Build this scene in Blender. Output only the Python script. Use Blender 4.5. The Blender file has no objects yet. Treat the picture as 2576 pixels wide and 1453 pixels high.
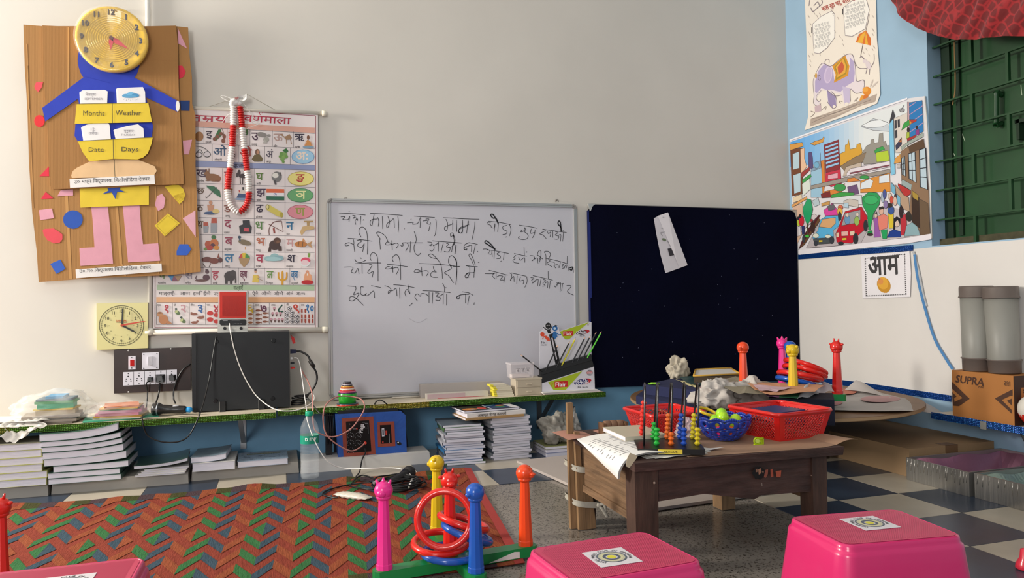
import bpy, math, random
from mathutils import Vector as V, Matrix
from mathutils.geometry import tessellate_polygon
random.seed(7)
PI = math.pi
scene = bpy.context.scene
COL = scene.collection
# ---------------------------------------------------------------- camera
W_, H_, F_ = 2576.0, 1453.0, 1877.6
_y, _p, _r = .30136, .01606, -.01639
_f = V((math.sin(_y)*math.cos(_p), math.cos(_y)*math.cos(_p), math.sin(_p)))
_rt = V((math.cos(_y), -math.sin(_y), 0)); _up = _rt.cross(_f)
RT = _rt*math.cos(_r) + _up*math.sin(_r); UP = -_rt*math.sin(_r) + _up*math.cos(_r)
CAM = V((0, 0, .69))
cam = bpy.data.cameras.new('camera'); cam.sensor_width = 36; cam.lens = 36*F_/W_; cam.clip_start = .02
co = bpy.data.objects.new('camera', cam); COL.objects.link(co)
m = Matrix((RT, UP, -_f)).transposed().to_4x4(); m.translation = CAM
co.matrix_world = m; scene.camera = co
# ---------------------------------------------------------------- world, lights, exposure
w = bpy.data.worlds.new('world'); scene.world = w; w.use_nodes = True
bg = w.node_tree.nodes['Background']; bg.inputs[0].default_value = (.86, .93, 1, 1); bg.inputs[1].default_value = .31
def area(name, loc, to, sx, sy, power, col):
    l = bpy.data.lights.new(name, 'AREA'); l.shape = 'RECTANGLE'; l.size = sx; l.size_y = sy; l.energy = power; l.color = col
    o = bpy.data.objects.new(name, l); COL.objects.link(o); o.location = loc
    o.rotation_euler = (V(to)-V(loc)).to_track_quat('-Z', 'Y').to_euler(); return o
area('window_light_left', (-3.4, 2.9, 1.75), (1.2, 3.0, 1.0), .5, .8, 150, (1, .94, .84))
area('doorway_light_behind', (-1.7, -1.5, 1.5), (.8, 3.2, .6), .9, 1.4, 56, (1, .97, .93))
area('room_light_above', (.6, .6, 2.9), (.6, 1.6, 0), 2.2, 1.6, 7, (.95, .97, 1))
scene.view_settings.view_transform = 'Standard'; scene.view_settings.look = 'None'
scene.view_settings.exposure = 0.36; scene.view_settings.gamma = 1; scene.view_settings.use_curve_mapping = False
# ---------------------------------------------------------------- helpers
def at(x, y, X=None, Y=None, Z=None):
    """the point on the plane X=, Y= or Z= that the photograph shows at (x, y)"""
    d = RT*((x-W_/2)/F_) + UP*(-(y-H_/2)/F_) + _f
    if X is not None: t = X/d.x
    elif Y is not None: t = Y/d.y
    else: t = (Z-CAM.z)/d.z
    return CAM + d*t
def lin(c):
    if isinstance(c, str):
        c = [int(c[i:i+2], 16)/255 for i in (0, 2, 4)]
    return [x/12.92 if x <= .04045 else ((x+.055)/1.055)**2.4 for x in c]
MATS = {}
def mat(col, rough=.6, metal=0, bump=0, scale=40, var=0, vscale=6, trans=0, alpha=1, ior=1.45, kind='noise', stretch=None, spec=.5, sheen=0, coat=0):
    key = (str(col), rough, metal, bump, scale, var, vscale, trans, alpha, kind, str(stretch), spec, sheen, coat)
    if key in MATS: return MATS[key]
    M = bpy.data.materials.new('m_'+str(col)); M.use_nodes = True; nt = M.node_tree; N = nt.nodes; L = nt.links
    P = N['Principled BSDF']; c = lin(col); P.inputs['Base Color'].default_value = (*c, 1); M.diffuse_color = (*c, 1)
    P.inputs['Roughness'].default_value = rough; P.inputs['Metallic'].default_value = metal
    P.inputs['Transmission Weight'].default_value = trans; P.inputs['Alpha'].default_value = alpha; P.inputs['IOR'].default_value = ior
    P.inputs['Specular IOR Level'].default_value = spec; P.inputs['Sheen Weight'].default_value = sheen; P.inputs['Coat Weight'].default_value = coat
    if var or bump:
        tc = N.new('ShaderNodeTexCoord'); mp = N.new('ShaderNodeMapping'); L.new(tc.outputs['Object'], mp.inputs[0])
        if stretch: mp.inputs['Scale'].default_value = stretch
    if var:
        n = N.new('ShaderNodeTexNoise'); n.inputs['Scale'].default_value = vscale; n.inputs['Detail'].default_value = 5; L.new(mp.outputs[0], n.inputs[0])
        r = N.new('ShaderNodeMapRange'); r.inputs[1].default_value = .3; r.inputs[2].default_value = .7; r.inputs[3].default_value = 1-var; r.inputs[4].default_value = 1+var*.35
        L.new(n.outputs[0], r.inputs[0])
        mx = N.new('ShaderNodeVectorMath'); mx.operation = 'SCALE'; mx.inputs[0].default_value = c; L.new(r.outputs[0], mx.inputs[3]); L.new(mx.outputs[0], P.inputs['Base Color'])
    if bump:
        if kind == 'wave':
            n = N.new('ShaderNodeTexWave'); n.inputs['Scale'].default_value = scale; n.inputs['Distortion'].default_value = .6
        else:
            n = N.new('ShaderNodeTexNoise'); n.inputs['Scale'].default_value = scale; n.inputs['Detail'].default_value = 6
        L.new(mp.outputs[0], n.inputs[0]); b = N.new('ShaderNodeBump'); b.inputs['Strength'].default_value = bump; b.inputs['Distance'].default_value = .004
        L.new(n.outputs[0], b.inputs['Height']); L.new(b.outputs[0], P.inputs['Normal'])
    MATS[key] = M; return M
def plastic(c, r=.28): return mat(c, r, coat=.3)
def paper(c, bump=.15): return mat(c, .75, bump=bump, scale=14, var=.04)
class B:
    """collects shapes; several materials allowed, set .m"""
    def __init__(s, *mats): s.v = []; s.f = []; s.mi = []; s.sm = []; s.mats = list(mats); s.m = 0; s.T = Matrix.Identity(4)
    def use(s, M):
        if M not in s.mats: s.mats.append(M)
        s.m = s.mats.index(M); return s
    def add(s, vs, fs, sm=False):
        o = len(s.v); s.v += [s.T @ V(p) for p in vs]
        for f in fs: s.f.append([o+i for i in f]); s.mi.append(s.m); s.sm.append(sm)
        return s
    def poly(s, pts):
        pts = [V(p) for p in pts]
        if len(pts) <= 4: return s.add(pts, [list(range(len(pts)))])
        return s.add(pts, [list(t) for t in tessellate_polygon([pts])])
    def prism(s, pts, d):
        pts = [V(p) for p in pts]; d = V(d); n = len(pts); q = [p+d for p in pts]
        tr = [list(t) for t in tessellate_polygon([pts])] if n > 4 else [list(range(n))]
        return s.add(pts+q, tr+[[i+n for i in reversed(t)] for t in tr]+[[i, (i+1) % n, (i+1) % n+n, i+n][::-1] for i in range(n)])
    def box(s, x0, x1, y0, y1, z0, z1):
        return s.add([(x, y, z) for z in (z0, z1) for y in (y0, y1) for x in (x0, x1)], [[0, 2, 3, 1], [4, 5, 7, 6], [0, 1, 5, 4], [2, 6, 7, 3], [0, 4, 6, 2], [1, 3, 7, 5]])
    def hexa(s, b4, t4):   # bottom and top quads
        return s.add(list(b4)+list(t4), [[3, 2, 1, 0], [4, 5, 6, 7]]+[[i, (i+1) % 4, (i+1) % 4+4, i+4] for i in range(4)])
    def tube(s, pts, r, n=8, closed=False, flat=None):
        pts = [V(p) for p in pts]; N = len(pts); vs = []; fs = []; a = None
        for i, p in enumerate(pts):
            t = (pts[(i+1) % N]-pts[i-1]) if closed else (pts[min(i+1, N-1)]-pts[max(i-1, 0)])
            t.normalize()
            if a is None: a = t.orthogonal().normalized()
            else: a = (a-t*a.dot(t)).normalized()
            b = t.cross(a); rr = r[i] if isinstance(r, (list, tuple)) else r
            vs += [p+(a*math.cos(2*PI*k/n)+b*math.sin(2*PI*k/n))*rr for k in range(n)]
        for i in range(N if closed else N-1):
            j = (i+1) % N
            fs += [[i*n+k, i*n+(k+1) % n, j*n+(k+1) % n, j*n+k] for k in range(n)]
        if not closed: fs += [list(range(n))[::-1], [(N-1)*n+k for k in range(n)]]
        return s.add(vs, fs, True)
    def lathe(s, prof, c=(0, 0, 0), n=24, sm=True, cap=True, sx=1, sy=1):
        c = V(c); vs = []; fs = []
        for r, z in prof: vs += [c+V((r*sx*math.cos(2*PI*k/n), r*sy*math.sin(2*PI*k/n), z)) for k in range(n)]
        for i in range(len(prof)-1): fs += [[i*n+k, i*n+(k+1) % n, (i+1)*n+(k+1) % n, (i+1)*n+k] for k in range(n)]
        s.add(vs, fs, sm)
        if cap:
            o = len(s.v)-len(vs)
            for ring, rev in ((0, 1), (len(prof)-1, 0)):
                if prof[ring][0] > 1e-5:
                    q = [o+ring*n+k for k in range(n)]; s.f.append(q[::-1] if rev else q); s.mi.append(s.m); s.sm.append(False)
        return s
    def cyl(s, p0, p1, r, r1=None, n=12, sm=True):
        return s.tubecap([p0, p1], [r, r if r1 is None else r1], n, sm)
    def tubecap(s, pts, rr, n, sm):
        k = len(s.sm); s.tube(pts, rr, n)
        for i in range(k, len(s.sm)): s.sm[i] = sm and len(s.f[i]) == 4
        return s
    def ball(s, c, r, n=14, sc=(1, 1, 1)):
        c = V(c); vs = [c+V((0, 0, r*sc[2]))]; fs = []; h = n//2
        for i in range(1, h):
            t = PI*i/h
            vs += [c+V((r*sc[0]*math.sin(t)*math.cos(2*PI*k/n), r*sc[1]*math.sin(t)*math.sin(2*PI*k/n), r*sc[2]*math.cos(t))) for k in range(n)]
        vs.append(c-V((0, 0, r*sc[2])))
        fs += [[0, 1+k, 1+(k+1) % n] for k in range(n)]
        for i in range(h-2): fs += [[1+i*n+k, 1+(i+1)*n+k, 1+(i+1)*n+(k+1) % n, 1+i*n+(k+1) % n] for k in range(n)]
        L = len(vs)-1; fs += [[L, 1+(h-2)*n+(k+1) % n, 1+(h-2)*n+k] for k in range(n)]
        return s.add(vs, fs, True)
    def ribbon(s, pts, w, nrm):   # flat stroke lying in a plane
        pts = [V(p) for p in pts]; nrm = V(nrm); vs = []; N = len(pts)
        for i, p in enumerate(pts):
            t = (pts[min(i+1, N-1)]-pts[max(i-1, 0)]).normalized(); q = t.cross(nrm).normalized()*(w/2); vs += [p-q, p+q]
        return s.add(vs, [[2*i, 2*i+1, 2*i+3, 2*i+2] for i in range(N-1)])
    def grid(s, fn, nu, nv, sm=True):
        vs = [fn(i/nu, j/nv) for j in range(nv+1) for i in range(nu+1)]
        return s.add(vs, [[j*(nu+1)+i, j*(nu+1)+i+1, (j+1)*(nu+1)+i+1, (j+1)*(nu+1)+i] for j in range(nv) for i in range(nu)], sm)
    def text(s, t, size, o, xd, yd, bold=0, fit=None, align=0):
        vs, fs = glyphs(t)
        if not vs: return s
        x0 = min(p[0] for p in vs); x1 = max(p[0] for p in vs); o = V(o); xd = V(xd); yd = V(yd)
        k = size if fit is None else fit/(x1-x0)
        sh = {0: x0, 1: (x0+x1)/2, 2: x1}[align]
        nn = xd.cross(yd).normalized()*4e-6; w = bold*.55
        for i, (ax, ay) in enumerate(((0, 0), (w, 0), (-w, 0), (0, w), (0, -w), (w, w), (-w, -w)) if bold else ((0, 0),)):
            s.add([o+nn*i+xd*((p[0]-sh)*k+ax*size)+yd*((p[1]+ay)*size) for p in vs], fs)
        return s
GC = {}
def vis(t):   # the short-i sign is written before its consonant
    o = []
    for ch in t:
        if ch == 'ि' and o and 'क' <= o[-1] <= 'ह':
            k = len(o)-1
            while k >= 2 and o[k-1] == '्': k -= 2
            o.insert(k, ch)
        else: o.append(ch)
    return ''.join(o)
def glyphs(t, bold=0):
    t = vis(t)
    if (t, bold) not in GC:
        c = bpy.data.curves.new('t', 'FONT'); c.body = t; c.resolution_u = 2
        o = bpy.data.objects.new('t', c); me = o.to_mesh()
        GC[(t, bold)] = ([tuple(v.co) for v in me.vertices], [list(p.vertices) for p in me.polygons])
        o.to_mesh_clear(); bpy.data.objects.remove(o); bpy.data.curves.remove(c)
    return GC[(t, bold)]
def spline(pts, n=5, closed=False):
    pts = [V(p) for p in pts]; N = len(pts); out = []
    if N < 3: return pts
    for i in range(N if closed else N-1):
        if closed: a, b, c, d = pts[i-1], pts[i], pts[(i+1) % N], pts[(i+2) % N]
        else: a, b, c, d = pts[max(i-1, 0)], pts[i], pts[i+1], pts[min(i+2, N-1)]
        for k in range(n):
            t = k/n
            out.append(.5*((2*b)+(c-a)*t+(2*a-5*b+4*c-d)*t*t+(3*b-a-3*c+d)*t**3))
    if not closed: out.append(pts[-1])
    return out
def tag(o, label, cat, group=None):
    o['label'] = label; o['category'] = cat
    if group: o['group'] = group
    return o
def thing(name, label, cat, loc=(0, 0, 0), group=None):
    o = bpy.data.objects.new(name, None); COL.objects.link(o); o.location = loc; o.empty_display_size = .05
    o['loc'] = [float(x) for x in loc]
    return tag(o, label, cat, group)
def out(name, b, parent=None, label=None, kind=None, data=None):
    if data is None:
        org = V((0, 0, 0)); p = parent
        while p is not None: org += V(p.location); p = p.parent
        me = bpy.data.meshes.new(name); me.from_pydata([tuple(p-org) for p in b.v], [], b.f)
        for M in b.mats: me.materials.append(M)
        me.polygons.foreach_set('material_index', b.mi); me.polygons.foreach_set('use_smooth', b.sm); me.update()
    else: me = data
    o = bpy.data.objects.new(name, me); COL.objects.link(o)
    if parent is not None: o.parent = parent
    if label: o['label'] = label
    if kind: o['kind'] = kind
    return o
def one(name, b, label, cat, group=None, kind=None): return tag(out(name, b, kind=kind), label, cat, group)
def rotz(a, loc): return Matrix.Translation(V(loc)) @ Matrix.Rotation(a, 4, 'Z')
def K(ox, oy, s, **pl):   # points read from an enlarged crop of the photograph onto a real plane
    def f(x, y, off=0):
        q = {k: v-off for k, v in pl.items()}
        return at(ox+x/s, oy+y/s, **q)
    return f
WY, WX = 3.48, 2.70       # back wall and right wall planes
# ---------------------------------------------------------------- setting
wallw = mat('d5d0c8', .6, bump=.12, scale=3, var=.06, vscale=1.7)
blue = mat('6d9dbe', .55, bump=.3, scale=9, var=.16, vscale=4)
b = B(wallw); b.box(-4.0, 2.8, WY, WY+.12, .250, 3.3); b.use(blue).box(-4.0, 2.8, WY, WY+.12, -.02, .250)
out('wall_back', b, kind='structure')
wb = mat('9dbdd6', .5, bump=.2, scale=9, var=.08, vscale=4)
b = B(wb)
WZ0, WZ1, WYA = .898, 2.9, 2.545
b.box(WX, WX+.12, WYA, WY, -.02, 3.3); b.box(WX, WX+.12, -2.6, WYA, -.02, WZ0); b.box(WX, WX+.12, -2.6, WYA, WZ1, 3.3)
b.box(WX, WX+.12, -2.6, .7, WZ0, WZ1)
b.use(mat('2e4b63', .6, bump=.3, scale=12)); b.poly([(WX-.001, WYA+.001, 3.2), (WX-.001, WYA+.09, 3.2), (WX-.001, WYA+.085, 1.2), (WX-.001, WYA+.001, WZ0)]) if 0 else None
out('wall_right', b, kind='structure')
b = B(mat('dcdad4', .7)); b.box(-4, 2.8, -2.6, WY+.1, 3.3, 3.4); out('ceiling', b, kind='structure')
# floor: poured chip terrazzo with a border of square tiles
M = bpy.data.materials.new('terrazzo'); M.use_nodes = True; nt = M.node_tree; N = nt.nodes; L = nt.links; P = N['Principled BSDF']
tc = N.new('ShaderNodeTexCoord'); vo = N.new('ShaderNodeTexVoronoi'); vo.inputs['Scale'].default_value = 230
nz = N.new('ShaderNodeTexNoise'); nz.inputs['Scale'].default_value = 90; nz.inputs['Detail'].default_value = 4
L.new(tc.outputs['Object'], vo.inputs[0]); L.new(tc.outputs['Object'], nz.inputs[0])
ad = N.new('ShaderNodeMath'); ad.operation = 'ADD'; L.new(vo.outputs['Color'], ad.inputs[0]); L.new(nz.outputs[0], ad.inputs[1])
cr = N.new('ShaderNodeValToRGB'); e = cr.color_ramp.elements; e[0].position = .5; e[0].color = (*lin('3f3a35'), 1); e[1].position = 1.35/1.5; e[1].color = (*lin('857e76'), 1)
x = cr.color_ramp.elements.new(.68); x.color = (*lin('554f49'), 1); L.new(ad.outputs[0], cr.inputs[0]); L.new(cr.outputs[0], P.inputs['Base Color']); P.inputs['Roughness'].default_value = .22
b = B(M); b.box(-4.0, 2.8, -2.6, WY+.1, -.05, -.002)
fl = out('floor', b, kind='structure')
tl = mat('b3aa9b', .3, bump=.05, scale=8, var=.1, vscale=12); td = mat('343f50', .28, bump=.05, scale=8, var=.18, vscale=9)
def tile(x0, x1, y0, y1, dark):
    g = .0012; b = B(td if dark else tl); b.box(x0+g, x1-g, y0+g, y1-g, -.004, 0); out('tile', b, fl)
S = .2555
ys = [2.715, 2.965, 3.22, 3.478]
for j in range(3):
    i = -11
    while .7825+i*S < 1.53:
        x0 = .7825+i*S; x1 = min(x0+S, 1.540)
        tile(x0, x1, ys[j], ys[j+1], (i+j) % 2 == 0); i += 1
for i in range(5):
    for j in range(-9, 6):
        x0 = 1.54+i*.2525; y0 = 2.093+j*.2515; tile(x0, min(x0+.2525, 2.699), y0, min(y0+.2515, 3.478), (i+j) % 2 == 1)
# ---------------------------------------------------------------- flat drawing helper
class Draw:
    def __init__(s, K, off=.0008, step=.000012): s.K = K; s.o = off; s.st = step; s.b = B(); s.rough = .6
    ow = 0; oc = '3a3236'
    def up(s): s.o += s.st; return s.o
    def p(s, col, *c):
        s.up(); s.b.use(mat(col, s.rough)); s.b.poly([s.K(c[i], c[i+1], s.o) for i in range(0, len(c), 2)][::1])
        if s.ow: s.l(s.oc, s.ow, *c, c[0], c[1])
        return s
    def e(s, col, cx, cy, rx, ry, rot=0, n=16):
        a = math.radians(rot); q = []
        for k in range(n):
            x = rx*math.cos(2*PI*k/n); y = ry*math.sin(2*PI*k/n); q += [cx+x*math.cos(a)-y*math.sin(a), cy+x*math.sin(a)+y*math.cos(a)]
        return s.p(col, *q)
    def l(s, col, w, *c, sm=0):
        s.up(); s.b.use(mat(col, s.rough)); q = [s.K(c[i], c[i+1], s.o) for i in range(0, len(c), 2)]
        k = (s.K(c[0]+100, c[1], s.o)-s.K(c[0], c[1], s.o)).length/100
        n = (s.K(c[0]+50, c[1], s.o)-s.K(c[0], c[1], s.o)).cross(s.K(c[0], c[1]+50, s.o)-s.K(c[0], c[1], s.o))
        s.b.ribbon(spline(q, 5) if sm else q, w*k, n); return s
    def t(s, col, x, y, h, txt, bold=.0, w=None, ang=0, dev=1, align=0):
        s.up(); s.b.use(mat(col, s.rough)); a = math.radians(ang)
        o = s.K(x, y, s.o); e = 60
        xd = s.K(x+e*math.cos(a), y+e*math.sin(a), s.o)-o; yd = s.K(x+e*math.sin(a), y-e*math.cos(a), s.o)-o
        k = xd.length/e; size = h*k/(.63 if dev else .70)
        s.b.text(txt, size, o, xd.normalized(), yd.normalized(), bold, None if w is None else w*k, align); return s
    def raw(s, txt):
        for ln in txt.strip().split('\n'):
            for cmd in ln.split(';'):
                a = cmd.split()
                if not a: continue
                if a[0] in 'lk': s.l(a[1], float(a[2]), *map(float, a[3:]), sm=a[0] == 'l')
                else: getattr(s, a[0])(a[1], *map(float, a[2:]))
        return s
    def done(s, name, parent, label=None): return out(name, s.b, parent, label, kind='stuff')
# ---------------------------------------------------------------- cardboard display board
YB = 3.425
kb = K(40, 0, 3.632, Y=YB); kf = K(40, 0, 3.632, Y=YB-.012)
card = mat('a97b48', .8, bump=.05, scale=60, kind='wave', var=.14, vscale=5, stretch=(1, .3, .02)); card2 = mat('a27442', .8, bump=.05, scale=60, kind='wave', var=.16, vscale=4, stretch=(1, .3, .02))
T = thing('display_board', 'large brown corrugated cardboard display with paper figure pockets hanging top left', 'display board', at(290, 60, Y=YB))
def sheet(K, pts, t, M, name, par, label=None):
    b = B(M); b.prism([K(x, y) for x, y in pts], (0, t, 0)); return out(name, b, par, label)
sheet(kb, [(68, 225), (240, 238), (1470, 240), (1573, 252), (1580, 450), (1607, 700), (1610, 950), (1640, 1050), (1640, 1500), (1660, 2000), (1690, 2480), (1420, 2510), (700, 2540), (208, 2575), (190, 2300), (150, 1950), (120, 1500), (105, 1000), (80, 600)], .006, card, 'back_sheet', T)
sheet(kf, [(240, 232), (480, 243), (600, 243), (1180, 240), (1463, 234), (1480, 420), (1487, 800), (1500, 1060), (1520, 1400), (1537, 1682), (1270, 1690), (900, 1712), (340, 1726), (308, 1690), (295, 1300), (262, 800)], .006, card2, 'front_sheet', T)
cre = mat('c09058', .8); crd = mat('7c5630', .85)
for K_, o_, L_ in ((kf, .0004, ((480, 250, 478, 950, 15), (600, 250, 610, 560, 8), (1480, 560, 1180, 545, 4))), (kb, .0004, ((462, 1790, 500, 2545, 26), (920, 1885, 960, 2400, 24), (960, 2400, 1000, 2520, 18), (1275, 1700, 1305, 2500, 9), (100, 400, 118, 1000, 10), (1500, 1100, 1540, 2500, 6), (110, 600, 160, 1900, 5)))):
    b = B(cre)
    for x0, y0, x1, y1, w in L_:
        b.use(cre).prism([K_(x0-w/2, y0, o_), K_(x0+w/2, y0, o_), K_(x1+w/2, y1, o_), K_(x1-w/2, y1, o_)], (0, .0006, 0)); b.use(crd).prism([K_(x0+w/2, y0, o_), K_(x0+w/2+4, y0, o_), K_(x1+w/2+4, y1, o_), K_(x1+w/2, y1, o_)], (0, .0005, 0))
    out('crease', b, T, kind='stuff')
def flat(K, col, pts, name='paper_shape', off=.0015, t=.0012, M=None, label=None):
    b = B(M or mat(col, .8, bump=.12, scale=30, var=.06, vscale=20)); b.prism([K(x, y, off) for x, y in pts], (0, t, 0)); return out(name, b, T, label)
def circ(cx, cy, r, ry=None, n=28, a0=0, a1=360): return [(cx+r*math.cos(math.radians(a0+(a1-a0)*k/n)), cy+(ry or r)*math.sin(math.radians(a0+(a1-a0)*k/n))) for k in range(n)]
BL, RD, PK, YL = '2b3fb4', 'd9324a', 'dd9fb0', 'e2c53c'
flat(kf, BL, circ(850, 545, 285, 290), 'head_disc')
flat(kf, BL, [(625, 700), (240, 985), (268, 1108), (562, 905), (575, 935), (545, 1130), (535, 1240), (565, 1290), (1240, 1280), (1252, 1150), (1200, 940), (1190, 890), (1475, 1020), (1495, 930), (1085, 710), (860, 760)], 'body', off=.003)
flat(kf, 'f0ece6', circ(1478, 968, 18, 50, 14), 'cuff', off=.0045)
flat(kf, YL, [(555, 950), (880, 945), (1210, 940), (1243, 1115), (880, 1122), (537, 1130)], 'pocket', off=.012)
flat(kf, YL, [(565, 1290), (890, 1272), (1250, 1255), (1240, 1310), (1205, 1400), (1160, 1440), (1110, 1455), (890, 1450), (670, 1475), (610, 1390)], 'pocket', off=.012)
def k2(pts): return [(x, y+1380) for x, y in pts]
flat(kf, 'e3bd90', k2([(505, 220), (520, 180), (560, 150), (670, 97), (890, 70), (1110, 78), (1200, 110), (1270, 140), (1287, 180), (1265, 215), (905, 238), (640, 242), (510, 245)]), 'peach_base', off=.004)
flat(kf, 'eae6e4', k2([(490, 255), (1265, 215), (1272, 300), (495, 335)]), 'caption_strip', off=.006)
flat(kb, 'eae6e4', k2([(545, 1080), (1330, 1025), (1335, 1098), (550, 1160)]), 'caption_strip', off=.004)
flat(kb, YL, k2([(580, 300), (1215, 300), (1215, 490), (890, 503), (590, 515)]), 'skirt', off=.006)
flat(kb, '2f4fa8', k2([(790, 390), (845, 360), (830, 325), (955, 320), (950, 350), (998, 375), (925, 370), (908, 437), (875, 375)]), 'star', off=.008)
flat(kb, PK, k2([(688, 500), (840, 500), (860, 700), (888, 1028), (590, 1048), (580, 885), (718, 878), (700, 620)]), 'leg')
flat(kb, PK, k2([(975, 490), (1130, 490), (1145, 720), (1162, 850), (1300, 840), (1318, 1000), (1025, 1015), (1000, 750)]), 'leg')
SH = [(RD, [(215, 228), (300, 140), (303, 228)]), (RD, [(228, 438), (272, 372), (342, 430)]), (PK, [(378, 412), (410, 355), (522, 348), (522, 405)]), (PK, [(210, 538), (330, 523), (347, 612), (222, 630)]),
      ('2b55b0', circ(521, 624, 90, 84, 20)), ('e0505c', [(245, 720), (265, 710), (345, 705), (400, 740), (425, 760), (425, 805), (400, 835), (350, 842), (290, 815), (255, 765)]), ('3560c0', [(313, 1030), (405, 990), (452, 1075), (370, 1120)]),
      (PK, [(1290, 410), (1335, 388), (1365, 435), (1352, 515), (1300, 547), (1270, 490)]), (YL, [(1360, 325), (1440, 305), (1490, 310), (1530, 345), (1547, 400), (1530, 450), (1495, 485), (1430, 410)]), (YL, [(1268, 680), (1390, 568), (1498, 658), (1360, 778)]),
      ('dfaab8', [(1525, 615), (1640, 540), (1643, 785)]), ('3560c0', [(1495, 850), (1570, 850), (1602, 895), (1565, 950), (1468, 950), (1468, 915)])]
for c, p in SH: flat(kb, c, k2(p))
for c, p in [(PK, [(1478, 255), (1565, 445), (1480, 395)]), (RD, [(1485, 600), (1520, 600), (1550, 650), (1535, 700), (1490, 722)]), ('24407a', [(1500, 918), (1588, 918), (1585, 1012), (1508, 1010)]), (PK, [(1525, 1285), (1610, 1275), (1580, 1410), (1535, 1410)]),
             ('e0505c', [(168, 785), (185, 752), (248, 750), (235, 800), (205, 840), (175, 815)]), ('dc3038', circ(215, 1105, 48, 55, 16))]: flat(kb, c, p)
d = Draw(kf, .0135); ink = '4a4330'
d.t(ink, 615, 1055, 52, 'Months', dev=0, w=195).t(ink, 910, 1052, 52, 'Weather', dev=0, w=235).t(ink, 665, 1385, 46, 'Date', dev=0, w=138).t(ink, 965, 1382, 46, 'Days', dev=0, w=155)
d.l('3c3a30', 5, 880, 943, 882, 1125).l('3c3a30', 5, 888, 1272, 892, 1450).l('3c3a30', 4, 555, 948, 1210, 938).l('3c3a30', 4, 565, 1288, 1250, 1253)
d.o = .0068; d.t('3a3a40', 530, 1675, 34, 'उ० मध्य विद्यालय, चितोलोढिया देवघर', w=710, ang=-2.2)
d.l('55503a', 5, 897, 1455, 905, 1612)
d.done('lettering', T)
d = Draw(kb, .0058); d.t('3a3a40', 580, 2490, 30, 'उ० म० विद्यालय चितोलोढिया, देवघर', w=670, ang=-3.3)
for i in range(14):
    a = math.radians(-22+i*11.5*.9); d.l('b89a20', 3, 1440, 1788, 1440+105*math.cos(a)*1.0, 1788-80*math.sin(-a)*1.0) if -60 < math.degrees(a) < 62 else None
d.l('9a8020', 3, 1285, 2060, 1385, 1968, 1480, 2040, 1365, 2140, 1285, 2060); d.done('lettering', T)
b = B(mat('a08060', .5)); b.cyl(at(288, 25, Y=3.36), at(288, 25, Y=3.4785), .003); out('nail', b, T)
for nm, pts, lab in (('month_cards', [(580, 845), (600, 832), (800, 828), (828, 842), (822, 990), (590, 1000)], 'white handwritten month cards in the upper left yellow pocket'),
                     ('weather_cards', [(915, 812), (1150, 803), (1170, 845), (1175, 985), (925, 990)], 'white weather cards with blue raincloud in the upper right yellow pocket'),
                     ('date_cards', [(595, 1165), (640, 1145), (822, 1112), (845, 1150), (862, 1330), (625, 1340)], 'white date cards marked 12 in the lower left yellow pocket'),
                     ('day_cards', [(890, 1190), (1000, 1160), (1105, 1142), (1155, 1180), (1165, 1300), (920, 1310)], 'white weekday cards in the lower right yellow pocket')):
    C = thing(nm, lab, 'cards', kf(*pts[0]), 'cards in the display board pockets')
    for k in range(3):
        b = B(paper('ece9ea')); b.prism([kf(x+k*5, y-k*4, .0052+.0018*k) for x, y in pts], (0, .0008, 0)); out('card', b, C)
    d = Draw(kf, .0098)
    if 'month' in nm: d.t('8a8890', 635, 875, 26, 'सितम्बर', w=95).t('8a8890', 628, 912, 22, 'SEPTEMBER', dev=0, w=165)
    if 'weather' in nm: d.raw('e 5aa0cc 1010 875 40 18; e 6fb4dc 1050 862 38 22; e 4a90c0 1090 872 36 18; e 5aa0cc 1040 880 60 14').raw('\n'.join('l 8a9098 3 %d %d %d %d' % (990+i*20, 900+(i % 2)*10, 986+i*20, 912+(i % 2)*10) for i in range(7)))
    if 'date' in nm: d.t('85838c', 685, 1192, 30, '12', dev=0).t('85838c', 665, 1228, 24, 'तारीख', w=80)
    if 'day' in nm: d.t('85838c', 985, 1208, 24, 'गुरुवार', w=90).t('85838c', 960, 1240, 20, 'THURSDAY', dev=0, w=130)
    d.done('lettering', C)
# ---------------------------------------------------------------- toy clock on top of the board
YC = 3.375
c0 = at(281, 97, Y=YC); R0 = .134
T = thing('toy_clock', 'round yellow plastic teaching clock with raised numbers, wrapped in clear film', 'toy clock', c0)
yel = mat('e0b520', .3, bump=.5, scale=60, coat=.6)
b = B(yel); b.T = Matrix.Translation(c0) @ Matrix.Rotation(PI/2, 4, 'X')
b.lathe([(R0-.004, -.034), (R0, -.028), (R0, -.004), (R0-.008, 0), (R0-.014, -.003), (0.0, -.003)], n=48); out('case', b, T)
b = B(yel); b.T = Matrix.Translation(c0) @ Matrix.Rotation(PI/2, 4, 'X')
for r in [x*.0085 for x in range(2, 12)]: b.lathe([(r-.0015, -.0025), (r, -.0008), (r+.0015, -.0025)], n=40, cap=False)
out('ridges', b, T)
for k in range(1, 13):
    a = 2*PI*k/12; q = c0+V((math.sin(a)*(R0-.026), 0, math.cos(a)*(R0-.026)))
    b = B(mat('3c3f55' if k < 7 else '4e4038', .35)); h = .03
    for yy in (-.008, -.005, -.002, 0): b.text(str(k), h, q+V((0, yy, -h*.36)), V((1, 0, 0)), V((0, 0, 1)), .03, align=1)
    out('numeral', b, T, kind='stuff')
for ang, L_, w_ in ((122, .075, .017), (184, .05, .015)):
    a = math.radians(ang); dv = V((math.sin(a), 0, math.cos(a))); pv = V((math.cos(a), 0, -math.sin(a)))
    b = B(mat('cf3040', .3)); q = c0+V((0, -.008, 0)); b.prism([q-pv*w_*.35, q+dv*L_*.3-pv*w_*.6, q+dv*L_, q+dv*L_*.3+pv*w_*.6, q+pv*w_*.35, q-dv*.01], (0, .003, 0)); out('hand', b, T)
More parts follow.
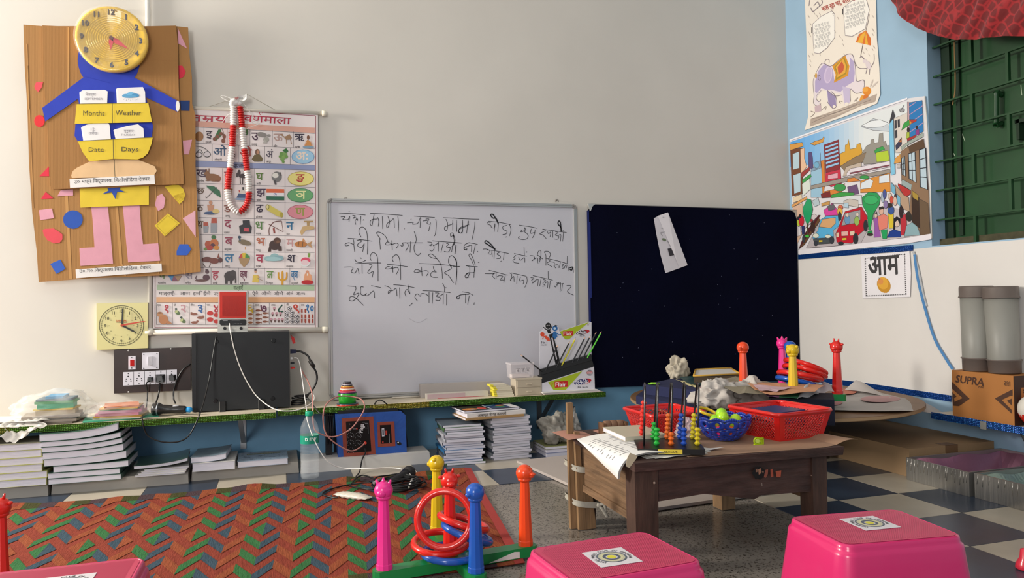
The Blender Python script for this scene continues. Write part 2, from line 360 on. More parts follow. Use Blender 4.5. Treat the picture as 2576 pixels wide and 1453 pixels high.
b = B(mat('5a2018', .4)); b.cyl(c0+V((0, -.012, 0)), c0, .008); out('hub', b, T)
film = mat('ffffff', .08, bump=.6, scale=22, trans=.0, alpha=.09)
b = B(film)
def ff(u, v):
    a = 2*PI*u; r = (R0+.003)*min(1, v*1.4); return c0+V((r*math.sin(a), -.014-.003*math.sin(7*a)*v+(.03*max(0, v*1.4-1)/.4), r*math.cos(a)))
b.grid(ff, 48, 8); out('clear_film', b, T)
# ---------------------------------------------------------------- pipe in the wall
b = B(mat('e4e1da', .4)); x_ = at(378, 780, Y=3.465).x; b.cyl((x_, 3.466, .57), (x_, 3.466, 2.7), .010, n=14); b.cyl((x_, 3.466, .6), (x_, 3.466, .57), .013, n=14)
one('wall_conduit', b, 'white plastic conduit pipe running down the wall behind cardboard display', 'pipe')
# ---------------------------------------------------------------- alphabet wall chart
YH = 3.462
k4 = K(380, 530, 4.541, Y=YH); SHY = -1408      # upper crop rows: y - 1408 in lower crop units
T = thing('alphabet_chart', 'roll-up Hindi alphabet picture chart hanging beside the whiteboard', 'wall chart', k4(900, 1375))
b = B(mat('e6dcdb', .35, bump=.08, scale=4)); b.prism([k4(5, -1180), (k4(1905, -1098)), k4(1905, 1330), k4(25, 1345)], (0, .0015, 0)); out('sheet', b, T)
rm = mat('d8d2c6', .45)
b = B(rm); p0 = k4(-30, 1385); p1 = k4(2010, 1355); b.cyl(p0, p1, .0115, n=14); out('bottom_roller', b, T)
b = B(mat('efe9d8', .4)); b.cyl(p0+V((-.012, 0, 0)), p0+V((.02, 0, 0)), .0135, n=14); out('end_cap', b, T)
b = B(mat('efe9d8', .4)); b.cyl(p1+V((-.02, 0, 0)), p1+V((.005, 0, 0)), .0135, n=14); out('end_cap', b, T)
b = B(rm); p0 = k4(0, -1195); p1 = k4(1965, -1112); b.cyl(p0, p1, .008, n=10); out('top_roller', b, T)
b = B(mat('efe9d8', .4)); b.cyl(p1+V((-.005, 0, 0)), p1+V((.014, 0, 0)), .0125, n=12); out('end_cap', b, T)
b = B(mat('b0a898', .5)); b.tube([p1+V((-.2, 0, 0)), k4(1100, -1330), p0+V((.2, 0, 0))], .001); out('string', b, T)
d = Draw(k4); d.rough = .38
def ln(*c, w=3.5, col='4a4450'): d.l(col, w, *c)
mar = '8c2b40'
d.l(mar, 7, 55, -1198, 495, -1170, 1880, -1085); d.l(mar, 7, 1880, -1085, 1876, 1332); d.l(mar, 7, 45, 1332, 1876, 1332); d.l(mar, 7, 45, 1332, 55, -1198)
d.o = .0009
d.p('d9a493', 60, -1055, 490, -1028, 1870, -948, 1870, -888, 490, -963, 60, -990).p('8f98bd', 60, -590, 510, -573, 1870, -518, 1870, -463, 510, -503, 60, -520)
d.p('a8bf9c', 65, 845, 1865, 850, 1865, 910, 65, 905).p('dba77c', 60, 983, 1868, 983, 1868, 1045, 60, 1045)
ln(60, -980, 490, -958, 1870, -883); ln(490, -773, 1870, -708); ln(510, -573, 1870, -518); ln(510, -503, 1870, -463)
ln(515, -318, 1870, -268); ln(525, -123, 1870, -83); ln(540, 75, 1868, 105); ln(560, 268, 1868, 290); ln(565, 465, 1868, 475); ln(60, 645, 1868, 662); ln(60, 838, 1868, 848)
for x, a, c in ((605, -965, -765), (868, -950, -755), (1130, -935, -745), (1385, -922, -735), (1628, -905, -722), (698, -760, -565), (1003, -745, -553), (1298, -735, -540), (1590, -722, -530)): ln(x, a, x, c)
for x in (817, 1178, 1531): ln(x, -485, x, 655)
for x in (375, 685, 998, 1295, 1585): ln(x, 650, x, 842)
for x in (60, 245, 438, 622, 840, 1010, 1175, 1350, 1528, 1700, 1868): ln(x, 1048, x, 1298)
ln(60, 1048, 1868, 1048); ln(60, 1298, 1868, 1298)
red = 'b02440'
d.t(red, 220, -1040, 78, 'चितमय', .02, w=660, ang=3.0).t(red, 1058, -1022, 78, 'वणमाला', .02, w=545, ang=3.6)
d.l(red, 9, 660, -1045, 630, -1015).l(red, 9, 1250, -1095, 1235, -1115, 1255, -1128, 1275, -1118, sm=1)
d.t('262038', 940, -495, 42, 'व्यंजन', .015, w=130).t('2c4020', 940, 897, 40, 'मात्राएँ', .015, w=110)
d.t('3a3438', 88, 960, 36, 'मात्राएँ:-  आ=ा  इ=ि  ई=ी  उ=ु  ऊ=ू  ऋ=ृ  ए=े  ऐ=ै  ओ=ो  औ=ौ  अं=ं  अः=ः', .012, w=1760)
LT = [(630, -832, 'इ', 85, '3c2c3c'), (1148, -808, 'उ', 90, '40203c'), (1400, -800, 'ऊ', 85, 'b89890'), (1640, -802, 'ऋ', 80, '30283c'), (885, -820, 'ई', 85, 'b04038'),
      (715, -632, 'ओ', 90, '2c4a6c'), (1015, -622, 'औ', 85, 'a04038'), (1315, -605, 'अं', 80, '504858'), (520, -388, 'ख', 90, '4a3048'), (835, -372, 'ग', 80, '903040'), (1200, -352, 'घ', 85, '5c7a34'),
      (525, -195, 'छ', 75, '6a5040'), (835, -178, 'ज', 80, 'a07830'), (1205, -172, 'झ', 85, '48304c'), (525, 0, 'ठ', 75, '6a5040'), (835, 12, 'ड', 80, '80402c'), (1200, 15, 'ढ', 90, '382840'),
      (520, 190, 'थ', 80, '6a5040'), (840, 190, 'द', 90, '96304c'), (1195, 212, 'ध', 95, '587c44'), (1545, 215, 'न', 90, '2c6c94'), (845, 390, 'ब', 95, '98304c'), (1205, 395, 'भ', 90, 'b4684c'), (1548, 405, 'म', 90, 'c09090'),
      (840, 585, 'ल', 95, '2c74a0'), (1200, 590, 'व', 95, 'a4304c'), (1560, 585, 'श', 85, '30283c'), (700, 770, 'ह', 85, 'b4304c'), (1018, 765, 'क्ष', 80, '6c3048'), (1322, 765, 'त', 80, '6c9050'), (1598, 765, 'ज्ञ', 80, '2c6c9c'),
      (88, 775, 'ष', 80, '6c9050'), (390, 775, 'स', 80, '908898')]
for x, y, c, h, col in LT: d.t(col, x, y, h, c, .022, w=78 if len(c) > 1 else None)
d.l('6c9050', 9, 1372, 722, 1330, 768)
d.raw('e 5a90c0 1735 -618 130 82; e 9cc4de 1735 -618 124 76; e b09830 1710 -368 150 82; e e8dc84 1710 -368 144 76; e 3c7850 1705 -178 150 82; e 6aa870 1705 -178 144 76; e b05868 1705 12 148 82; e e0909c 1705 12 142 76')
for x, y, c, col in ((1655, -580, 'अः', 'ecd8c8'), (1655, -330, 'ङ', 'b43c34'), (1655, -140, 'ञ', 'e8e8a8'), (1650, 55, 'ण', '9c9c4c')): d.t(col, x, y, 92, c, .03)
SM = [(622, -773, 'इमली'), (1148, -748, 'उल्लू'), (1400, -728, 'ऊँट'), (1645, -715, 'ऋषि'), (722, -575, 'ओखली'), (1315, -552, 'अंगूर'), (520, -332, 'खरगोश'), (1205, -300, 'घड़ी'), (1205, -112, 'झंडा'), (848, 68, 'डमरू'), (1198, 80, 'ढोलक'), (835, 258, 'दवात'), (1198, 270, 'धनुष'), (1545, 275, 'नल'),
      (838, 450, 'बत्तख'), (1198, 458, 'भालू'), (1545, 460, 'मछली'), (845, 640, 'लट्टू'), (1198, 642, 'वर्षा'), (1545, 645, 'शलगम'), (78, 832, 'षटकोण'), (392, 832, 'सपेरा'), (706, 835, 'हाथी'), (1012, 835, 'क्षत्रिय'), (1308, 833, 'त्रिशूल'), (1600, 838, 'ज्ञानी'),
      (70, 1085, 'एक'), (258, 1085, 'दो'), (450, 1085, 'तीन'), (635, 1085, 'चार'), (855, 1085, 'पाँच'), (1020, 1085, 'छः'), (1185, 1085, 'सात'), (1370, 1085, 'आठ'), (1545, 1082, 'नौ'), (1712, 1085, 'दस')]
for x, y, c in SM: d.t('40383c', x, y, 20, c, .01)
for x, c, col in ((155, '१', 'b02c3c'), (340, '२', 'c09098'), (535, '३', '34609c'), (715, '४', 'b02c3c'), (930, '५', '34609c'), (1105, '६', 'c8a838'), (1250, '७', '60304c'), (1450, '८', '1c4c3c'), (1625, '९', 'c04030'), (1775, '१०', '2c70a8')): d.t(col, x, 1158, 92, c, .025, w=80 if len(c) > 1 else None)
# pictures
d.raw('''e a06c38 550 -850 48 55; p 2f6a34 720 -830 770 -930 800 -930 795 -850 740 -800; e 7c4a34 725 -820 22 20; e 7c4a34 760 -850 24 22; e 7c4a34 800 -880 22 20; e 7c4a34 835 -850 20 26; e 7c4a34 825 -800 22 26; l 5a3a28 5 805 -945 825 -900 830 -870
e 8a8480 1265 -870 58 28 10; e a8a49c 1315 -815 34 30; p b8b4ac 1275 -770 1300 -815 1330 -770; e 908c88 1345 -860 22 14; e 4a6a3c 1090 -900 20 36
e a07c5c 1565 -835 42 22; p a07c5c 1540 -850 1580 -878 1600 -845; l a07c5c 12 1535 -840 1510 -850 1500 -870; e a07c5c 1490 -868 16 9; l a07c5c 7 1545 -820 1548 -765; l a07c5c 7 1590 -825 1605 -760
p c88848 1765 -790 1790 -815 1820 -790 1835 -735 1755 -735; e 7a5038 1795 -838 16 26; e 7c98b0 1795 -728 64 16; l d8a890 9 1775 -790 1745 -735; l d8a890 9 1825 -790 1850 -735
l 3a3a3e 7 515 -740 600 -720 675 -660; l 3a3a3e 6 520 -665 560 -700 590 -660; e 3a3a3e 545 -640 42 32; e d8d0d4 545 -640 34 25; e 3a3a3e 640 -645 42 34; e d8d0d4 640 -645 34 26
e 6c4a34 1215 -670 26 36; e b88868 1220 -668 16 22; p 6a5a34 1150 -590 1180 -640 1240 -645 1275 -600 1270 -565 1180 -560; e 4a3424 930 -640 30 50
e 6c9848 1490 -650 24 22; e 7ca458 1530 -650 26 22; e 6c9848 1480 -620 22 20; e 84ac58 1520 -615 26 22; e 6c9848 1545 -620 20 20; e 7ca458 1500 -590 24 22; e 6c9848 1510 -562 16 16; p 2f7034 1500 -690 1545 -715 1570 -680 1540 -660
e 8a5c34 710 -380 90 44 8; e 8a5c34 640 -425 32 26; l 8a5c34 14 645 -440 625 -480; l 7a4c28 10 660 -440 662 -485; e 7a4c28 650 -350 30 10; e 7a4c28 760 -345 30 10
e 3c2e30 1060 -400 62 26; p 3c2e30 1000 -400 985 -440 975 -430 970 -390 985 -385; l 3c2e30 10 1015 -400 1020 -310; l 3c2e30 10 1045 -390 1045 -305; e 3c2e30 1005 -440 18 30
e 7a7878 1435 -390 58 60; e e8e4dc 1420 -405 36 30; l 50484c 22 1410 -350 1425 -300; l 605858 20 1470 -440 1485 -400
p 2c6a48 630 -290 720 -280 785 -230 798 -150 720 -200 640 -270; l 3a3a3a 6 750 -270 640 -155 625 -165
p 34507c 1000 -200 975 -150 1100 -150 1140 -210; p d8d0c8 985 -215 1080 -260 1090 -190 1000 -200; p b83c34 1000 -235 1010 -240 1015 -210 1005 -210; p 3c3838 1040 -270 1060 -272 1062 -235 1045 -235; e 7c98b8 1060 -135 110 14
p e0683c 1318 -252 1520 -248 1520 -205 1318 -208; p ece8ec 1318 -208 1520 -205 1520 -165 1318 -168; p 24684c 1318 -168 1520 -165 1520 -122 1318 -125; e 34489c 1418 -187 17 17; e ece8ec 1418 -187 13 13; e 34489c 1418 -187 4 4
e c89070 680 -95 20 24; p c89070 640 -70 720 -70 710 0 650 0; e 34507c 680 25 80 18; e d8c078 740 5 40 26
p d8c860 1320 -70 1350 -70 1500 20 1510 60 1490 75 1440 60 1310 -20; e 8a8030 1330 -45 22 30; e e8dca0 1330 -45 14 20; e b8a840 1490 45 18 32; e 30242c 1050 -25 24 40
p 9ca0a8 595 170 655 170 650 245 600 250; p b84c34 598 130 650 130 652 170 597 170; p 9ca0a8 680 140 755 140 750 250 680 250; p b84c34 690 85 748 85 752 140 686 140
p 2c2a2e 1005 170 1060 150 1130 155 1150 185 1140 255 1015 260; p 2c2a2e 1045 110 1125 105 1130 155 1050 155; p c84c58 1060 195 1118 198 1115 238 1058 232
l 5c2c28 8 1490 115 1400 130 1350 200 1350 275; l 6c3c34 5 1490 115 1510 240; l 5c2c28 7 1340 150 1510 240; p 8c3c34 1390 200 1400 255 1420 255 1410 190
p c8a878 1700 245 1730 180 1790 165 1865 180 1865 205 1820 215 1770 220 1720 280; p b09060 1778 120 1812 120 1808 170 1782 170; l b09060 14 1745 120 1850 120
e b8502c 650 380 36 40; e c87038 720 370 50 50; e 5a2c40 705 400 30 30; e 3c7038 715 300 28 22; e b83c2c 665 420 46 26; e d89038 745 420 34 24; e 6c9038 620 435 20 16
e 7a6c54 1070 360 76 30 14; p 7a6c54 1100 350 1145 385 1110 390; l 4a5868 16 1020 345 1010 320 1012 300; e 34485c 1010 300 20 15; l c89038 6 1075 410 1075 440
e 44302c 1410 390 62 56; e 54382c 1440 340 42 36; p 44302c 1350 400 1380 400 1370 465 1335 465; p 44302c 1450 400 1490 400 1495 458 1455 458; e 74503c 1450 352 20 16
e b87840 1710 380 72 34; p c88c58 1725 350 1735 310 1770 350; p b89068 1775 380 1845 340 1825 380 1845 430; l 5c4838 6 1690 350 1680 410; l 5c4838 6 1735 350 1730 412
e 6c3028 640 555 62 30; e 7c3c30 720 570 60 32; e 5c2c28 790 560 24 30; l 4c2c28 6 590 600 620 640; l 4c2c28 6 680 600 660 645; p 8c4838 755 540 770 480 785 540
p a88860 1000 540 1128 540 1110 590 1068 640 1055 640 1015 590; p 7c3484 1000 535 1020 500 1040 482 1050 540; p d8b838 1040 482 1080 480 1075 540 1045 540; p 4c8c48 1080 480 1125 520 1128 540 1075 540; p c84c34 1020 500 1040 482 1035 540 1015 540
e 90b4b8 1340 545 50 28; e 90b4b8 1410 520 50 34; e 84a8b0 1460 540 56 30; e 9cc0c4 1400 550 84 24
e dce0e0 1760 595 54 44; e d8506c 1765 565 54 34; e e4c8cc 1758 590 46 30; p 7c9c48 1790 530 1795 480 1820 485 1810 530; l d8d0d0 6 1720 635 1712 655
p 3c90cc 195 740 260 740 235 800; p 8c4c68 260 740 235 802 310 802; p b89068 260 740 310 802 350 740
e 5a3440 630 760 40 34; e 5a3440 640 695 22 22; e 6a4440 570 795 70 14; l 5a3440 10 520 740 510 770 530 790; e 4a2c34 636 675 18 8
e 443c3c 900 745 66 56; e 4c4444 935 710 34 34; p 443c3c 845 770 875 770 875 832 845 832; p 443c3c 900 770 930 770 925 832 900 832; l 4c4444 16 960 720 965 770 965 825
p d8bc58 1165 730 1225 730 1232 815 1155 815; e c89878 1193 692 14 18; l c89868 10 1215 735 1240 760; l 8c7060 5 1215 765 1280 800; e 504048 1193 675 16 8
p d0982c 1490 845 1490 700 1500 680 1512 700 1512 845; l d0982c 18 1455 700 1460 770 1500 790 1545 770 1550 700
p e0a078 1755 720 1785 700 1830 730 1840 800 1740 800; e d89878 1785 700 20 22; e b82c30 1785 815 70 26; l e8e0d8 10 1785 715 1785 740
e b4784c 140 1240 54 56; e b88458 100 1180 34 30; p b4784c 190 1250 240 1285 180 1292; e 7a4c34 100 1165 30 8
e 5c7048 300 1160 34 22 40; e 34443c 285 1120 14 12; e b8c088 290 1150 14 20 40; e 5c7048 365 1255 34 22 40; e 34443c 345 1218 14 12; e b8c088 350 1248 14 20 40
e 8c5848 490 1178 40 15; e 8c5848 462 1165 14 10; e 8c5848 565 1220 40 15; e 8c5848 595 1205 14 10; e 8c5848 495 1275 38 15; e 8c5848 530 1260 14 10
e c03430 675 1168 36 26; e c03430 675 1240 36 26; e c03430 745 1190 30 24; e c03430 745 1262 30 24; e b07038 890 1200 30 60; e b07038 960 1200 26 60''')
for x, y in ((1222, 1135), (1222, 1183), (1222, 1232), (1222, 1275), (1300, 1168), (1300, 1216), (1300, 1265)): d.e('84503c', x, y, 28, 12).p('84503c', x+20, y, x+42, y-12, x+42, y+12)
for y in (1180, 1228, 1275): d.e('a06848', 1135, y, 26, 13)
for x, y in ((1407, 1108), (1388, 1168), (1433, 1168), (1478, 1168), (1372, 1238), (1415, 1238), (1458, 1238), (1500, 1238)): d.e('c0909c', x, y, 16, 15).p('5a4038', x-12, y+12, x+12, y+12, x, y+42)
for x, y in ((1583, 1113), (1553, 1160), (1610, 1160), (1553, 1210), (1610, 1210), (1667, 1210), (1553, 1260), (1610, 1260), (1667, 1260)):
    d.e('3a3438', x, y, 25, 23).e('e0dce0', x, y, 21, 19).e('3a3438', x, y, 8, 8)
    for k in range(5): d.e('3a3438', x+17*math.cos(k*1.257), y+16*math.sin(k*1.257), 5, 5, n=6)
for x, y in ((1722, 1142), (1762, 1142), (1722, 1205), (1762, 1205), (1804, 1205), (1845, 1205), (1722, 1258), (1762, 1258), (1804, 1258), (1845, 1258)): d.p('9c4434', x-9, y-24, x+9, y-24, x+9, y+14, x, y+26, x-9, y+14)
d.done('printed_pictures', T)
# ---------------------------------------------------------------- bead garland
YG = 3.425; kg = K(380, 220, 4.541, Y=YG)
T = thing('bead_garland', 'long garland of red and white plastic beads hanging over the alphabet chart', 'garland', kg(980, 180))
path = spline([kg(x, y) for x, y in [(940, 215), (940, 330), (940, 430), (932, 600), (918, 760), (905, 900), (890, 1000), (876, 1140), (880, 1230), (905, 1320), (945, 1385), (1000, 1420), (1050, 1395), (1092, 1340), (1115, 1250), (1118, 1170), (1112, 1050), (1095, 930), (1078, 780), (1060, 650), (1045, 500), (1030, 350), (1015, 215)]], 12)
cum = [0]
for i in range(1, len(path)): cum.append(cum[-1]+(path[i]-path[i-1]).length)
nb = 92; bw = plastic('e6e0dc', .3); brd = plastic('c41f1c', .3); bm = {}
pat = [0]*8+[1]*9+[0]*9+[1]*9+[0]*11+[1]*10+[0]*9+[1]*9+[0]*9+[1]*9
for i in range(nb):
    s_ = cum[-1]*(i+.5)/nb; j = next(k for k in range(len(cum)) if cum[k] >= s_); t = (s_-cum[j-1])/(cum[j]-cum[j-1]); p = path[j-1].lerp(path[j], t); dv = (path[j]-path[j-1]).normalized()
    c = pat[int(i*len(pat)/nb)]
    if c not in bm:
        bb = B(brd if c else bw); hw = cum[-1]/nb*.5; bb.lathe([(.004, -hw), (.0125, -hw*.75), (.0150, 0), (.0125, hw*.75), (.004, hw)], n=14); o = out('bead', bb); bm[c] = o.data; COL.objects.unlink(o); bpy.data.objects.remove(o)
    o = out('bead', None, T, data=bm[c]); o.location = p-V(T.location); o.rotation_euler = dv.to_track_quat('Z', 'Y').to_euler()
bag = mat('e9e6e2', .35, bump=.5, scale=60, alpha=.93)
b = B(bag); p = kg(960, 165); b.ball(p, .018, 12, (1.3, .7, .9)); b.ball(p+V((.016, 0, -.004)), .013, 10, (1, .7, .8)); b.ball(p+V((-.012, -.004, -.012)), .013, 10, (1, .7, 1)); out('knot', b, T)
b = B(mat('ece9e4', .4)); b.grid(lambda u, v: kg(920+u*170, 125-55*u+v*(80-20*u)+8*math.sin(9*u), .01+.006*math.sin(5*u+3*v)), 10, 5); out('bag_scrap', b, T)
d = Draw(kg, .019); d.t('a0302c', 955, 135, 22, 'श्री', .02).t('40383c', 1010, 135, 22, '100', .02, dev=0); d.done('lettering', T)
b = B(bag); b.tube(spline([kg(910, 165), kg(840, 135), kg(800, 105), kg(830, 95), kg(920, 130), kg(935, 160)], 5), .0016, 6)
b.tube(spline([kg(1060, 190), kg(1110, 250), kg(1150, 310), kg(1190, 370), kg(1160, 390), kg(1170, 410), kg(1245, 412), kg(1120, 460), kg(935, 555)], 6), .0015, 6)
b.tube(spline([kg(940, 280), kg(870, 320), kg(815, 400)], 5), .0013, 6); out('bag_ties', b, T, kind='stuff')
b = B(mat('8a8478', .4, metal=.8)); b.cyl(kg(975, 150), kg(975, 150, -.0525), .002); out('hook', b, T)
# ---------------------------------------------------------------- whiteboard
YW = 3.463
al = mat('b9b8b6', .35, metal=.6); corner = mat('8d8a88', .5)
kw = K(820, 500, 5.189, Y=YW); kv = K(1140, 500, 5.189, Y=YW)
x0, z1 = at(822, 520, Y=YW).x, at(1140, 506, Y=YW).z; x1 = at(1453, 700, Y=YW).x; z0 = .2595
T = thing('whiteboard', 'white marker board in aluminium frame covered with handwritten Hindi rhyme', 'whiteboard', ((x0+x1)/2, YW, z0))
b = B(mat('c9c8d0', .22, var=.04, vscale=2, coat=.3)); b.box(x0+.012, x1-.012, YW, YW+.008, z0+.012, z1-.012); out('board_surface', b, T)
fw = .017; cr_ = .024
def frame_bar(a, c, horiz):
    b = B(al)
    if horiz: b.box(a, c, YW-.008, YW+.015, 0, fw*.42); b.box(a, c, YW-.005, YW+.015, fw*.5, fw)
    else: b.box(0, fw*.42, YW-.008, YW+.015, a, c); b.box(fw*.5, fw, YW-.005, YW+.015, a, c)
    return b
def mv(b, dx, dz):
    b.v = [p+V((dx, 0, dz)) for p in b.v]; return b
out('frame_rail', mv(frame_bar(x0+cr_, x1-cr_, True), 0, z0), T); out('frame_rail', mv(frame_bar(x0+cr_, x1-cr_, True), 0, z1-fw), T)
out('frame_rail', mv(frame_bar(z0+cr_, z1-cr_, False), x0, 0), T); out('frame_rail', mv(frame_bar(z0+cr_, z1-cr_, False), x1-fw, 0), T)
for cx, cz, a0 in ((x0+cr_, z1-cr_, 90), (x1-cr_, z1-cr_, 0), (x0+cr_, z0+cr_, 180), (x1-cr_, z0+cr_, 270)):
    b = B(corner)
    for r0, r1, dy in ((cr_-fw, cr_-fw*.48, .006), (cr_-fw*.44, cr_, .009)):
        q = [(cx+r1*math.cos(math.radians(a0+t)), YW-dy, cz+r1*math.sin(math.radians(a0+t))) for t in range(0, 91, 10)]+[(cx+r0*math.cos(math.radians(a0+t)), YW-dy, cz+r0*math.sin(math.radians(a0+t))) for t in range(90, -1, -10)]
        b.prism(q, (0, dy+.016, 0))
    out('frame_corner', b, T)
b = B(mat('e8e2d2', .5)); b.box(x0+.06, x0+.35, YW-.012, YW-.006, z0+.002, z0+.006); 
for px_, py_ in ((870, 500), (1401, 503)):
    b = B(mat('77706a', .5)); p = at(px_, py_, Y=3.466); b.tube([p+V((-.008, 0, -.008)), p+V((-.005, 0, .004)), p+V((.004, 0, .005)), p+V((.008, 0, -.008))], .0018, 6); b.cyl(p, p+V((0, .014, 0)), .0025); out('hanging_clip', b, T)
S1 = '''167 185 330 193 515 210|303 158 306 163|192 235 250 232 220 262 232 270 290 268 308 225 300 300|345 215 385 222 350 255 385 245 400 262 380 285 388 335|395 265 412 262 410 285|455 222 448 335|485 272 492 278
575 188 800 200 1000 215|628 200 615 270 600 345 578 330 580 285 620 265 665 262 672 240 690 290 682 360|735 228 742 392|808 228 830 300 808 372 790 360 800 320 850 285 885 262 893 378|938 225 948 330 942 436|1022 388 1026 391
1108 264 1114 268|1060 312 1110 308 1140 308 1130 330 1200 315 1235 240 1228 375|1150 225 1420 242|1262 288 1325 280|1300 265 1345 262 1318 315 1355 330 1365 310 1340 420|1432 265 1440 330 1430 450 1415 485
1530 245 1868 262|1565 262 1590 330 1580 400 1555 412 1548 370 1600 345 1650 325 1655 280 1655 412|1702 272 1708 428|1780 272 1785 400 1760 445 1735 425 1745 380 1800 355 1868 335
285 515 400 522 600 550|355 520 362 590 300 570 250 590 260 612 300 605|362 590 375 690|400 545 440 535 465 550 415 590 420 620 470 632 500 580 478 690|460 500 430 440 440 380 490 370 530 430 545 560 540 725
715 530 680 480 660 440 700 435 770 480 812 565|700 520 710 658|860 540 865 665|862 590 800 560 778 590 800 600 870 590 920 575 945 600 915 645|975 600 990 620 1010 600 1000 580 1050 572 1075 610 1040 682|1105 555 1098 700|1000 572 1265 572|1152 425 1180 530 1150 620 1160 700 1200 735 1238 705
1325 560 1380 570 1370 610 1350 600 1400 600 1410 650 1380 680 1350 665|1390 545 1500 555 1770 575|1400 610 1470 575|1470 560 1465 685|1530 580 1500 700|1570 580 1600 590 1570 625 1620 640 1600 690 1540 685|1600 640 1660 610 1660 560|1655 590 1640 695|1670 600 1685 540 1665 480 1630 490 1625 455 1655 445 1680 510|1700 600 1682 718
1868 570 1810 600 1805 650 1835 668 1840 640
375 785 400 820 460 828 520 798|445 762 462 780|378 845 550 835 720 835|232 890 350 892 330 950 380 965 415 905 430 978|470 850 472 975|560 850 600 870 545 955 570 970 615 945 602 1025|590 805 575 760 600 705 640 710 675 790 680 1075
795 853 900 862 1065 883|870 875 875 960|875 905 810 880 780 905 800 915 870 905 930 895 945 930 915 985|880 822 865 775 900 732 945 745 970 850 975 1055
1215 843 1480 855 1740 883|1245 885 1255 1005|1248 945 1180 920 1150 950 1180 960 1250 945 1310 935 1335 960 1310 1005|1400 878 1410 925 1440 955 1390 950 1365 990 1390 1020 1460 1022|1450 780 1380 765 1340 735 1370 718 1420 750 1500 860 1522 1040|1640 880 1600 830 1610 760 1650 742 1700 800 1710 900 1695 1120|1620 870 1635 910 1545 962 1600 1000 1665 1095
1825 870 1868 880|1868 960 1830 980 1815 1010 1835 1028 1868 1018
283 1135 350 1140 390 1140|385 1145 390 1175 360 1250 410 1230 430 1235 400 1290 350 1330 305 1320 320 1275 370 1280 430 1330 490 1390|490 1150 455 1150 455 1240 500 1255 530 1230 510 1250 545 1260 620 1200 635 1292|590 1130 720 1158
765 1132 820 1150 850 1190 815 1235 820 1200 870 1195 915 1170 928 1268|880 1118 1020 1132 1155 1158|960 1155 965 1300|1045 1275 1030 1220 1060 1180 1095 1240 1080 1170 1070 1120
1195 1335 1160 1280 1190 1235 1230 1270 1245 1235 1300 1240 1340 1270|1345 1210 1345 1355|1395 1220 1388 1365|1425 1225 1475 1230 1440 1270 1490 1285 1480 1325 1430 1320|1480 1270 1530 1240|1530 1225 1530 1375|1575 1235 1575 1390|1258 1195 1450 1205 1625 1222|1522 1100 1548 1160 1545 1220|1562 1156 1566 1160|1090 1395 1135 1355
1868 1245 1760 1250 1710 1280 1720 1308 1745 1290 1735 1270|1775 1210 1868 1225'''
S2 = '''120 270 122 430 75 440 70 410 110 380 190 345 195 285 175 450|40 272 45 428|0 248 200 262 340 265|285 295 275 400 245 535
455 292 600 305 750 335|490 305 450 305 445 325 490 345 500 370 540 375 545 320|545 320 535 430|590 330 580 430|590 330 560 255 520 250 490 215 500 200 530 215 590 320|735 335 755 400 735 485|700 345 650 360 655 400 700 420 690 455 645 465|688 494 694 498
860 342 1000 362 1095 382|900 400 880 430 940 410 935 370|935 380 925 420 960 450 980 480 960 520 900 530 850 510 870 490|1020 390 1010 450 1065 440 1035 510|1070 400 1065 440
1165 395 1205 410 1130 455 1170 470 1215 518|1170 395 1480 438|1230 425 1245 455 1275 430 1265 495|1300 420 1300 505|1330 425 1370 440 1330 470 1380 490 1360 525 1315 520|1370 480 1405 465 1400 555|1410 430 1405 370 1370 330 1375 290 1400 310 1410 430|1440 430 1430 555|1433 408 1437 412
0 470 15 560 5 605|0 570 108 575|35 600 25 718|205 570 320 592|240 600 145 635 150 662 175 655|240 600 238 690|290 600 265 715|314 686 320 690
550 660 460 600 415 570 430 545 480 580 550 660|385 655 440 655 480 680 455 710 500 720 505 670|440 665 540 675 725 712|505 670 510 755|540 670 532 780|605 695 570 720 615 745 610 775 565 775|665 705 655 800|620 812 626 816
795 712 960 748|820 735 790 765 810 780 780 800 800 830 860 838|855 755 875 800 930 765 935 830|925 630 930 750|956 690 962 695|1000 740 1050 745 1060 780 1025 810 1050 790 1100 770 1100 840|1145 770 1118 845|1095 745 1110 690 1140 670 1145 740 1120 800|1100 730 1170 785
1255 765 1270 720 1240 685 1190 690 1210 740 1210 870|1200 770 1390 815 1500 850|1235 790 1265 810 1225 840 1290 885|1270 820 1320 830 1315 880|1340 905 1320 870 1365 860 1375 900|1400 820 1385 900|1420 850 1445 860 1420 880 1455 900 1420 905|1450 885 1485 860 1475 905|1490 745 1485 850|1515 870 1498 940|1520 900 1560 890 1545 930 1520 915|1565 890 1570 960
0 745 40 820 50 950 35 1120|0 880 88 880|270 870 235 790 205 740 225 715 265 790 290 870|168 870 250 880 320 885|325 830 342 826|215 880 215 960 190 1020 160 1025 160 995 210 965 275 955 280 880 270 1028
465 930 600 965 710 995|410 972 480 975 545 970|545 965 510 1000 550 1045|560 970 560 1045|570 1015 600 1000|600 1000 650 1010 610 1055 660 1060 660 1095|680 995 660 1090|735 965 765 990 745 1070 760 1040 790 1010 795 1080|760 965 950 1008|835 1000 830 1110|880 1015 865 1070 920 1060 912 1115|960 1010 965 1080 935 1155
1040 1000 1170 1030 1300 1060|1010 1025 1055 1035 1020 1065 1070 1075 1030 1100|1060 1070 1110 1050 1100 1140|1145 1050 1130 1140|1175 1050 1210 1065 1170 1100 1200 1130 1165 1140|1200 1100 1235 1080 1230 1165|1240 945 1242 1050|1268 1065 1255 1172
1320 1130 1335 1150 1360 1120 1350 1115 1400 1090 1395 1210|1350 1095 1420 1110 1440 1100|1430 1100 1415 1200|1480 1130 1530 1130 1535 1150 1490 1210 1570 1255
0 1215 0 1215|160 1240 90 1255 45 1280 65 1310 75 1295|162 1240 160 1362|115 1210 200 1225 262 1258|210 1260 190 1378|276 1350 272 1380'''
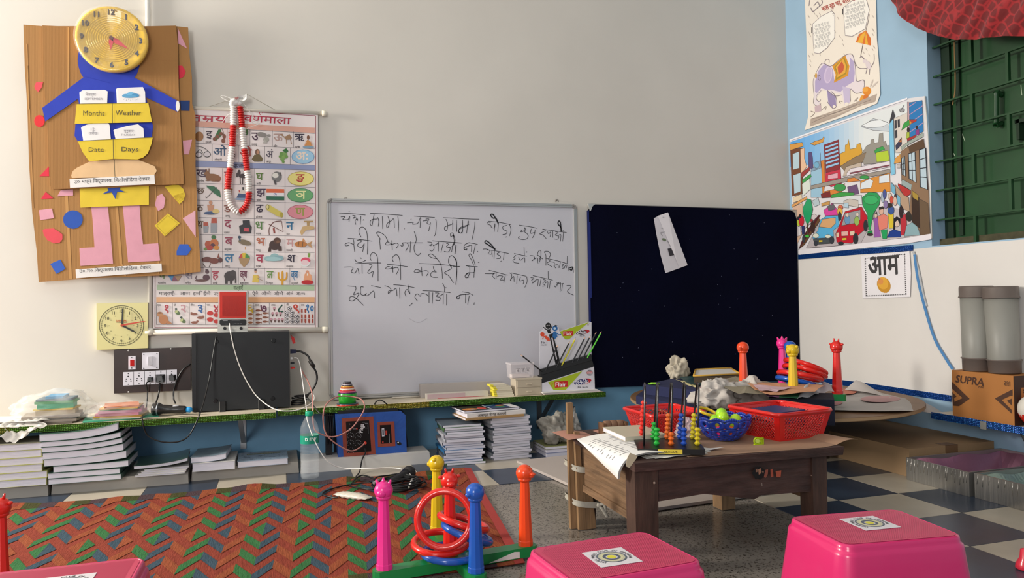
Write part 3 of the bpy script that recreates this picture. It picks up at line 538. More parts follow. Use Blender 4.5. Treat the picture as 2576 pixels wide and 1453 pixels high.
b = B(mat('1c1b20', .5))
for Kf, S_ in ((kw, S1), (kv, S2)):
    for st in S_.replace('\n', '|').split('|'):
        a = list(map(float, st.split())); q = [Kf(a[i], a[i+1], .0006) for i in range(0, len(a), 2)]
        if len(q) < 2 or (q[0]-q[-1]).length < 1e-6 and len(q) == 2: continue
        b.ribbon(spline(q, 4), .0026 if (q[0]-q[-1]).length > .006 else .006, (0, -1, 0))
out('handwriting', b, T, 'black marker handwriting', kind='stuff')
sm = mat('a2a1aa', .5); b = B(sm)
for a in ((850, 690, 950, 680), (1620, 1000, 1640, 990), (1150, 1440, 1250, 1462)): pass
for cx, cy, s_ in ((1052, 806, 22),):
    b.ribbon(spline([at(cx-s_, cy-5, Y=YW-.0006), at(cx, cy+5, Y=YW-.0006), at(cx+s_, cy-6, Y=YW-.0006)], 4), .0015, (0, -1, 0))
out('smudges', b, T, kind='stuff')
# ---------------------------------------------------------------- dark blue felt board
def fo(name, b, T, **k):      # the board's right end stands a little out from the wall
    b.v = [V((p.x, p.y-.05*(p.x-x0)/(x1-x0), p.z-.012*(p.x-x0)/(x1-x0))) for p in b.v]; return out(name, b, T, **k)
x0 = at(1482, 600, Y=YW).x; x1 = 2.690; z1 = at(1700, 519, Y=YW).z; z0 = at(1560, 971, Y=YW).z
T = thing('felt_board', 'dark navy blue felt pin board right of the whiteboard', 'pin board', ((x0+x1)/2, YW, z0))
felt = mat('04061c', .95, bump=.3, scale=90, var=.3, vscale=3, sheen=.0, spec=.1)
b = B(felt); b.prism([(x0+.02, YW, z1), (x1-.04, YW, z1), (x1-.012, YW, z1-.012), (x1, YW, z1-.05), (x1, YW, z0), (x0, YW, z0), (x0, YW, z1-.03)], (0, .014, 0)); fo('felt_panel', b, T)
b = B(mat('10236e', .7)); b.box(x0-.004, x0+.001, YW-.001, YW+.014, z0, z1-.03); b.box(x0+.001, x0+.008, YW-.0015, YW, .70, 1.08); fo('edge_fabric', b, T)
b = B(mat('c8c8c4', .3, metal=.5, bump=.5, scale=60)); b.prism([(x0-.002, YW-.002, z1+.003), (x0+.036, YW-.002, z1+.001), (x0+.022, YW-.002, z1-.008), (x0+.012, YW-.002, z1-.03), (x0+.006, YW-.002, z1-.035)], (0, .016, 0)); fo('corner_foil', b, T)
b = B(mat('bdb8b0', .5)); b.prism([(x1+.001, YW-.001, z1+.001), (x1-.04, YW-.001, z1+.001), (x1-.012, YW-.001, z1-.011), (x1+.001, YW-.001, z1-.045)], (0, .014, 0)); fo('corner_foil', b, T)
b = B(mat('8a8a88', .5)); b.box(x0, x1, YW-.001, YW+.014, z1, z1+.003); fo('top_edge', b, T)
b = B(mat('9aa0c0', .7))
for i in range(26):
    p = V((random.uniform(x0+.1, x1-.03), YW-.0006, random.uniform(z0+.1, z1-.03))); a = random.uniform(0, 3); b.ribbon([p, p+V((math.cos(a)*.004, 0, math.sin(a)*.004))], .0012, (0, -1, 0))
fo('lint_specks', b, T, kind='stuff')
kp = K(1460, 490, 2.848, Y=YW-.022)
T = thing('paper_slip', 'folded white paper slip with small flower pot drawing pinned to navy felt board', 'paper', kp(640, 340))
b = B(paper('d9d5dc')); b.prism([kp(527, 168), (kp(555, 152)), kp(610, 235), kp(722, 520), kp(610, 560), kp(575, 430), kp(545, 280)], (0, .0008, 0)); out('back_fold', b, T)
b = B(paper('dedae0')); b.prism([kp(555, 150, .002), kp(628, 125, .010), kp(768, 503, .004), kp(712, 522, .002), kp(690, 470, .006)], (0, .0008, 0)); out('front_fold', b, T)
d = Draw(kp, .003); d.raw('l 4a4650 2 580 240 600 238 600 265 575 270 590 295; e 6a7a60 600 320 16 9 20; l 4a4650 2 625 330 650 375; p 34323a 625 385 655 380 672 430 640 438').done('drawing', T)
b = B(mat('b8b8c0', .3, metal=.9)); b.ball(kp(590, 160, .006), .003, 8); out('pin', b, T)
# ---------------------------------------------------------------- right wall: elephant poster, street poster, mango card, sheet, ribbons
k5 = K(1960, 0, 4.151, X=WX-.006)
T = thing('elephant_poster', 'cream picture poster of lilac elephant walking in rain with small animals', 'poster', k5(650, 1300))
b = B(mat('efe6da', .5, bump=.05, scale=4)); b.prism([k5(265, -60), k5(1008, -60), k5(1020, 400), k5(1045, 700), k5(1055, 985), k5(1020, 1080), k5(700, 1210), k5(265, 1360, 0), k5(305, 1210), k5(298, 900), k5(285, 400)], (.0012, 0, 0)); out('sheet', b, T)
d = Draw(k5, .001)
d.raw('''p e6dbe0 365 1000 355 850 395 740 450 660 520 680 560 690 640 610 720 565 770 580 795 700 800 790 815 850 880 835 890 890 870 960 800 970 740 930 745 1060 715 1100 680 1095 655 990 560 960 600 1040 595 1110 560 1130 510 1080 495 950 450 940 400 1000 385 1040 430 1060 410 1105 370 1090
p b4a6cc 375 960 375 850 410 740 470 670 530 690 560 720 580 860 700 800 740 720 740 600 780 640 790 760 780 850 700 900 640 960 560 940 500 940 440 920 395 970
e d2c2de 512 780 42 92 8; e c4b4d4 515 780 30 76 8
p 9a8cb4 500 940 590 1010 595 1100 560 1128 515 1080; p c8bcd8 660 900 740 920 745 1050 715 1095 685 1090
p d8962c 555 690 690 575 735 690 720 790 570 865 590 780; p a88c2c 575 700 680 595 715 690 700 770 590 840 600 770; p e4a844 590 700 670 610 700 690 690 760 605 810 612 760; p c85c3c 610 700 655 640 680 690 670 740 620 780
l 7a6c78 4 365 1000 355 850 395 740 450 660 520 690 560 680 640 610 720 565 770 580 795 700 800 790 815 850 880 835 890 890 870 960; l 7a6c78 4 870 960 800 975 745 930 745 1060; l 7a6c78 4 655 990 580 1000 500 940; l 7a6c78 4 500 1060 560 1130 600 1100 590 1010 540 950; l 7a6c78 4 440 940 385 1010 410 1060 435 1040; l 7a6c78 4 365 1000 360 1080 410 1110 435 1080
l 7a6c78 4 430 800 415 785 408 820 425 840 435 815; l 7a6c78 4 475 650 490 622 520 625 520 660; l 7a6c78 4 785 640 820 700 860 715 915 712
e d0a050 385 790 12 28; e efe6da 572 1112 14 16; e efe6da 705 1082 20 14; e efe6da 392 1160 26 16; p c8b0b8 370 1110 435 1090 440 1160 375 1175
p d8702c 800 440 830 360 905 318 955 400 955 475 900 462 850 450; p e8b03c 815 445 850 370 905 320 870 450; p e8b03c 895 460 905 330 930 470; l 4a3a38 5 875 460 850 590
l 6a5a60 4 905 320 930 220 940 150; e ddd0d4 930 680 26 48 -20; e ddd0d4 895 640 22 22; l 8a7c84 6 960 700 990 640 990 560; l 8a7c84 6 920 700 905 770; l 8a7c84 6 945 720 940 780; l 8a7c84 6 890 620 860 590 840 605
e e08c2c 915 950 44 46; e e8a444 900 935 30 26; e d8782c 900 1010 34 20 -30; e e09c3c 860 1030 16 40 20; e d0c4bc 965 870 8 44 20; e d0c4bc 1000 880 8 48 45
p b4a498 330 1240 560 1160 700 1110 1020 980 1000 1060 860 1100 600 1220 320 1320; p cabcae 400 1230 620 1150 900 1060 880 1085 620 1190; l 8a7c74 4 340 1280 500 1210 700 1140 960 1040; l 8a7c74 4 350 1240 600 1170 820 1085
l 8a7c74 4 440 1150 490 1110 480 1150; l 8a7c74 4 330 1220 370 1180 330 1160; l 8a7c74 4 780 1060 820 1020 800 1060; l 8a7c74 4 640 1080 625 1055 660 1060''')
for q in ((350, 250, 440, 170, 550, 115, 580, 150, 580, 390, 500, 500, 420, 560, 365, 550, 355, 420), (670, 80, 760, 10, 900, -40, 940, 100, 900, 300, 760, 380, 690, 370, 680, 230)):
    d.p('f3efe8', *q); d.l('8a8088', 4, *q, q[0], q[1])
for k in range(7): d.t('8a888c', 378+(k % 2)*14, 290+k*36, 22, 'रस रहा भई रस रहा', .0, w=150, ang=-15)
for k in range(7): d.t('8a888c', 695+(k % 2)*14, 90+k*36, 22, 'बरस रहा भई पानी बरसे', .0, w=200, ang=-17)
d.t('b4564c', 455, 118, 40, 'बरस रहा भई, बरस रहा', .02, w=360, ang=-20)
for i in range(90):
    x = random.uniform(300, 1000); y = random.uniform(60, 700)
    if (380 < x < 570 and 160 < y < 540) or (680 < x < 930 and y < 350) or (y > 560 and 380 < x < 960): continue
    d.l('b8aca8', 3, x, y, x+14, y+26)
for q in ((310, 60, 330, -20, 420, -20, 450, 30, 400, 80, 350, 120, 330, 80), (360, 60, 400, 20, 420, 60)): d.l('8a8088', 5, *q, sm=1)
d.l('3a3438', 7, 340, 285, 340, 345).l('3a3438', 7, 662, 90, 662, 150)
d.done('printed_picture', T)
k6 = K(1960, 230, 3.379, X=WX-.004)
T = thing('street_poster', 'colourful busy city street poster with blue and red cars on right wall', 'poster', k6(700, 1300))
ps = mat('e2dfe4', .25, bump=.06, scale=3, coat=.5)
b = B(ps); b.prism([k6(88, 415), k6(500, 265), k6(1088, 60), k6(1240, 40), k6(1262, 350), k6(1300, 1250), k6(1110, 1290), k6(600, 1345), k6(160, 1395), k6(110, 980), k6(100, 700)], (.001, 0, 0)); out('sheet', b, T)
d = Draw(k6, .001); d.rough = .3; d.ow = 2.2
d.ow = 0
for i in range(24):
    t = i/23; x0 = 95+i*41.5; x1 = x0+42; a = [90+(225-90)*min(1, t*1.6), 165+(230-165)*min(1, t*1.6), 232]; cc = '%02x%02x%02x' % tuple(int(v) for v in a); d.p(cc, x0, 430-(x0-95)*.345, x1, 430-(x1-95)*.345, x1, 640-(x1-95)*.1, x0, 640-(x0-95)*.1)
d.ow = 2.2
d.raw('''p 9cc4e8 96 660 97 661 98 662;  p c8d0d8 700 300 800 230 920 260 940 340 800 330; p e8ecf0 700 290 780 250 860 240 930 270 880 300 760 310
p d89c4c 265 445 300 425 365 405 380 380 384 395 375 430 300 458; p 5a4c7c 250 520 275 515 285 560 290 660 250 650; p 88a0b8 270 660 300 640 300 610 345 590 350 520 355 640 365 650 365 900 275 900; e 78b0d0 318 625 22 28; p 9cc4dc 270 680 330 660 380 640 380 900 270 900
p d8843c 355 590 385 580 390 780 380 850 470 830 560 780 520 880 370 900 360 650; p 8c3038 380 455 508 408 518 660 395 690; p 9cc4e8 392 468 500 430 500 448 392 488; p 9cc4e8 392 500 500 462 500 482 392 520; p 9cc4e8 392 532 500 496 502 515 394 553; p 9cc4e8 394 565 503 530 504 550 396 586; p 9cc4e8 396 600 504 565 506 583 398 620; p 9cc4e8 398 634 508 600 510 618 400 655
p c8344c 395 690 520 660 530 780 440 810 390 770; p e0a8b8 415 710 498 690 498 735 415 745; p d8a43c 515 530 560 510 562 455 580 450 590 405 598 455 605 490 655 480 660 450 690 440 705 500 710 560 560 620 520 640
p 98948c 700 530 745 460 775 450 780 410 805 405 810 440 845 430 850 360 882 350 885 430 905 420 915 460 940 455 942 600 720 620; p 8c7860 520 635 640 560 742 515 710 600 560 680; p c4b4a4 570 640 700 600 700 700 540 720
p b4cc3c 820 520 925 500 935 560 930 590 830 600; p 3ca050 810 505 830 485 880 465 900 490 815 525; p 9c948c 270 800 560 730 940 660 945 690 600 760 270 830; p e4dce4 575 690 610 655 940 590 942 640 575 718; p 8c4858 600 690 940 622 940 632 600 702
p d8903c 690 760 940 690 945 850 690 860; p dce4ec 700 775 770 740 800 760 780 820 690 830; p dce4ec 850 720 935 700 940 770 850 780; p d8843c 580 740 640 730 690 760 580 770; e 3c9850 515 815 50 32; e 3c9850 725 728 40 16; p 6c5078 580 810 660 790 680 870 590 880
p 74442c 95 490 210 480 195 870 110 890; p b8d0dc 115 530 172 510 172 650 118 665; p b8d0dc 120 710 182 690 182 850 128 868; p d89c4c 90 450 195 432 205 465 95 500; p e8c0a0 180 490 215 480 215 570 235 640 185 700; p a03c3c 188 690 258 640 258 670 190 735; p 3ca050 195 750 265 700 275 720 200 785; p dce4dc 195 785 258 740 265 830 200 890; p e4d0b0 120 900 190 870 195 920 120 945; p dca060 105 965 235 890 235 915 112 985
p d8b49c 115 980 200 950 200 1200 150 1300 140 1100; p 6c4c34 165 1340 215 1300 350 1090 330 1070 175 1330; p b8b0b4 350 1090 780 1080 740 1290 250 1330 230 1330; p c4bcc0 700 1280 800 1080 830 980 1040 1000 1190 1200 1200 1225 700 1290; p d4c8cc 150 1240 200 1180 330 1060 300 1040 150 1100; p 58282c 165 1345 245 1220 350 1050 335 1050 215 1210
p b8c8d0 280 930 330 900 345 960 300 980; p c89858 360 950 430 930 430 960 360 975; p 3c9c48 440 880 520 855 640 860 635 885 500 905 445 905; p d8dce0 440 905 640 880 700 880 705 960 440 950; p 7c2c2c 355 870 430 845 440 900 360 905; p d848a0 378 1010 450 950 490 1000 500 1050 390 1055; p 64646c 410 975 460 955 480 1000 420 1015
p c8c0b8 548 930 600 912 672 925 675 985 550 960; p b4d0e0 548 950 590 945 590 990 550 985; e d87050 520 985 22 20; e e0b050 515 1020 22 34; e 3a4044 515 1060 14 40
p 5cb0dc 285 1240 330 1180 350 1090 400 1060 500 1055 510 1140 460 1180 465 1230 390 1280 300 1290; p d8a878 340 1150 370 1085 480 1070 480 1120 440 1160; p 4c5458 288 1250 440 1240 450 1290 300 1300; e 3c4048 312 1290 18 22; e 3c4048 448 1262 20 32; e dce0d0 312 1225 26 20; e dce0d0 415 1230 24 16; p d8c43c 338 1262 368 1262 368 1278 338 1280
p c02434 480 1210 510 1140 560 1020 700 980 745 1060 755 1150 720 1180 660 1230 620 1290 490 1280; p 9c9ca0 530 1140 560 1035 690 1005 690 1090 640 1120; e 6c98c0 580 1090 24 40; e 98b860 660 1100 22 40; e dcccc0 580 1050 12 18; e dcccc0 665 1045 12 18; p e0c8b0 485 1200 510 1195 510 1235 485 1240; p e0c8b0 600 1190 640 1180 645 1220 605 1225; p e0b0a8 528 1190 585 1185 585 1225 530 1228; p d8c43c 535 1245 572 1242 572 1262 535 1264; e 34383c 735 1140 18 50; e 34383c 650 1250 22 46; e 34383c 525 1290 24 14
p 2c9c58 705 900 760 855 830 860 860 900 850 960 800 1040 775 1180 760 1180 750 1040 710 970; e 3cb068 780 920 60 40; p 28884c 752 1190 790 1180 795 1205 750 1210; e 3c3430 772 1215 26 12; p 28a068 200 990 240 910 270 920 285 1000 270 1080 240 1140 210 1060; p 5c4c34 236 1120 244 1120 246 1220 236 1220; e 4cc048 238 1228 18 14
e b8c848 165 1110 18 34; e 34303c 162 1078 10 14; e c82c3c 190 1100 22 44; e 2c2c34 178 1060 12 16; p 343c6c 190 1140 215 1140 215 1210 195 1215; p dcd8dc 160 1145 180 1150 185 1220 162 1230; e 3c4248 208 1250 12 34; e 44302c 285 1150 18 50; e a04040 275 1095 12 12
p 2c2c34 810 1040 830 1020 835 1060 812 1070; p 985ca8 800 1080 840 1070 850 1120 862 1235 805 1240 812 1150; e d8c0b0 822 1055 12 20; p e08474 835 1060 890 1040 925 1060 920 1160 850 1180; e d8b09c 868 1015 20 34; p 34302c 848 985 880 975 892 995 850 1005; p 2ca060 865 1180 920 1170 915 1250 880 1250; p d8c03c 925 1030 970 1010 975 1160 935 1165; e 3c5898 950 1010 28 36; e 34302c 940 968 22 20; p 24408c 915 1240 940 1190 975 1170 1030 1190 1035 1235; e d8c0b0 1000 1110 28 40; p 24222c 970 1170 975 1080 1000 1062 1028 1080 1028 1130 1008 1090 985 1110 985 1170; p b83440 1030 1060 1080 1040 1085 1150 1060 1220 1035 1220; e 34282c 1038 1020 18 60; p 8cacb4 1065 1230 1080 1140 1130 1110 1180 1150 1195 1220; e 34302c 1105 1060 30 44
e a8b8c8 880 900 14 44; e 4c5898 895 870 14 40; e d8c0b0 940 890 14 30; e 34303c 990 900 14 34; e c85040 955 920 14 34; e d8b8a8 985 930 16 40; e 8878a8 905 960 18 34
p 84c4e4 935 280 970 230 985 700 950 710 940 500; p d8d0c8 975 230 1090 180 1090 500 1040 520 990 520; p 3c3c44 982 248 998 242 1000 310 984 318; p 3c3c44 1008 240 1024 234 1026 300 1010 308; p 3c3c44 986 332 1002 326 1004 390 988 398; e 9c9ca0 1042 158 22 16; l 5c5c60 4 1030 170 1060 115; p 3c3c44 965 155 985 210 935 270
p c0a0a8 1088 90 1105 90 1110 400 1095 400; p 2c78b8 1105 95 1215 75 1225 340 1110 400; l b090b0 6 1105 130 1160 92; l b090b0 6 1105 200 1220 120; l b090b0 6 1110 270 1222 190; l b090b0 6 1112 345 1225 265
p 3c9c48 1040 330 1060 270 1105 240 1130 260 1100 290; p d88c34 1105 238 1140 250 1110 290; p b03c34 1110 238 1172 238 1165 255 1130 270; e 34282c 1098 325 12 20; p a8b848 1085 345 1108 345 1108 400 1080 400; e 34282c 1170 305 10 14; p 8c3c84 1160 330 1190 320 1190 365 1160 375; p a83434 1085 400 1160 370 1165 390 1090 420; p 9ca8a0 1035 470 1100 425 1225 350 1225 385 1100 450 1040 500
p 8c7058 1035 510 1110 460 1228 400 1268 800 1285 1215 1200 1225 1190 1180 1110 1020 1120 850 1040 760; p 5c4634 1100 470 1228 405 1240 480 1110 520; p b8ccd8 1040 570 1068 550 1075 720 1045 705; p b8ccd8 1098 530 1155 512 1165 775 1105 740; p b8ccd8 1193 495 1245 480 1262 835 1200 810
k 24242c 6 1040 570 1068 550 1075 720 1045 705 1040 570; k 24242c 8 1098 530 1155 512 1165 775 1105 740 1098 530; k 24242c 9 1193 495 1245 480 1262 835 1200 810 1193 495; k 24242c 5 1126 520 1135 760; k 24242c 5 1100 600 1158 585; k 24242c 5 1102 670 1162 670; k 24242c 6 1195 580 1250 560; k 24242c 6 1197 655 1255 645; k 24242c 6 1198 725 1258 730; k 24242c 5 1054 560 1060 715; k 24242c 4 1042 620 1070 610; k 24242c 4 1043 660 1073 665
p d89c4c 985 570 1030 530 1035 600 975 615; p c4bcb8 1000 620 1030 615 1030 650 1000 650; p 3c3c54 990 460 1040 390 1042 450 995 500; p c86c34 1018 430 1042 395 1040 430; p 98a8a8 1045 745 1128 790 1120 840 1040 790; p b43434 1010 780 1118 840 1118 870 1070 900 1010 800; p b49880 985 790 1060 880 1100 900 1110 1020 1060 1000 1000 900; p 74b0cc 950 770 985 810 985 880 955 850; p 74b0cc 1000 870 1030 900 1030 980 1005 950; p 3c2c24 1125 880 1190 900 1240 1200 1130 1110; p a88c3c 1130 840 1182 880 1182 930 1135 900; p 6c5844 1190 910 1265 950 1285 1215 1200 1225''')
d.ow = 0; d.l('f0eef4', 8, 88, 415, 500, 265, 1088, 60).l('e8e4ea', 26, 168, 1368, 600, 1322, 1110, 1262, 1290, 1232)
d.done('printed_picture', T)
b = B(mat('ffffff', .1, alpha=.12, bump=.5, scale=14)); b.prism([k6(1088, 60, .004), k6(1240, 40, .004), k6(1300, 1250, .004), k6(1112, 1270, .004)], (.0005, 0, 0)); out('clear_cover_fold', b, T)
b = B(mat('dcdad6', .5)); b.tube([k6(1238, 40, .005), k6(1262, 350, .006), k6(1285, 800, .006), k6(1298, 1245, .005)], .003, 6); out('edge_strip', b, T)
# white lining sheet and ribbons
T = thing('wall_lining_sheet', 'white paper sheet lining lower right wall under window and posters', 'paper sheet', (WX, 2.5, .3))
b = B(mat('dedad6', .6, bump=.25, scale=5, var=.04, vscale=3))
def shf(u, v): return V((WX-.004-.0018*math.sin(u*23)*math.sin(v*5)-.001*math.sin(u*61), 3.474-u*2.2, .262+v*(.63)))
b.grid(shf, 60, 16); out('sheet', b, T)
def sequin(col, hi):
    M = bpy.data.materials.new('sequin_'+col); M.use_nodes = True; nt = M.node_tree; N = nt.nodes; L = nt.links; P = N['Principled BSDF']
    tc = N.new('ShaderNodeTexCoord'); vo = N.new('ShaderNodeTexVoronoi'); vo.inputs['Scale'].default_value = 170; vo.inputs['Randomness'].default_value = .25; L.new(tc.outputs['Object'], vo.inputs[0])
    nz = N.new('ShaderNodeTexNoise'); nz.inputs['Scale'].default_value = 7; L.new(tc.outputs['Object'], nz.inputs[0])
    r1 = N.new('ShaderNodeValToRGB'); r1.color_ramp.elements[0].color = (*lin(hi), 1); r1.color_ramp.elements[1].color = (*lin(col), 1); r1.color_ramp.elements[0].position = .15; r1.color_ramp.elements[1].position = .45
    L.new(vo.outputs['Distance'], r1.inputs[0]); L.new(r1.outputs[0], P.inputs['Base Color']); P.inputs['Metallic'].default_value = .5; P.inputs['Roughness'].default_value = .25
    bp = N.new('ShaderNodeBump'); bp.inputs['Strength'].default_value = .9; bp.inputs['Distance'].default_value = .003; bp.invert = True; L.new(vo.outputs['Distance'], bp.inputs['Height']); L.new(bp.outputs[0], P.inputs['Normal']); return M
sqb = sequin('10418c', '3c9ce0'); sqg = sequin('3a5c14', '8cd83c'); sqo = sequin('6a6414', 'e0a848'); sqr = sequin('4a5a10', 'e08a34')
def ribn(name, pts, wd, label, M=sqb, nrm=(-1, 0, 0)):
    b = B(M); q = spline(pts, 6); n = V(nrm); b.ribbon(q, wd, n); b.v += [p-n*.002 for p in b.v]; k = len(q)*2; b.f += [[i+k for i in f][::-1] for f in list(b.f)]; b.mi += b.mi; b.sm += b.sm
    b.f += [[0, 1, 1+k, k], [k-2, k-1, 2*k-1, 2*k-2][::-1]]+[[2*i, 2*i+2, 2*i+2+k, 2*i+k] for i in range(len(q)-1)]+[[2*i+1, 2*i+3, 2*i+3+k, 2*i+1+k] for i in range(len(q)-1)]; b.mi += [0]*(2*len(q)); b.sm += [False]*(2*len(q))
    return one(name, b, label, 'ribbon')
ribn('sequin_ribbon', [at(x, y, X=WX-.008) for x, y in ((2008, 646), (2150, 634), (2296, 623))], .026, 'blue sequin ribbon running under the street poster')
ribn('sequin_ribbon', [at(x, y, X=WX-.008) for x, y in ((2030, 952), (2150, 966), (2280, 985), (2392, 1002))], .026, 'dark blue sequin ribbon along bottom of white lining sheet')
ribn('blue_ribbon', [at(x, y, X=WX-.012) for x, y in ((2300, 640), (2308, 700), (2325, 770), (2350, 850), (2378, 900), (2396, 928))], .012, 'plain blue ribbon strip hanging diagonally beside the mango card', mat('4f86bd', .5))
ribn('white_ribbon', [at(x, y, X=WX-.010) for x, y in ((2297, 632), (2312, 690), (2322, 740), (2330, 770))], .010, 'loose silvery white strip end hanging above the blue ribbon', mat('b4b8bc', .3, bump=.5, scale=50))
k7 = K(2100, 600, 2.906, X=WX-.009)
T = thing('mango_card', 'white flash card with Hindi word and yellow mango on right wall', 'flash card', k7(375, 430))
b = B(paper('eae7ec')); b.prism([k7(193, 125), k7(545, 90), k7(556, 250), k7(550, 425), k7(203, 437)], (.001, 0, 0)); out('card', b, T)
d = Draw(k7, .0008); d.t('3c3a3c', 250, 268, 100, 'आम', .035, w=215, ang=-3)
d.e('c8902c', 358, 338, 48, 60, -25).e('e0a83c', 352, 325, 38, 46, -20).p('c8902c', 330, 370, 395, 375, 380, 396, 368, 394).e('d8904c', 335, 312, 20, 24)
d.l('5a4630', 4, 330, 300, 322, 285)
def tris(xa, ya, xb, yb, n, vert=False):
    for i in range(n):
        x = xa+(xb-xa)*i/(n-1); y = ya+(yb-ya)*i/(n-1); d.p('4c4a4c', x-4, y-5, x+6, y, x-4, y+5)
tris(225, 143, 512, 112, 24); tris(230, 418, 520, 406, 24); tris(222, 150, 230, 412, 20); tris(510, 118, 519, 400, 20); d.done('print', T)
# shelf 3 on the right wall is in the shelf section
# ---------------------------------------------------------------- window with green steel shutters behind a grille
gr = mat('184522', .42, bump=.1, scale=20, var=.2, vscale=7, coat=.2); gd = mat('0f2b16', .5, var=.2, vscale=9)
WB = thing('window_shutters', 'dark green steel window shutters behind the welded grille', 'window shutter', (WX+.11, 1.9, WZ0))
XS = WX+.085
b = B(gr)
yv = [2.53, 2.485, 1.94, 1.93, 1.2, .72]
b.box(XS, XS+.012, 1.945, 2.50, WZ0+.03, WZ1); out('panel', b, WB); b = B(gr); b.box(XS, XS+.012, .72, 1.935, WZ0+.03, WZ1); out('panel', b, WB)
b = B(gd); b.box(XS-.012, XS+.03, 2.5005, 2.543, WZ0+.031, WZ1); out('frame_post', b, WB)
b = B(gd); b.box(XS-.01, XS, 2.455, 2.475, WZ0+.04, WZ1); out('edge_strip', b, WB)
b = B(mat('4a4630', .8, bump=.6, scale=40, var=.4, vscale=30)); b.box(WX+.043, XS-.0005, .7, 2.545, WZ0+.0005, WZ0+.03); out('dirty_sill', b, WB)
k8 = K(2300, 60, 2.505, X=XS-.03)
b = B(gr); p = k8(515, 430); q = k8(515, 640); b.tube(spline([p+V((.03, 0, -.01)), p, p+V((0, 0, -.012)), q+V((0, 0, .012)), q, q+V((.03, 0, .01))], 4), .011, 8); out('pull_handle', b, WB)
b = B(gd); p = k8(632, 605); b.box(p.x, p.x+.03, p.y-.05, p.y, p.z-.015, p.z); b.box(p.x, p.x+.03, p.y-.018, p.y-.006, p.z-.08, p.z); out('latch', b, WB)
b = B(mat('a8b8a0', .7))
for x, y, x2, y2 in ((160, 225, 180, 260), (165, 255, 172, 270), (290, 662, 320, 740), (238, 690, 248, 720), (200, 1060, 225, 1130), (225, 1100, 230, 1120), (672, 385, 678, 450), (182, 785, 190, 805), (150, 450, 153, 462), (248, 815, 255, 832), (158, 920, 160, 935)):
    b.ribbon([at(2300+x/2.505, 60+y/2.505, X=XS-.001), at(2300+x2/2.505, 60+y2/2.505, X=XS-.001)], .003, (-1, 0, 0))
out('paint_scratches', b, WB, kind='stuff')
G = thing('window_grille', 'green welded flat-bar window grille in brick-like pattern', 'grille', (WX+.03, 1.9, WZ0))
kgz = K(2300, 60, 2.505, X=WX+.035)
bars = [((65, 162), 110, (690, -70)), ]
zs = []
for y in (162, 345, 520, 697, 880, 1060, 1243): zs.append(kgz(100, y).z)
zs += [zs[0]+.155, zs[0]+.31, zs[0]+.465]
for i, z in enumerate(zs):
    b = B(gr); b.box(WX+.028, WX+.042, .72, 2.545, z-.0035, z+.0035); out('bar', b, G)
zz = sorted(zs); zz = [WZ0]+zz+[WZ1]
offs = 0
for i in range(len(zz)-1):
    ph = {0: 0, 1: 1, 2: 0}.get(i, i % 2)
    y = 2.36 if i % 2 == 0 else 2.20
    while y > .75:
        b = B(gr); b.box(WX+.028, WX+.042, y-.006, y+.006, zz[i]+.0036, zz[i+1]-.0036); out('bar', b, G); y -= .33
b = B(mat('8a6c44', .8)); b.tube(spline([k8(252, 80), k8(254, 200), k8(258, 330), k8(256, 430), k8(240, 512)], 6), .003, 6); one('hanging_string', b, 'thin brown string hanging down in front of green shutters', 'string')
# red curtain gathered over the window top
M = bpy.data.materials.new('red_curtain'); M.use_nodes = True; nt = M.node_tree; N = nt.nodes; L = nt.links; P = N['Principled BSDF']
uv = N.new('ShaderNodeTexCoord'); mp = N.new('ShaderNodeMapping'); mp.inputs['Rotation'].default_value = (.6, 0, 0); L.new(uv.outputs['Object'], mp.inputs[0])
br = N.new('ShaderNodeTexVoronoi'); br.feature = 'DISTANCE_TO_EDGE'; br.inputs['Scale'].default_value = 26; br.inputs['Randomness'].default_value = .45; L.new(mp.outputs[0], br.inputs[0])
rp = N.new('ShaderNodeValToRGB'); rp.color_ramp.elements[0].position = .05; rp.color_ramp.elements[0].color = (*lin('9c1a20'), 1); rp.color_ramp.elements[1].position = .12; rp.color_ramp.elements[1].color = (*lin('6c080e'), 1)
L.new(br.outputs[0], rp.inputs[0]); L.new(rp.outputs[0], P.inputs['Base Color']); P.inputs['Roughness'].default_value = .7; P.inputs['Sheen Weight'].default_value = .2
bp = N.new('ShaderNodeBump'); bp.inputs['Strength'].default_value = .5; bp.inputs['Distance'].default_value = .004; L.new(br.outputs[0], bp.inputs['Height']); L.new(bp.outputs[0], P.inputs['Normal'])
XC = 2.56
low = [(2225, -60), (2242, 5), (2280, 55), (2330, 82), (2400, 100), (2450, 99), (2510, 92), (2576, 90), (2700, 80), (2900, 60)]
def cur(u, v):
    s_ = u*(len(low)-1); i = min(int(s_), len(low)-2); t = s_-i; x = low[i][0]*(1-t)+low[i+1][0]*t; y = low[i][1]*(1-t)+low[i+1][1]*t
    p = at(x, y, X=XC); top = at(2330+u*500, -260, X=XC+.02)
    q = p.lerp(top, v); q.x += .022*math.sin(u*26+v*9)*(v*.8+.2)-.07*math.sin(PI*min(1, v*1.3))*.6+.01*math.sin(u*60-v*14); return q
b = B(M); b.grid(cur, 90, 26); b.grid(lambda u, v: cur(u, v*.12)+V((.05*v, 0, .03*v)), 60, 4)
one('red_curtain', b, 'crimson red crinkle-patterned curtain bunched across top of window', 'curtain')
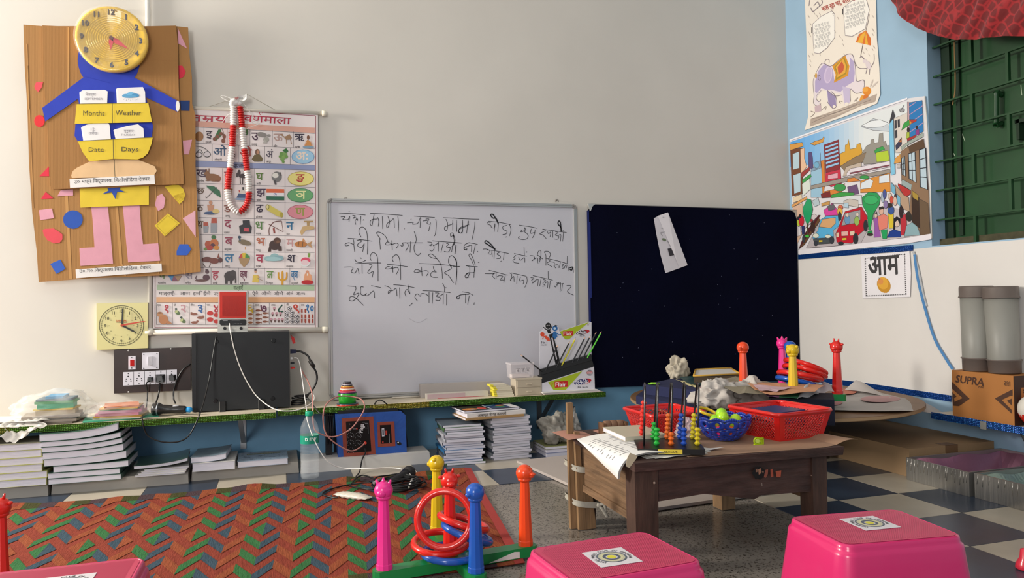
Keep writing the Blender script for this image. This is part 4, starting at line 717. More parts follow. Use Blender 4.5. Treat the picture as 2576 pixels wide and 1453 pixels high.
# ---------------------------------------------------------------- shelves
ply = mat('cfc3ae', .45, bump=.05, var=.05)
ORD = ['topmost', 'second from top', 'third from top', 'fourth from top', 'fifth from top', 'sixth from top', 'seventh from top', 'eighth from top', 'ninth from top', 'tenth from top', 'eleventh from top', 'twelfth from top', 'thirteenth from top', 'fourteenth from top', 'fifteenth from top', 'sixteenth from top', 'seventeenth from top', 'eighteenth from top']
def shelf(x0, x1, yf, z, label, segs, brx):
    T = thing('wall_shelf', label, 'shelf', ((x0+x1)/2, yf, z))
    b = B(ply); b.box(x0, x1, yf, WY-.001, z-.016, z); out('board', b, T)
    for a, c, M in segs:
        b = B(M); b.box(a, c, yf-.003, yf-.0005, z-.022, z+.002); b.box(a, c, yf-.003, yf+.012, z-.0175, z-.0165); out('sequin_trim', b, T)
    for x in brx:
        b = B(mat('b8bcc0' if x < 0 else '5a5f64', .4, metal=.5))
        b.box(x-.012, x+.012, WY-.006, WY-.0012, z-.19, z-.0175); b.prism([(x-.009, yf+.02, z-.0175), (x-.009, yf+.035, z-.0175), (x-.009, WY-.007, z-.15), (x-.009, WY-.007, z-.165)], (.018, 0, 0)); b.box(x-.012, x+.012, yf+.004, WY-.007, z-.0205, z-.0175); out('bracket', b, T)
    return T
shelf(-1.6, -.022, 3.172, .255, 'long white wall shelf with green sequin edge under the switchboard', [(-1.6, -.95, sqr), (-.95, -.022, sqg)], [-.16])
b = B(mat('c0b8a0', .5)); b.box(-.155, -.13, 3.165, 3.1685, .215, .25); 
shelf(-.015, 1.463, 3.245, .253, 'white wall shelf with glitter edge below whiteboard and pen display', [(-.015, .36, sqg), (.36, .62, sqo), (.62, 1.463, sqg)], [.205, 1.21])
T = thing('wall_shelf', 'white wall shelf with blue sequin edge at right under supra box', 'shelf', (2.62, 2.2, .2))
b = B(ply); b.box(WX-.13, WX-.003, 1.9, 2.44, .186, .20); out('board', b, T)
b = B(sqb); b.box(WX-.134, WX-.131, 1.9, 2.445, .176, .203); out('sequin_trim', b, T)
b = B(mat('8a8a84', .6)); b.box(WX-.137, WX-.1345, 2.19, 2.215, .17, .2); out('clip', b, T)
b = B(mat('3a3f40', .5)); b.tube([(WX-.10, 2.08, .186), (WX-.02, 2.08, .05)], .009, 6); out('bracket', b, T)
# ---------------------------------------------------------------- ledge slabs
cem = mat('a8a29a', .7, bump=.3, scale=20, var=.12, vscale=6); mrb = mat('c2bfbc', .4, bump=.1, scale=10, var=.12, vscale=5)
def slab(x0, x1, y0, y1, h, M, label):
    b = B(M); q = .003; b.hexa([(x0, y0, .0), (x1, y0, .0), (x1, y1, .0), (x0, y1, .0)], [(x0+q, y0+q, h), (x1-q, y0+q, h), (x1-q, y1, h), (x0+q, y1, h)]); one('stone_slab', b, label, 'stone slab')
slab(-1.7, -.826, 3.155, 3.475, .044, cem, 'grey stone slab on floor at far left under white workbooks')
slab(-.820, -.349, 3.170, 3.475, .044, cem, 'grey stone slab on floor under tall book stack and green book')
slab(-.343, .066, 3.205, 3.475, .044, cem, 'brownish stone slab on floor under interactions book')
slab(.072, .608, 3.178, 3.332, .048, mrb, 'white marble slab on floor under blue amplifier bag')
# ---------------------------------------------------------------- books
pg = mat('d6d3de', .85, bump=.22, scale=3, kind='noise', stretch=(1, 1, 260), var=.05, vscale=2)
def book(name, label, x0, x1, y0, y1, z, h, cov, group=None, rot=0, sag=0, cat='book', par=True, spine='back'):
    cx, cy = (x0+x1)/2, (y0+y1)/2; T = thing(name, label, cat, (cx, cy, z), group); M4 = Matrix.Translation((cx, cy, z)) @ Matrix.Rotation(rot, 4, 'Z')
    w, d = (x1-x0)/2, (y1-y0)/2; c = .0012
    def slabf(b, xa, xb, ya, yb, za, zb, n=8):
        f = lambda u: sag*((u)**2)
        vs = []
        for i in range(n+1):
            x = xa+(xb-xa)*i/n; o = sag*(((x+w)/(2*w))**3)
            vs += [(x, ya, za+o), (x, yb, za+o), (x, yb, zb+o), (x, ya, zb+o)]
        fs = [[0, 1, 2, 3][::-1], [4*n, 4*n+1, 4*n+2, 4*n+3]]
        for i in range(n):
            for k in range(4): fs.append([4*i+k, 4*i+(k+1) % 4, 4*i+4+(k+1) % 4, 4*i+4+k])
        b.add(vs, fs)
    n = 8 if sag else 1
    b = B(pg); b.T = M4; slabf(b, -w+.002, w-.002, -d+.001, d-.002, c, h-c, n); out('page_block', b, T)
    b = B(cov); b.T = M4; slabf(b, -w, w, -d, d, 0, c, n); slabf(b, -w, w, -d, d, h-c, h, n)
    if spine == 'back': slabf(b, -w, w, d-.0015, d, c, h-c, n)
    elif spine == 'right': slabf(b, w-.0015, w, -d, d, c, h-c, 1) if not sag else None
    elif spine == 'left': slabf(b, -w, -w+.0015, -d, d, c, h-c, 1)
    elif spine == 'front': slabf(b, -w, w, -d-.0012, -d, 0, h, n)
    out('cover', b, T)
    return T
cg = mat('4c6a60', .35, var=.3, vscale=14, coat=.2); cp = mat('8a8676', .5, var=.2, vscale=9); cy_ = mat('a9a86a', .5)
z = .0445
hs = [.026, .024, .026, .025, .026, .024]
for i, h in enumerate(hs):
    dx = [0, .002, -.003, .0, -.006, -.004][i]
    book('workbook', f'thick white-edged workbook in leftmost low stack, {ORD[5-i]}', -1.18+dx, -.838+dx+(.012 if i < 2 else 0), 3.135+.003*i, 3.33, z, h, cp if i == 5 else cy_, 'workbooks in the far left stack', spine='right'); z += h+.0004
z = .0445
hs = [.021, .021, .024, .028, .026, .020, .020, .028]
for i, h in enumerate(hs):
    x0 = [-.82, -.822, -.805, -.835, -.84, -.844, -.845, -.852][i]; x1 = [-.578, -.582, -.553, -.56, -.57, -.574, -.58, -.59][i]
    s_ = [0, 0, .004, .012, .016, .018, .02, .026][i]
    book('textbook', f'curling white-paged textbook in tall stack by wall, {ORD[7-i]}', x0, x1, 3.13+.002*i, 3.335, z, h-.001, cg, 'textbooks in the tall curling stack', sag=s_, spine='right')
    z += h+[.0, .0, .0, -.003, .0, .0, .0, .0][i]
z = .0445
for i in range(4):
    book('thin_book', f'thin paper-covered book under green book right of tall stack, {ORD[3-i]}', -.535+.008*i, -.36+.002*i, 3.145+.004*i, 3.32, z, .006, paper('cfccc8'), 'thin books under the green textbook', rot=.03*i, spine='right'); z += .0063
T = book('green_textbook', 'dark green glossy textbook lying on thin books beside tall stack', -.545, -.355, 3.15, 3.35, z+.0045, .013, mat('3a5640', .25, var=.5, vscale=18, coat=.5), rot=.06, sag=.016, spine='right')
x0 = -.352
b_ = book('thick_book', 'lower thick white-edged book in pair left of interactions book', -.335, -.178, 3.16, 3.37, .0445, .032, paper('c8c6c4'), 'pair of thick white books', spine='right')
b_ = book('thick_book', 'upper thick white-edged book with curled grey cover in pair', -.337, -.205, 3.17, 3.36, .0769, .022, mat('7c8c98', .4, var=.4, vscale=22), 'pair of thick white books', rot=-.05, sag=.010, spine='right')
T = book('interactions_book', 'blue patterned interactions workbook lying flat behind water bottle', -.172, .022, 3.175, 3.36, .0445, .024, mat('8a9cb0', .4), rot=.02, spine='back')
b = B(mat('4a5a6c', .5)); o = V((-.072, 3.27, .0690))
for i in range(120):
    p = V((random.uniform(-.165, .016), random.uniform(3.185, 3.35), .06905))
    if abs(p.y-3.31) < .014 and -.14 < p.x < 0: continue
    a = random.uniform(0, 6.28); q = [p+V((math.cos(a+t*.9)*.006, math.sin(a+t*.9)*.006, 0)) for t in range(4)]; b.ribbon(q, .0014, (0, 0, 1))
out('cover_pattern', b, T, kind='stuff')
b = B(mat('6c7464', .5)); b.box(-.14, -.005, 3.298, 3.323, .0690, .0693); b.use(mat('c8c0a0', .5)); b.text('Interactions', .02, (-.134, 3.304, .0695), V((1, 0, 0)), V((0, 1, 0)), .02, .122); out('title_strip', b, T, kind='stuff')
def npile(x0, x1, y0, y1, n, hh, tag_, grp, jit, covs, fan=0, rot=0):
    z = .0005
    for i in range(n):
        h = hh*random.uniform(.8, 1.2); cov = random.choice(covs); j = random.uniform(-jit, jit); f = fan*(1-i/n)
        b = B(pg); a = rot+random.uniform(-.04, .04); cx, cy = (x0+x1)/2+j, (y0+y1)/2+random.uniform(-jit, jit); b.T = Matrix.Translation((cx, cy, z)) @ Matrix.Rotation(a, 4, 'Z'); w, d = (x1-x0)/2, (y1-y0)/2
        b.box(-w+.003, w-.002, -d, d-.002, .0007, h-.0007); b.use(cov); b.box(-w, w, -d, d, 0, .0007); b.box(-w, w, -d, d, h-.0007, h); b.box(-w-.0006, -w, -d, d, 0, h)
        one('notebook', b, f'thin white-paged notebook in {tag_}, {ORD[n-1-i]}', 'notebook', grp); z += h+.0002
    return z
nc = [mat('3a5c8c', .4), mat('2c6a9c', .4), mat('4a6a44', .4), mat('a8a8b0', .5), mat('5a6470', .4)]
zF = npile(.66, .83, 3.10, 3.30, 16, .0108, 'left notebook pile right of marble slab', 'notebooks in the left pile', .007, nc, rot=-.05)
zG = npile(.865, 1.045, 3.13, 3.33, 17, .0112, 'right notebook pile beside crumpled bag', 'notebooks in the right pile', .007, [paper('b8b8bc'), paper('a0a6ac'), nc[3], nc[4]], rot=.04)
z = max(zF, zG)+.001
book('board_book', 'dark thin board book lying across both notebook piles at bottom', .735, 1.005, 3.10, 3.29, z, .009, mat('b08c5c', .5), rot=.09, spine='front')
T = book('picture_book', 'white-spined Hindi picture book across notebook piles', .745, 1.015, 3.11, 3.29, z+.0095, .017, mat('e6e2e0', .4), rot=.09, spine='front')
b = B(mat('3a3838', .5)); b.text('आबापूता के यह कारनामे', .016, (.80, 3.094, z+.0125), V((math.cos(.09), math.sin(.09), 0)), V((0, 0, 1)), .02, .13); out('spine_title', b, T, kind='stuff')
T = book('comic_book', 'colourful illustrated comic book on very top of notebook piles', .735, .995, 3.125, 3.30, z+.028, .009, mat('2c2a30', .35), rot=.10, spine='right')
b = B(); R_ = Matrix.Translation((.865, 3.2125, z+.0376)) @ Matrix.Rotation(.10, 4, 'Z'); b.T = R_
for c, x, y, rx, ry in (('c87830', -.09, -.05, .035, .03), ('3c9cc4', -.085, -.055, .026, .02), ('c43c34', -.035, -.045, .02, .03), ('3c3430', -.07, .03, .055, .04), ('28386c', .05, 0, .055, .08), ('7cbca0', .03, .03, .022, .02), ('4aa0c8', .07, .045, .02, .016), ('d0783c', .07, .0, .022, .018), ('3c8c4c', .05, -.04, .03, .014), ('d8b098', -.055, -.055, .009, .01)):
    b.use(mat(c, .4)); b.add([(x-rx, y-ry, 0), (x+rx, y-ry, 0), (x+rx, y+ry, 0), (x-rx, y+ry, 0)], [[0, 1, 2, 3]]) if rx > .035 else b.lathe([(rx, 0), (0, .0002)], (x, y, .0002), 14, False, False, 1, ry/rx)
b.use(mat('dcd8dc', .4)); b.box(.095, .128, -.085, .085, 0, .0003); b.box(-.004, 0, -.085, .085, 0, .0003); out('cover_picture', b, T, kind='stuff')
z2 = 0
for i, (c, h) in enumerate((('7c84a8', .018), ('a8a4b0', .014), ('8a8c5c', .012))):
    book('exercise_book', f'exercise book under crumpled bag beside wooden splint, {ORD[2-i]}', 1.11, 1.30, 3.10+.004*i, 3.28, .0005+z2, h, mat(c, .5), 'books under the crumpled bag', spine='back'); z2 += h+.0005
def crumple(name, label, c, rx, ry, rz, M, cat='plastic bag', seed=1, n=34, group=None, rough=.35):
    from mathutils import noise
    b = B(M); c = V(c)
    def f(u, v):
        a = 2*PI*u; t = PI*v; d = V((math.sin(t)*math.cos(a), math.sin(t)*math.sin(a), math.cos(t)))
        k = 1.15+rough*.9*noise.noise(d*1.3+V((seed, 0, 0)))-rough*1.5*abs(noise.noise(d*2.0+V((0, seed, 0))))-rough*.28*abs(noise.noise(d*5+V((0, 0, seed))))
        p = c+V((d.x*rx*k, d.y*ry*k, d.z*rz*k)); return p
    b.grid(f, n*2, n, True); 
    b.v = [V((p.x, p.y, max(p.z, c.z-rz*.93))) for p in b.v]
    return one(name, b, label, cat, group)
pb = mat('b9b5ae', .45, bump=.7, scale=30); pbt = mat('d8d4cc', .3, bump=.6, scale=25, alpha=.85)
crumple('crumpled_bag', 'crumpled grey plastic bag on exercise books beside notebook pile', (1.185, 3.17, .112), .075, .065, .068, mat('8c8880', .5, bump=.7, scale=30), seed=3, rough=.5)
crumple('crumpled_bag', 'crumpled white plastic bag squeezed behind the wooden splint', (1.30, 3.30, .08), .055, .06, .085, mat('a8a6a2', .45, bump=.7, scale=30), seed=5, rough=.5)
# ---------------------------------------------------------------- things on the left shelf
ZS = .2555
for i in range(6):
    b = B(paper(['c9c4bc', 'd2cec8', 'bfb9b0', 'd6d2cc', 'c4beb4', 'dad6d0'][i])); b.T = Matrix.Translation((-1.05+.03*(i % 3), 3.27, ZS+.0004+i*.0035)) @ Matrix.Rotation(.12*((i*7) % 5-2), 4, 'Z')
    b.grid(lambda u, v: V(((u-.5)*.30, (v-.5)*.15, .0015+.0008*math.sin(u*9+i))), 10, 4); b.box(-.15, .15, -.075, .075, 0, .001); one('loose_paper', b, f'loose white sheet in paper heap at far left of shelf, {ORD[5-i]}', 'paper', 'papers at the left end of the shelf')
b = B(pbt)
b.grid(lambda u, v: V((-.98+.13*u+.02*math.sin(9*v), 3.155+.05*v-.0*u, .278-.05*(1-v)**2*(1+.5*math.sin(5*u))+.004*math.sin(u*30+v*7))), 24, 12); one('clear_wrapper', b, 'clear crinkled plastic wrapper drooping over left shelf edge', 'plastic wrapper')
z = ZS+.0005
for i, (c, h, w) in enumerate((('6c6258', .006, .19), ('958a80', .008, .20), ('4c4a48', .006, .185), ('a89c90', .010, .19))):
    b = B(mat(c, .7)); b.T = Matrix.Translation((-.84, 3.28, z)) @ Matrix.Rotation(.1*(i-1.5), 4, 'Z'); b.box(-w/2, w/2, -.07, .07, 0, h); one('old_paper_bundle', b, f'brownish paper bundle under clear bag of foam sheets, {ORD[3-i]}', 'paper bundle', 'paper bundles under the clear bag'); z += h+.0004
foam = [('c8b89c', 'cream', .016, .13), ('d8b43c', 'yellow', .006, .135), ('34b484', 'mint green', .018, .12), ('3c9c5c', 'dark green', .010, .13), ('4c6c7c', 'slate blue', .008, .12), ('3c98c8', 'light blue', .009, .06)]
for c, nm, h, w in foam:
    b = B(mat(c, .6)); b.T = Matrix.Translation((-.825, 3.28, z)) @ Matrix.Rotation(random.uniform(-.15, .25), 4, 'Z'); b.box(-w/2, w/2, -.05, .05, 0, h); one('foam_block', b, f'{nm} foam piece stacked inside clear bag on left shelf', 'foam piece', 'foam pieces in the clear bag'); z += h+.0004
clr = mat('f2f2f0', .12, alpha=.22, bump=.8, scale=30)
crumple('clear_bag', 'clear plastic bag wrapped around coloured foam pieces on left shelf', (-.83, 3.275, .315), .135, .085, .056, clr, seed=7, rough=.3)
z = ZS+.0005
for c, nm, h, w in (('3ca080', 'sea green', .004, .26), ('b8b0a0', 'beige', .006, .17), ('b88c30', 'mustard', .006, .17), ('c0788c', 'pink', .010, .155), ('d08ca8', 'light pink', .010, .15), ('4c7c4c', 'green', .004, .13), ('d8a440', 'yellow', .005, .135), ('cc7c54', 'orange', .006, .12)):
    b = B(mat(c, .55)); b.T = Matrix.Translation((-.60, 3.275, z)) @ Matrix.Rotation(random.uniform(-.1, .2), 4, 'Z'); b.box(-w/2, w/2, -.07, .06, 0, h); one('craft_sheet_pack', b, f'{nm} craft sheet pack in stack left of black torch', 'craft sheets', 'craft sheet packs on the left shelf'); z += h+.0004
crumple('clear_wrapper', 'clear plastic sleeve around the pink craft sheet stack', (-.60, 3.275, .288), .125, .085, .034, mat('f2f2f0', .12, alpha=.16, bump=.8, scale=30), seed=9, rough=.25, cat='plastic wrapper')
b = B(paper('b8ad98')); b.T = Matrix.Translation((-.42, 3.26, ZS+.0005)) @ Matrix.Rotation(.1, 4, 'Z'); b.grid(lambda u, v: V(((u-.5)*.2, (v-.5)*.13, .002+.001*math.sin(u*12))), 10, 4); b.box(-.1, .1, -.065, .065, 0, .0012)
one('loose_paper', b, 'tan paper sheet lying under black torch on shelf', 'paper')
# black torch / microphone
p0 = at(385, 1020, Y=3.26); p1 = at(478, 1030, Y=3.235); p0.z = ZS+.030; p1.z = ZS+.022
T = thing('black_torch', 'black hand torch with blue tip lying on shelf before computer', 'torch', p0)
blk = mat('17171a', .3, coat=.3); b = B(blk); q = lambda t: p0.lerp(p1, t)
b.tubecap([q(-.02), q(0), q(.12), q(.2), q(.26), q(.5), q(.85), q(.9)], [.018, .024, .025, .022, .018, .0165, .015, .012], 18, True); out('body', b, T)
b = B(mat('2c94d8', .3)); b.tubecap([q(.9), q(1.0), q(1.06)], [.010, .011, .007], 12, True); out('tip', b, T)
b = B(mat('9aa0a8', .3, metal=.6)); b.tubecap([q(.13), q(.16)], [.0255, .0255], 18, True); out('ring', b, T)
b = B(mat('b8b8bc', .5)); b.ball(q(.62)+V((0, -.006, .014)), .008, 10, (1.6, .4, .5)); b.use(mat('c8a838', .5)); b.ball(q(.45)+V((0, -.013, -.004)), .005, 8, (1.6, .5, .7)); out('labels', b, T, kind='stuff')
# ---------------------------------------------------------------- switchboard
ks = K(200, 740, 2.906, Y=3.452)
T = thing('switchboard', 'dark brown wall switchboard with white sockets above left shelf', 'switchboard', ks(530, 720))
b = B(mat('2c1a16', .35, var=.2, vscale=20, coat=.2)); b.prism([ks(250, 405), ks(812, 385), ks(812, 700), ks(252, 725)], (0, .0262, 0)); out('back_panel', b, T)
wp = mat('d9d8e2', .35)
def plate(x0, y0, x1, y1, sk=-6): 
    b = B(wp); b.prism([ks(x0, y0, .006), ks(x1, y0+sk, .006), ks(x1, y1+sk, .006), ks(x0, y1, .006)], (0, .0058, 0)); return b
dk = mat('1a1a1e', .5)
b = plate(357, 452, 410, 550, -2); S = out('switch', b, T, 'white switch with red rocker')
b = B(mat('d82420', .3)); b.prism([ks(370, 478, .012), ks(400, 477, .009), ks(400, 524, .009), ks(370, 525, .012)], (0, .0058, 0)); out('rocker', b, S)
b = B(dk)
for x, y in ((382, 462), (382, 538)): b.cyl(ks(x, y, .0066), ks(x, y, .006), .0022)
out('screw', b, S)
b = plate(457, 428, 580, 550); S = out('switch', b, T, 'white switch plate')
b = B(mat('e4e3ea', .3)); b.prism([ks(500, 455, .012), ks(535, 452, .009), ks(535, 515, .009), ks(500, 518, .014)], (0, .0058, 0)); out('rocker', b, S)
b = B(dk)
for x, y in ((470, 438), (566, 433), (470, 540), (566, 535)): b.cyl(ks(x, y, .0066), ks(x, y, .006), .0022)
out('screws', b, S, kind='stuff')
for i in range(5):
    x = 318+i*79.5; y = 569-i*4; b = plate(x, y, x+76, y+98, -3); S = out('socket', b, T)
    b = B(dk)
    for dx, dy, r in ((38, 10, .0022), (38, 30, .0032), (24, 50, .0026), (56, 50, .0026), (22, 64, .0026), (58, 64, .0026), (38, 88, .0022)): b.cyl(ks(x+dx, y+dy, .0064), ks(x+dx, y+dy, .0058), r, n=10)
    out('holes', b, S, kind='stuff')
b = B(mat('c8c8c8', .4))
for x, y in ((358, 410), (668, 398), (358, 713)): b.ball(ks(x, y, .001), .0035, 8)
out('screws', b, T, kind='stuff')
def plug(x, y, s_, label, tall=False):
    b = B(mat('141416', .35)); p = ks(x, y, .008)
    b.hexa([p+V((-.012*s_, 0, -.010*s_)), p+V((.012*s_, 0, -.010*s_)), p+V((.012*s_, -.0, .010*s_)), p+V((-.012*s_, 0, .010*s_))], [p+V((-.008*s_, -.022, -.012*s_)), p+V((.008*s_, -.022, -.012*s_)), p+V((.005*s_, -.018, .006*s_)), p+V((-.005*s_, -.018, .006*s_))]); return b, p
blkc = mat('151517', .4)
b, p = plug(520, 618, .9, ''); b.tube(spline([p+V((0, -.02, -.006)), p+V((-.012, -.028, -.016)), ks(497, 720, .02), ks(485, 850, .06), ks(470, 900, .12), at(357, 1050, Y=3.10), at(372, 1095, Y=3.09), at(420, 1112, Y=3.09), at(470, 1100, Y=3.10), at(503, 1040, Y=3.13), at(525, 960, Y=3.24), at(538, 880, Y=3.28), at(545, 842, Y=3.30)], 7), .0028, 6)
one('power_cable', b, 'thin black cable plugged in third socket looping below the shelf', 'cable')
b, p = plug(592, 610, 1.5, ''); b.tube(spline([p+V((0, -.02, -.01)), ks(586, 660, .025), ks(580, 720, .03), ks(560, 790, .07), at(388, 1020, Y=3.30)], 6), .0035, 6); one('power_cable', b, 'black cable with large three-pin plug in fourth socket', 'cable')
b, p = plug(680, 605, 1.1, ''); b.tube(spline([ks(812, 508, .015), ks(760, 545, .02), ks(715, 620, .02), ks(690, 700, .02), ks(688, 760, .03), ks(700, 795, .06)], 6), .0035, 6); one('power_cable', b, 'black cable arching from fifth socket toward computer tower', 'cable')
# ---------------------------------------------------------------- square wall clock
kc = K(230, 740, 9.082, Y=3.450)
T = thing('wall_clock', 'square pale yellow wall clock showing four beside switchboard', 'clock', kc(700, 1250))
b = B(mat('d8d090', .35)); b.prism([kc(115, 205), kc(1290, 185), kc(1285, 1225), kc(118, 1270)], (0, .0285, 0)); out('case', b, T)
d = Draw(kc, .0006); dkk = '4a4a34'
cx, cy, rx, ry = 685, 712, 505, 455
for s_, w_ in ((1, 14), (.9, 7)): d.l(dkk, w_, *[v for k in range(41) for v in (cx+rx*s_*math.cos(2*PI*k/40), cy+ry*s_*math.sin(2*PI*k/40))])
for k in range(60):
    a = 2*PI*k/60; q = .87 if k % 5 else .83; d.l(dkk, 8, cx+rx*q*math.cos(a), cy+ry*q*math.sin(a), cx+rx*.94*math.cos(a), cy+ry*.94*math.sin(a))
for k in range(1, 13):
    a = 2*PI*k/12; x = cx+rx*.735*math.sin(a); y = cy-ry*.735*math.cos(a); d.t('3c3c30', x, y+34, 72, str(k), .03, dev=0, align=1)
    x = cx+rx*.55*math.sin(a); y = cy-ry*.55*math.cos(a); d.t('6a6a50', x, y+14, 26, str(k+12), .01, dev=0, align=1)
d.t('c05c3c', 565, 620, 46, 'SAMPARK', .03, dev=0, w=245).t('6a6450', 565, 650, 28, 'FOUNDATION', .02, dev=0, w=245).done('dial', T)
for nm, pts, c, o in (('hour_hand', [(700, 730), (735, 705), (960, 820), (1010, 860), (985, 870), (930, 850)], '22261e', .006), ('minute_hand', [(680, 690), (700, 325), (715, 312), (735, 325), (722, 690)], '22261e', .009), ('second_hand', [(660, 690), (700, 680), (1180, 610), (1245, 610), (1180, 628), (720, 720)], 'c83c28', .012)):
    b = B(mat(c, .4)); b.prism([kc(x, y, o) for x, y in pts], (0, .0015, 0)); out(nm, b, T)
b = B(mat('d8604c', .3)); b.cyl(kc(692, 710, .014), kc(692, 710, 0), .0048); out('hub', b, T)
# ---------------------------------------------------------------- computer tower, speaker box
YP = 3.300
kt = K(200, 740, 2.906, Y=YP)
a, c = kt(822, 860), kt(1538, 820); xa, xb = at(483, 940, Y=YP).x, at(730, 940, Y=YP).x; zt = at(600, 836, Y=YP).z
T = thing('computer_tower', 'black desktop computer tower standing sideways on the left shelf', 'computer', ((xa+xb)/2, YP+.07, ZS))
bc = mat('15191d', .5)
b = B(bc); b.box(xa, xb-.002, YP, YP+.145, ZS+.004, zt); out('case', b, T)
b = B(mat('15181b', .35)); b.box(xa, xa+.016, YP-.002, YP-.0002, ZS+.004, zt); b.box(xa+.019, xa+.021, YP-.0012, YP-.0002, ZS+.006, zt-.003); out('front_bezel', b, T)
for x, y in ((1000, 345), (1418, 338), (995, 778), (1413, 762)):
    b = B(mat('101214', .3)); p = kt(x, y); b.cyl(p, p+V((0, -.004, 0)), .0095, .008, n=16); b.cyl(p+V((0, -.006, 0)), p+V((0, -.004, 0)), .004, n=10); out('rubber_foot', b, T)
for x in (1050, 1335):
    p = kt(x, 800); b = B(mat('101214', .4)); b.box(p.x-.012, p.x+.010, YP-.016, YP-.0025, ZS, ZS+.042); b.use(mat('b8b8b4', .4)); b.box(p.x-.0135, p.x-.0122, YP-.018, YP-.0025, ZS, ZS+.040); out('stand_clip', b, T)
b = B(mat('8a8880', .4, metal=.7)); b.box(xb-.002, xb, YP+.004, YP+.141, ZS+.006, zt-.003)
out('rear_plate', b, T)
b = B(mat('101214', .6))
for i in range(14): b.box(xb+.0002, xb+.001, YP+.03, YP+.11, ZS+.05+i*.007, ZS+.053+i*.007)
out('rear_vents', b, T, kind='stuff')
for z_, c, l_, h_, nm, lab in ((at(740, 883, Y=YP+.03).z, '141a38', .026, .018, 'vga_plug', 'blue video plug in back of computer tower'), (at(740, 900, Y=YP+.03).z, 'd8d8d8', .010, .010, 'white_usb_plug', 'small white usb plug in back of computer'), (at(740, 912, Y=YP+.03).z, '22262a', .018, .009, 'usb_dongle', 'dark usb dongle in back of computer'), (at(740, 924, Y=YP+.03).z, 'c0281c', .020, .008, 'red_usb_stick', 'red usb plug at computer back below dongle')):
    b = B(mat(c, .4)); b.hexa([(xb+.0015, YP+.02, z_-h_/2), (xb+.0015, YP+.04, z_-h_/2), (xb+.0015, YP+.04, z_+h_/2), (xb+.0015, YP+.02, z_+h_/2)], [(xb+l_, YP+.023, z_-h_*.4), (xb+l_, YP+.037, z_-h_*.4), (xb+l_, YP+.037, z_+h_*.4), (xb+l_, YP+.023, z_+h_*.4)])
    one(nm, b, lab, 'plug')
YR = YP+.03
b = B(mat('c02420', .3)); b.T = Matrix.Translation(at(737, 852, Y=YR)) @ Matrix.Rotation(-.25, 4, 'Y'); b.box(-.006, .006, -.004, .004, -.02, .008); b.tube([(0, 0, .008), (-.004, 0, .018)], .0015, 5); one('red_key_fob', b, 'small red fob hanging at upper back corner of computer', 'fob')
b = B(blkc); b.tube(spline([V((xb+.024, YR, at(740, 883, Y=YR).z)), at(757, 884, Y=YR), at(775, 895, Y=YR-.01), at(783, 915, Y=YR-.02), at(795, 935, Y=YR-.02), at(797, 955, Y=YR-.02), at(787, 978, Y=YR-.02), at(770, 995, Y=YR-.01), at(745, 1003, Y=YR), at(735, 1000, Y=YR+.02)], 6), .0042, 8)
b.use(mat('221e1c', .4)); p, q = at(779, 906, Y=YR-.014), at(790, 923, Y=YR-.02); b.tubecap([p, q], [.0085, .0085], 10, True); one('video_cable', b, 'thick black video cable with ferrite bead behind computer', 'cable')
b = B(mat('e4e0dc', .4)); b.tube(spline([at(740, 899, Y=YR), at(750, 903, Y=YR), at(757, 930, Y=YR-.03), at(764, 980, Y=YR-.08), at(772, 1035, Y=3.13), at(774, 1060, Y=3.10), (at(795, 1115, Y=3.05)), at(825, 1160, Y=3.05), at(865, 1177, Y=3.06), at(920, 1178, Y=3.0), at(985, 1176, Y=2.98), at(1020, 1183, Y=2.9), at(1036, 1200, Y=2.85), at(1034, 1218, Y=2.8)], 7), .0022, 6)
one('white_usb_cable', b, 'long white charging cable running down past bottle to the mat', 'cable')
pkc = mat('b87c74', .4)
b = B(pkc); b.tube(spline([at(757, 928, Y=YR), at(775, 960, Y=YR-.03), at(785, 990, Y=3.18), at(787, 1035, Y=3.13), at(790, 1075, Y=3.13), at(805, 1090, Y=3.13), at(840, 1098, Y=3.13), at(880, 1080, Y=3.14), at(905, 1050, Y=3.16), at(917, 1025, Y=3.16), at(910, 1005, Y=3.2), at(885, 997, Y=3.215), at(850, 997, Y=3.2), at(822, 1015, Y=3.15), at(813, 1045, Y=3.12), at(818, 1085, Y=3.12), at(838, 1110, Y=3.12), at(880, 1133, Y=3.12), at(905, 1125, Y=3.13), at(918, 1113, Y=3.155)], 7), .0028, 6)
one('audio_cable', b, 'pinkish copper audio cable looping in front of blue amplifier bag', 'cable')
b = B(blkc)
for k in range(5):
    a0 = k*.9; b.tube(spline([V((xb+.03+.03*math.cos(a0+t*.8)+.004*k, YP+.07+.03*math.sin(a0+t*.8), ZS+.006+.008*k)) for t in range(8)], 4, ), .003, 6)
b.tube(spline([at(735, 1005, Y=3.3), at(770, 1000, Y=3.28), at(792, 1025, Y=3.22), at(810, 1042, Y=3.18), at(838, 1044, Y=3.20)], 5), .003, 6)
one('cable_tangle', b, 'tangle of black cables on shelf behind computer tower', 'cables')
kr = K(380, 530, 4.541, Y=YP+.035)
T = thing('speaker_box', 'small grey audio box with bright red front standing on computer', 'speaker', kr(930, 1385))
zb = zt+.0008
b = B(mat('c9c7c0', .4)); P4 = [kr(760, 1380), kr(1103, 1378), kr(1108, 925), kr(768, 925)]; P4[0].z = P4[1].z = zb; b.prism(P4, (0, .05, 0)); out('body', b, T)
b = B(mat('cc2c1c', .35)); b.prism([kr(783, 1222, .002), kr(1083, 1222, .002), kr(1085, 922, .006), kr(783, 922, .006)], (0, .006, 0)); S = out('front_panel', b, T)
b = B(mat('b82416', .4))
for i in range(26):
    x = 812+i*10; b.prism([kr(x, 1195, .0045), kr(x+5, 1195, .0045), kr(x+5, 965, .0062), kr(x, 965, .0062)], (0, .002, 0))
out('grille_slots', b, S, kind='stuff')
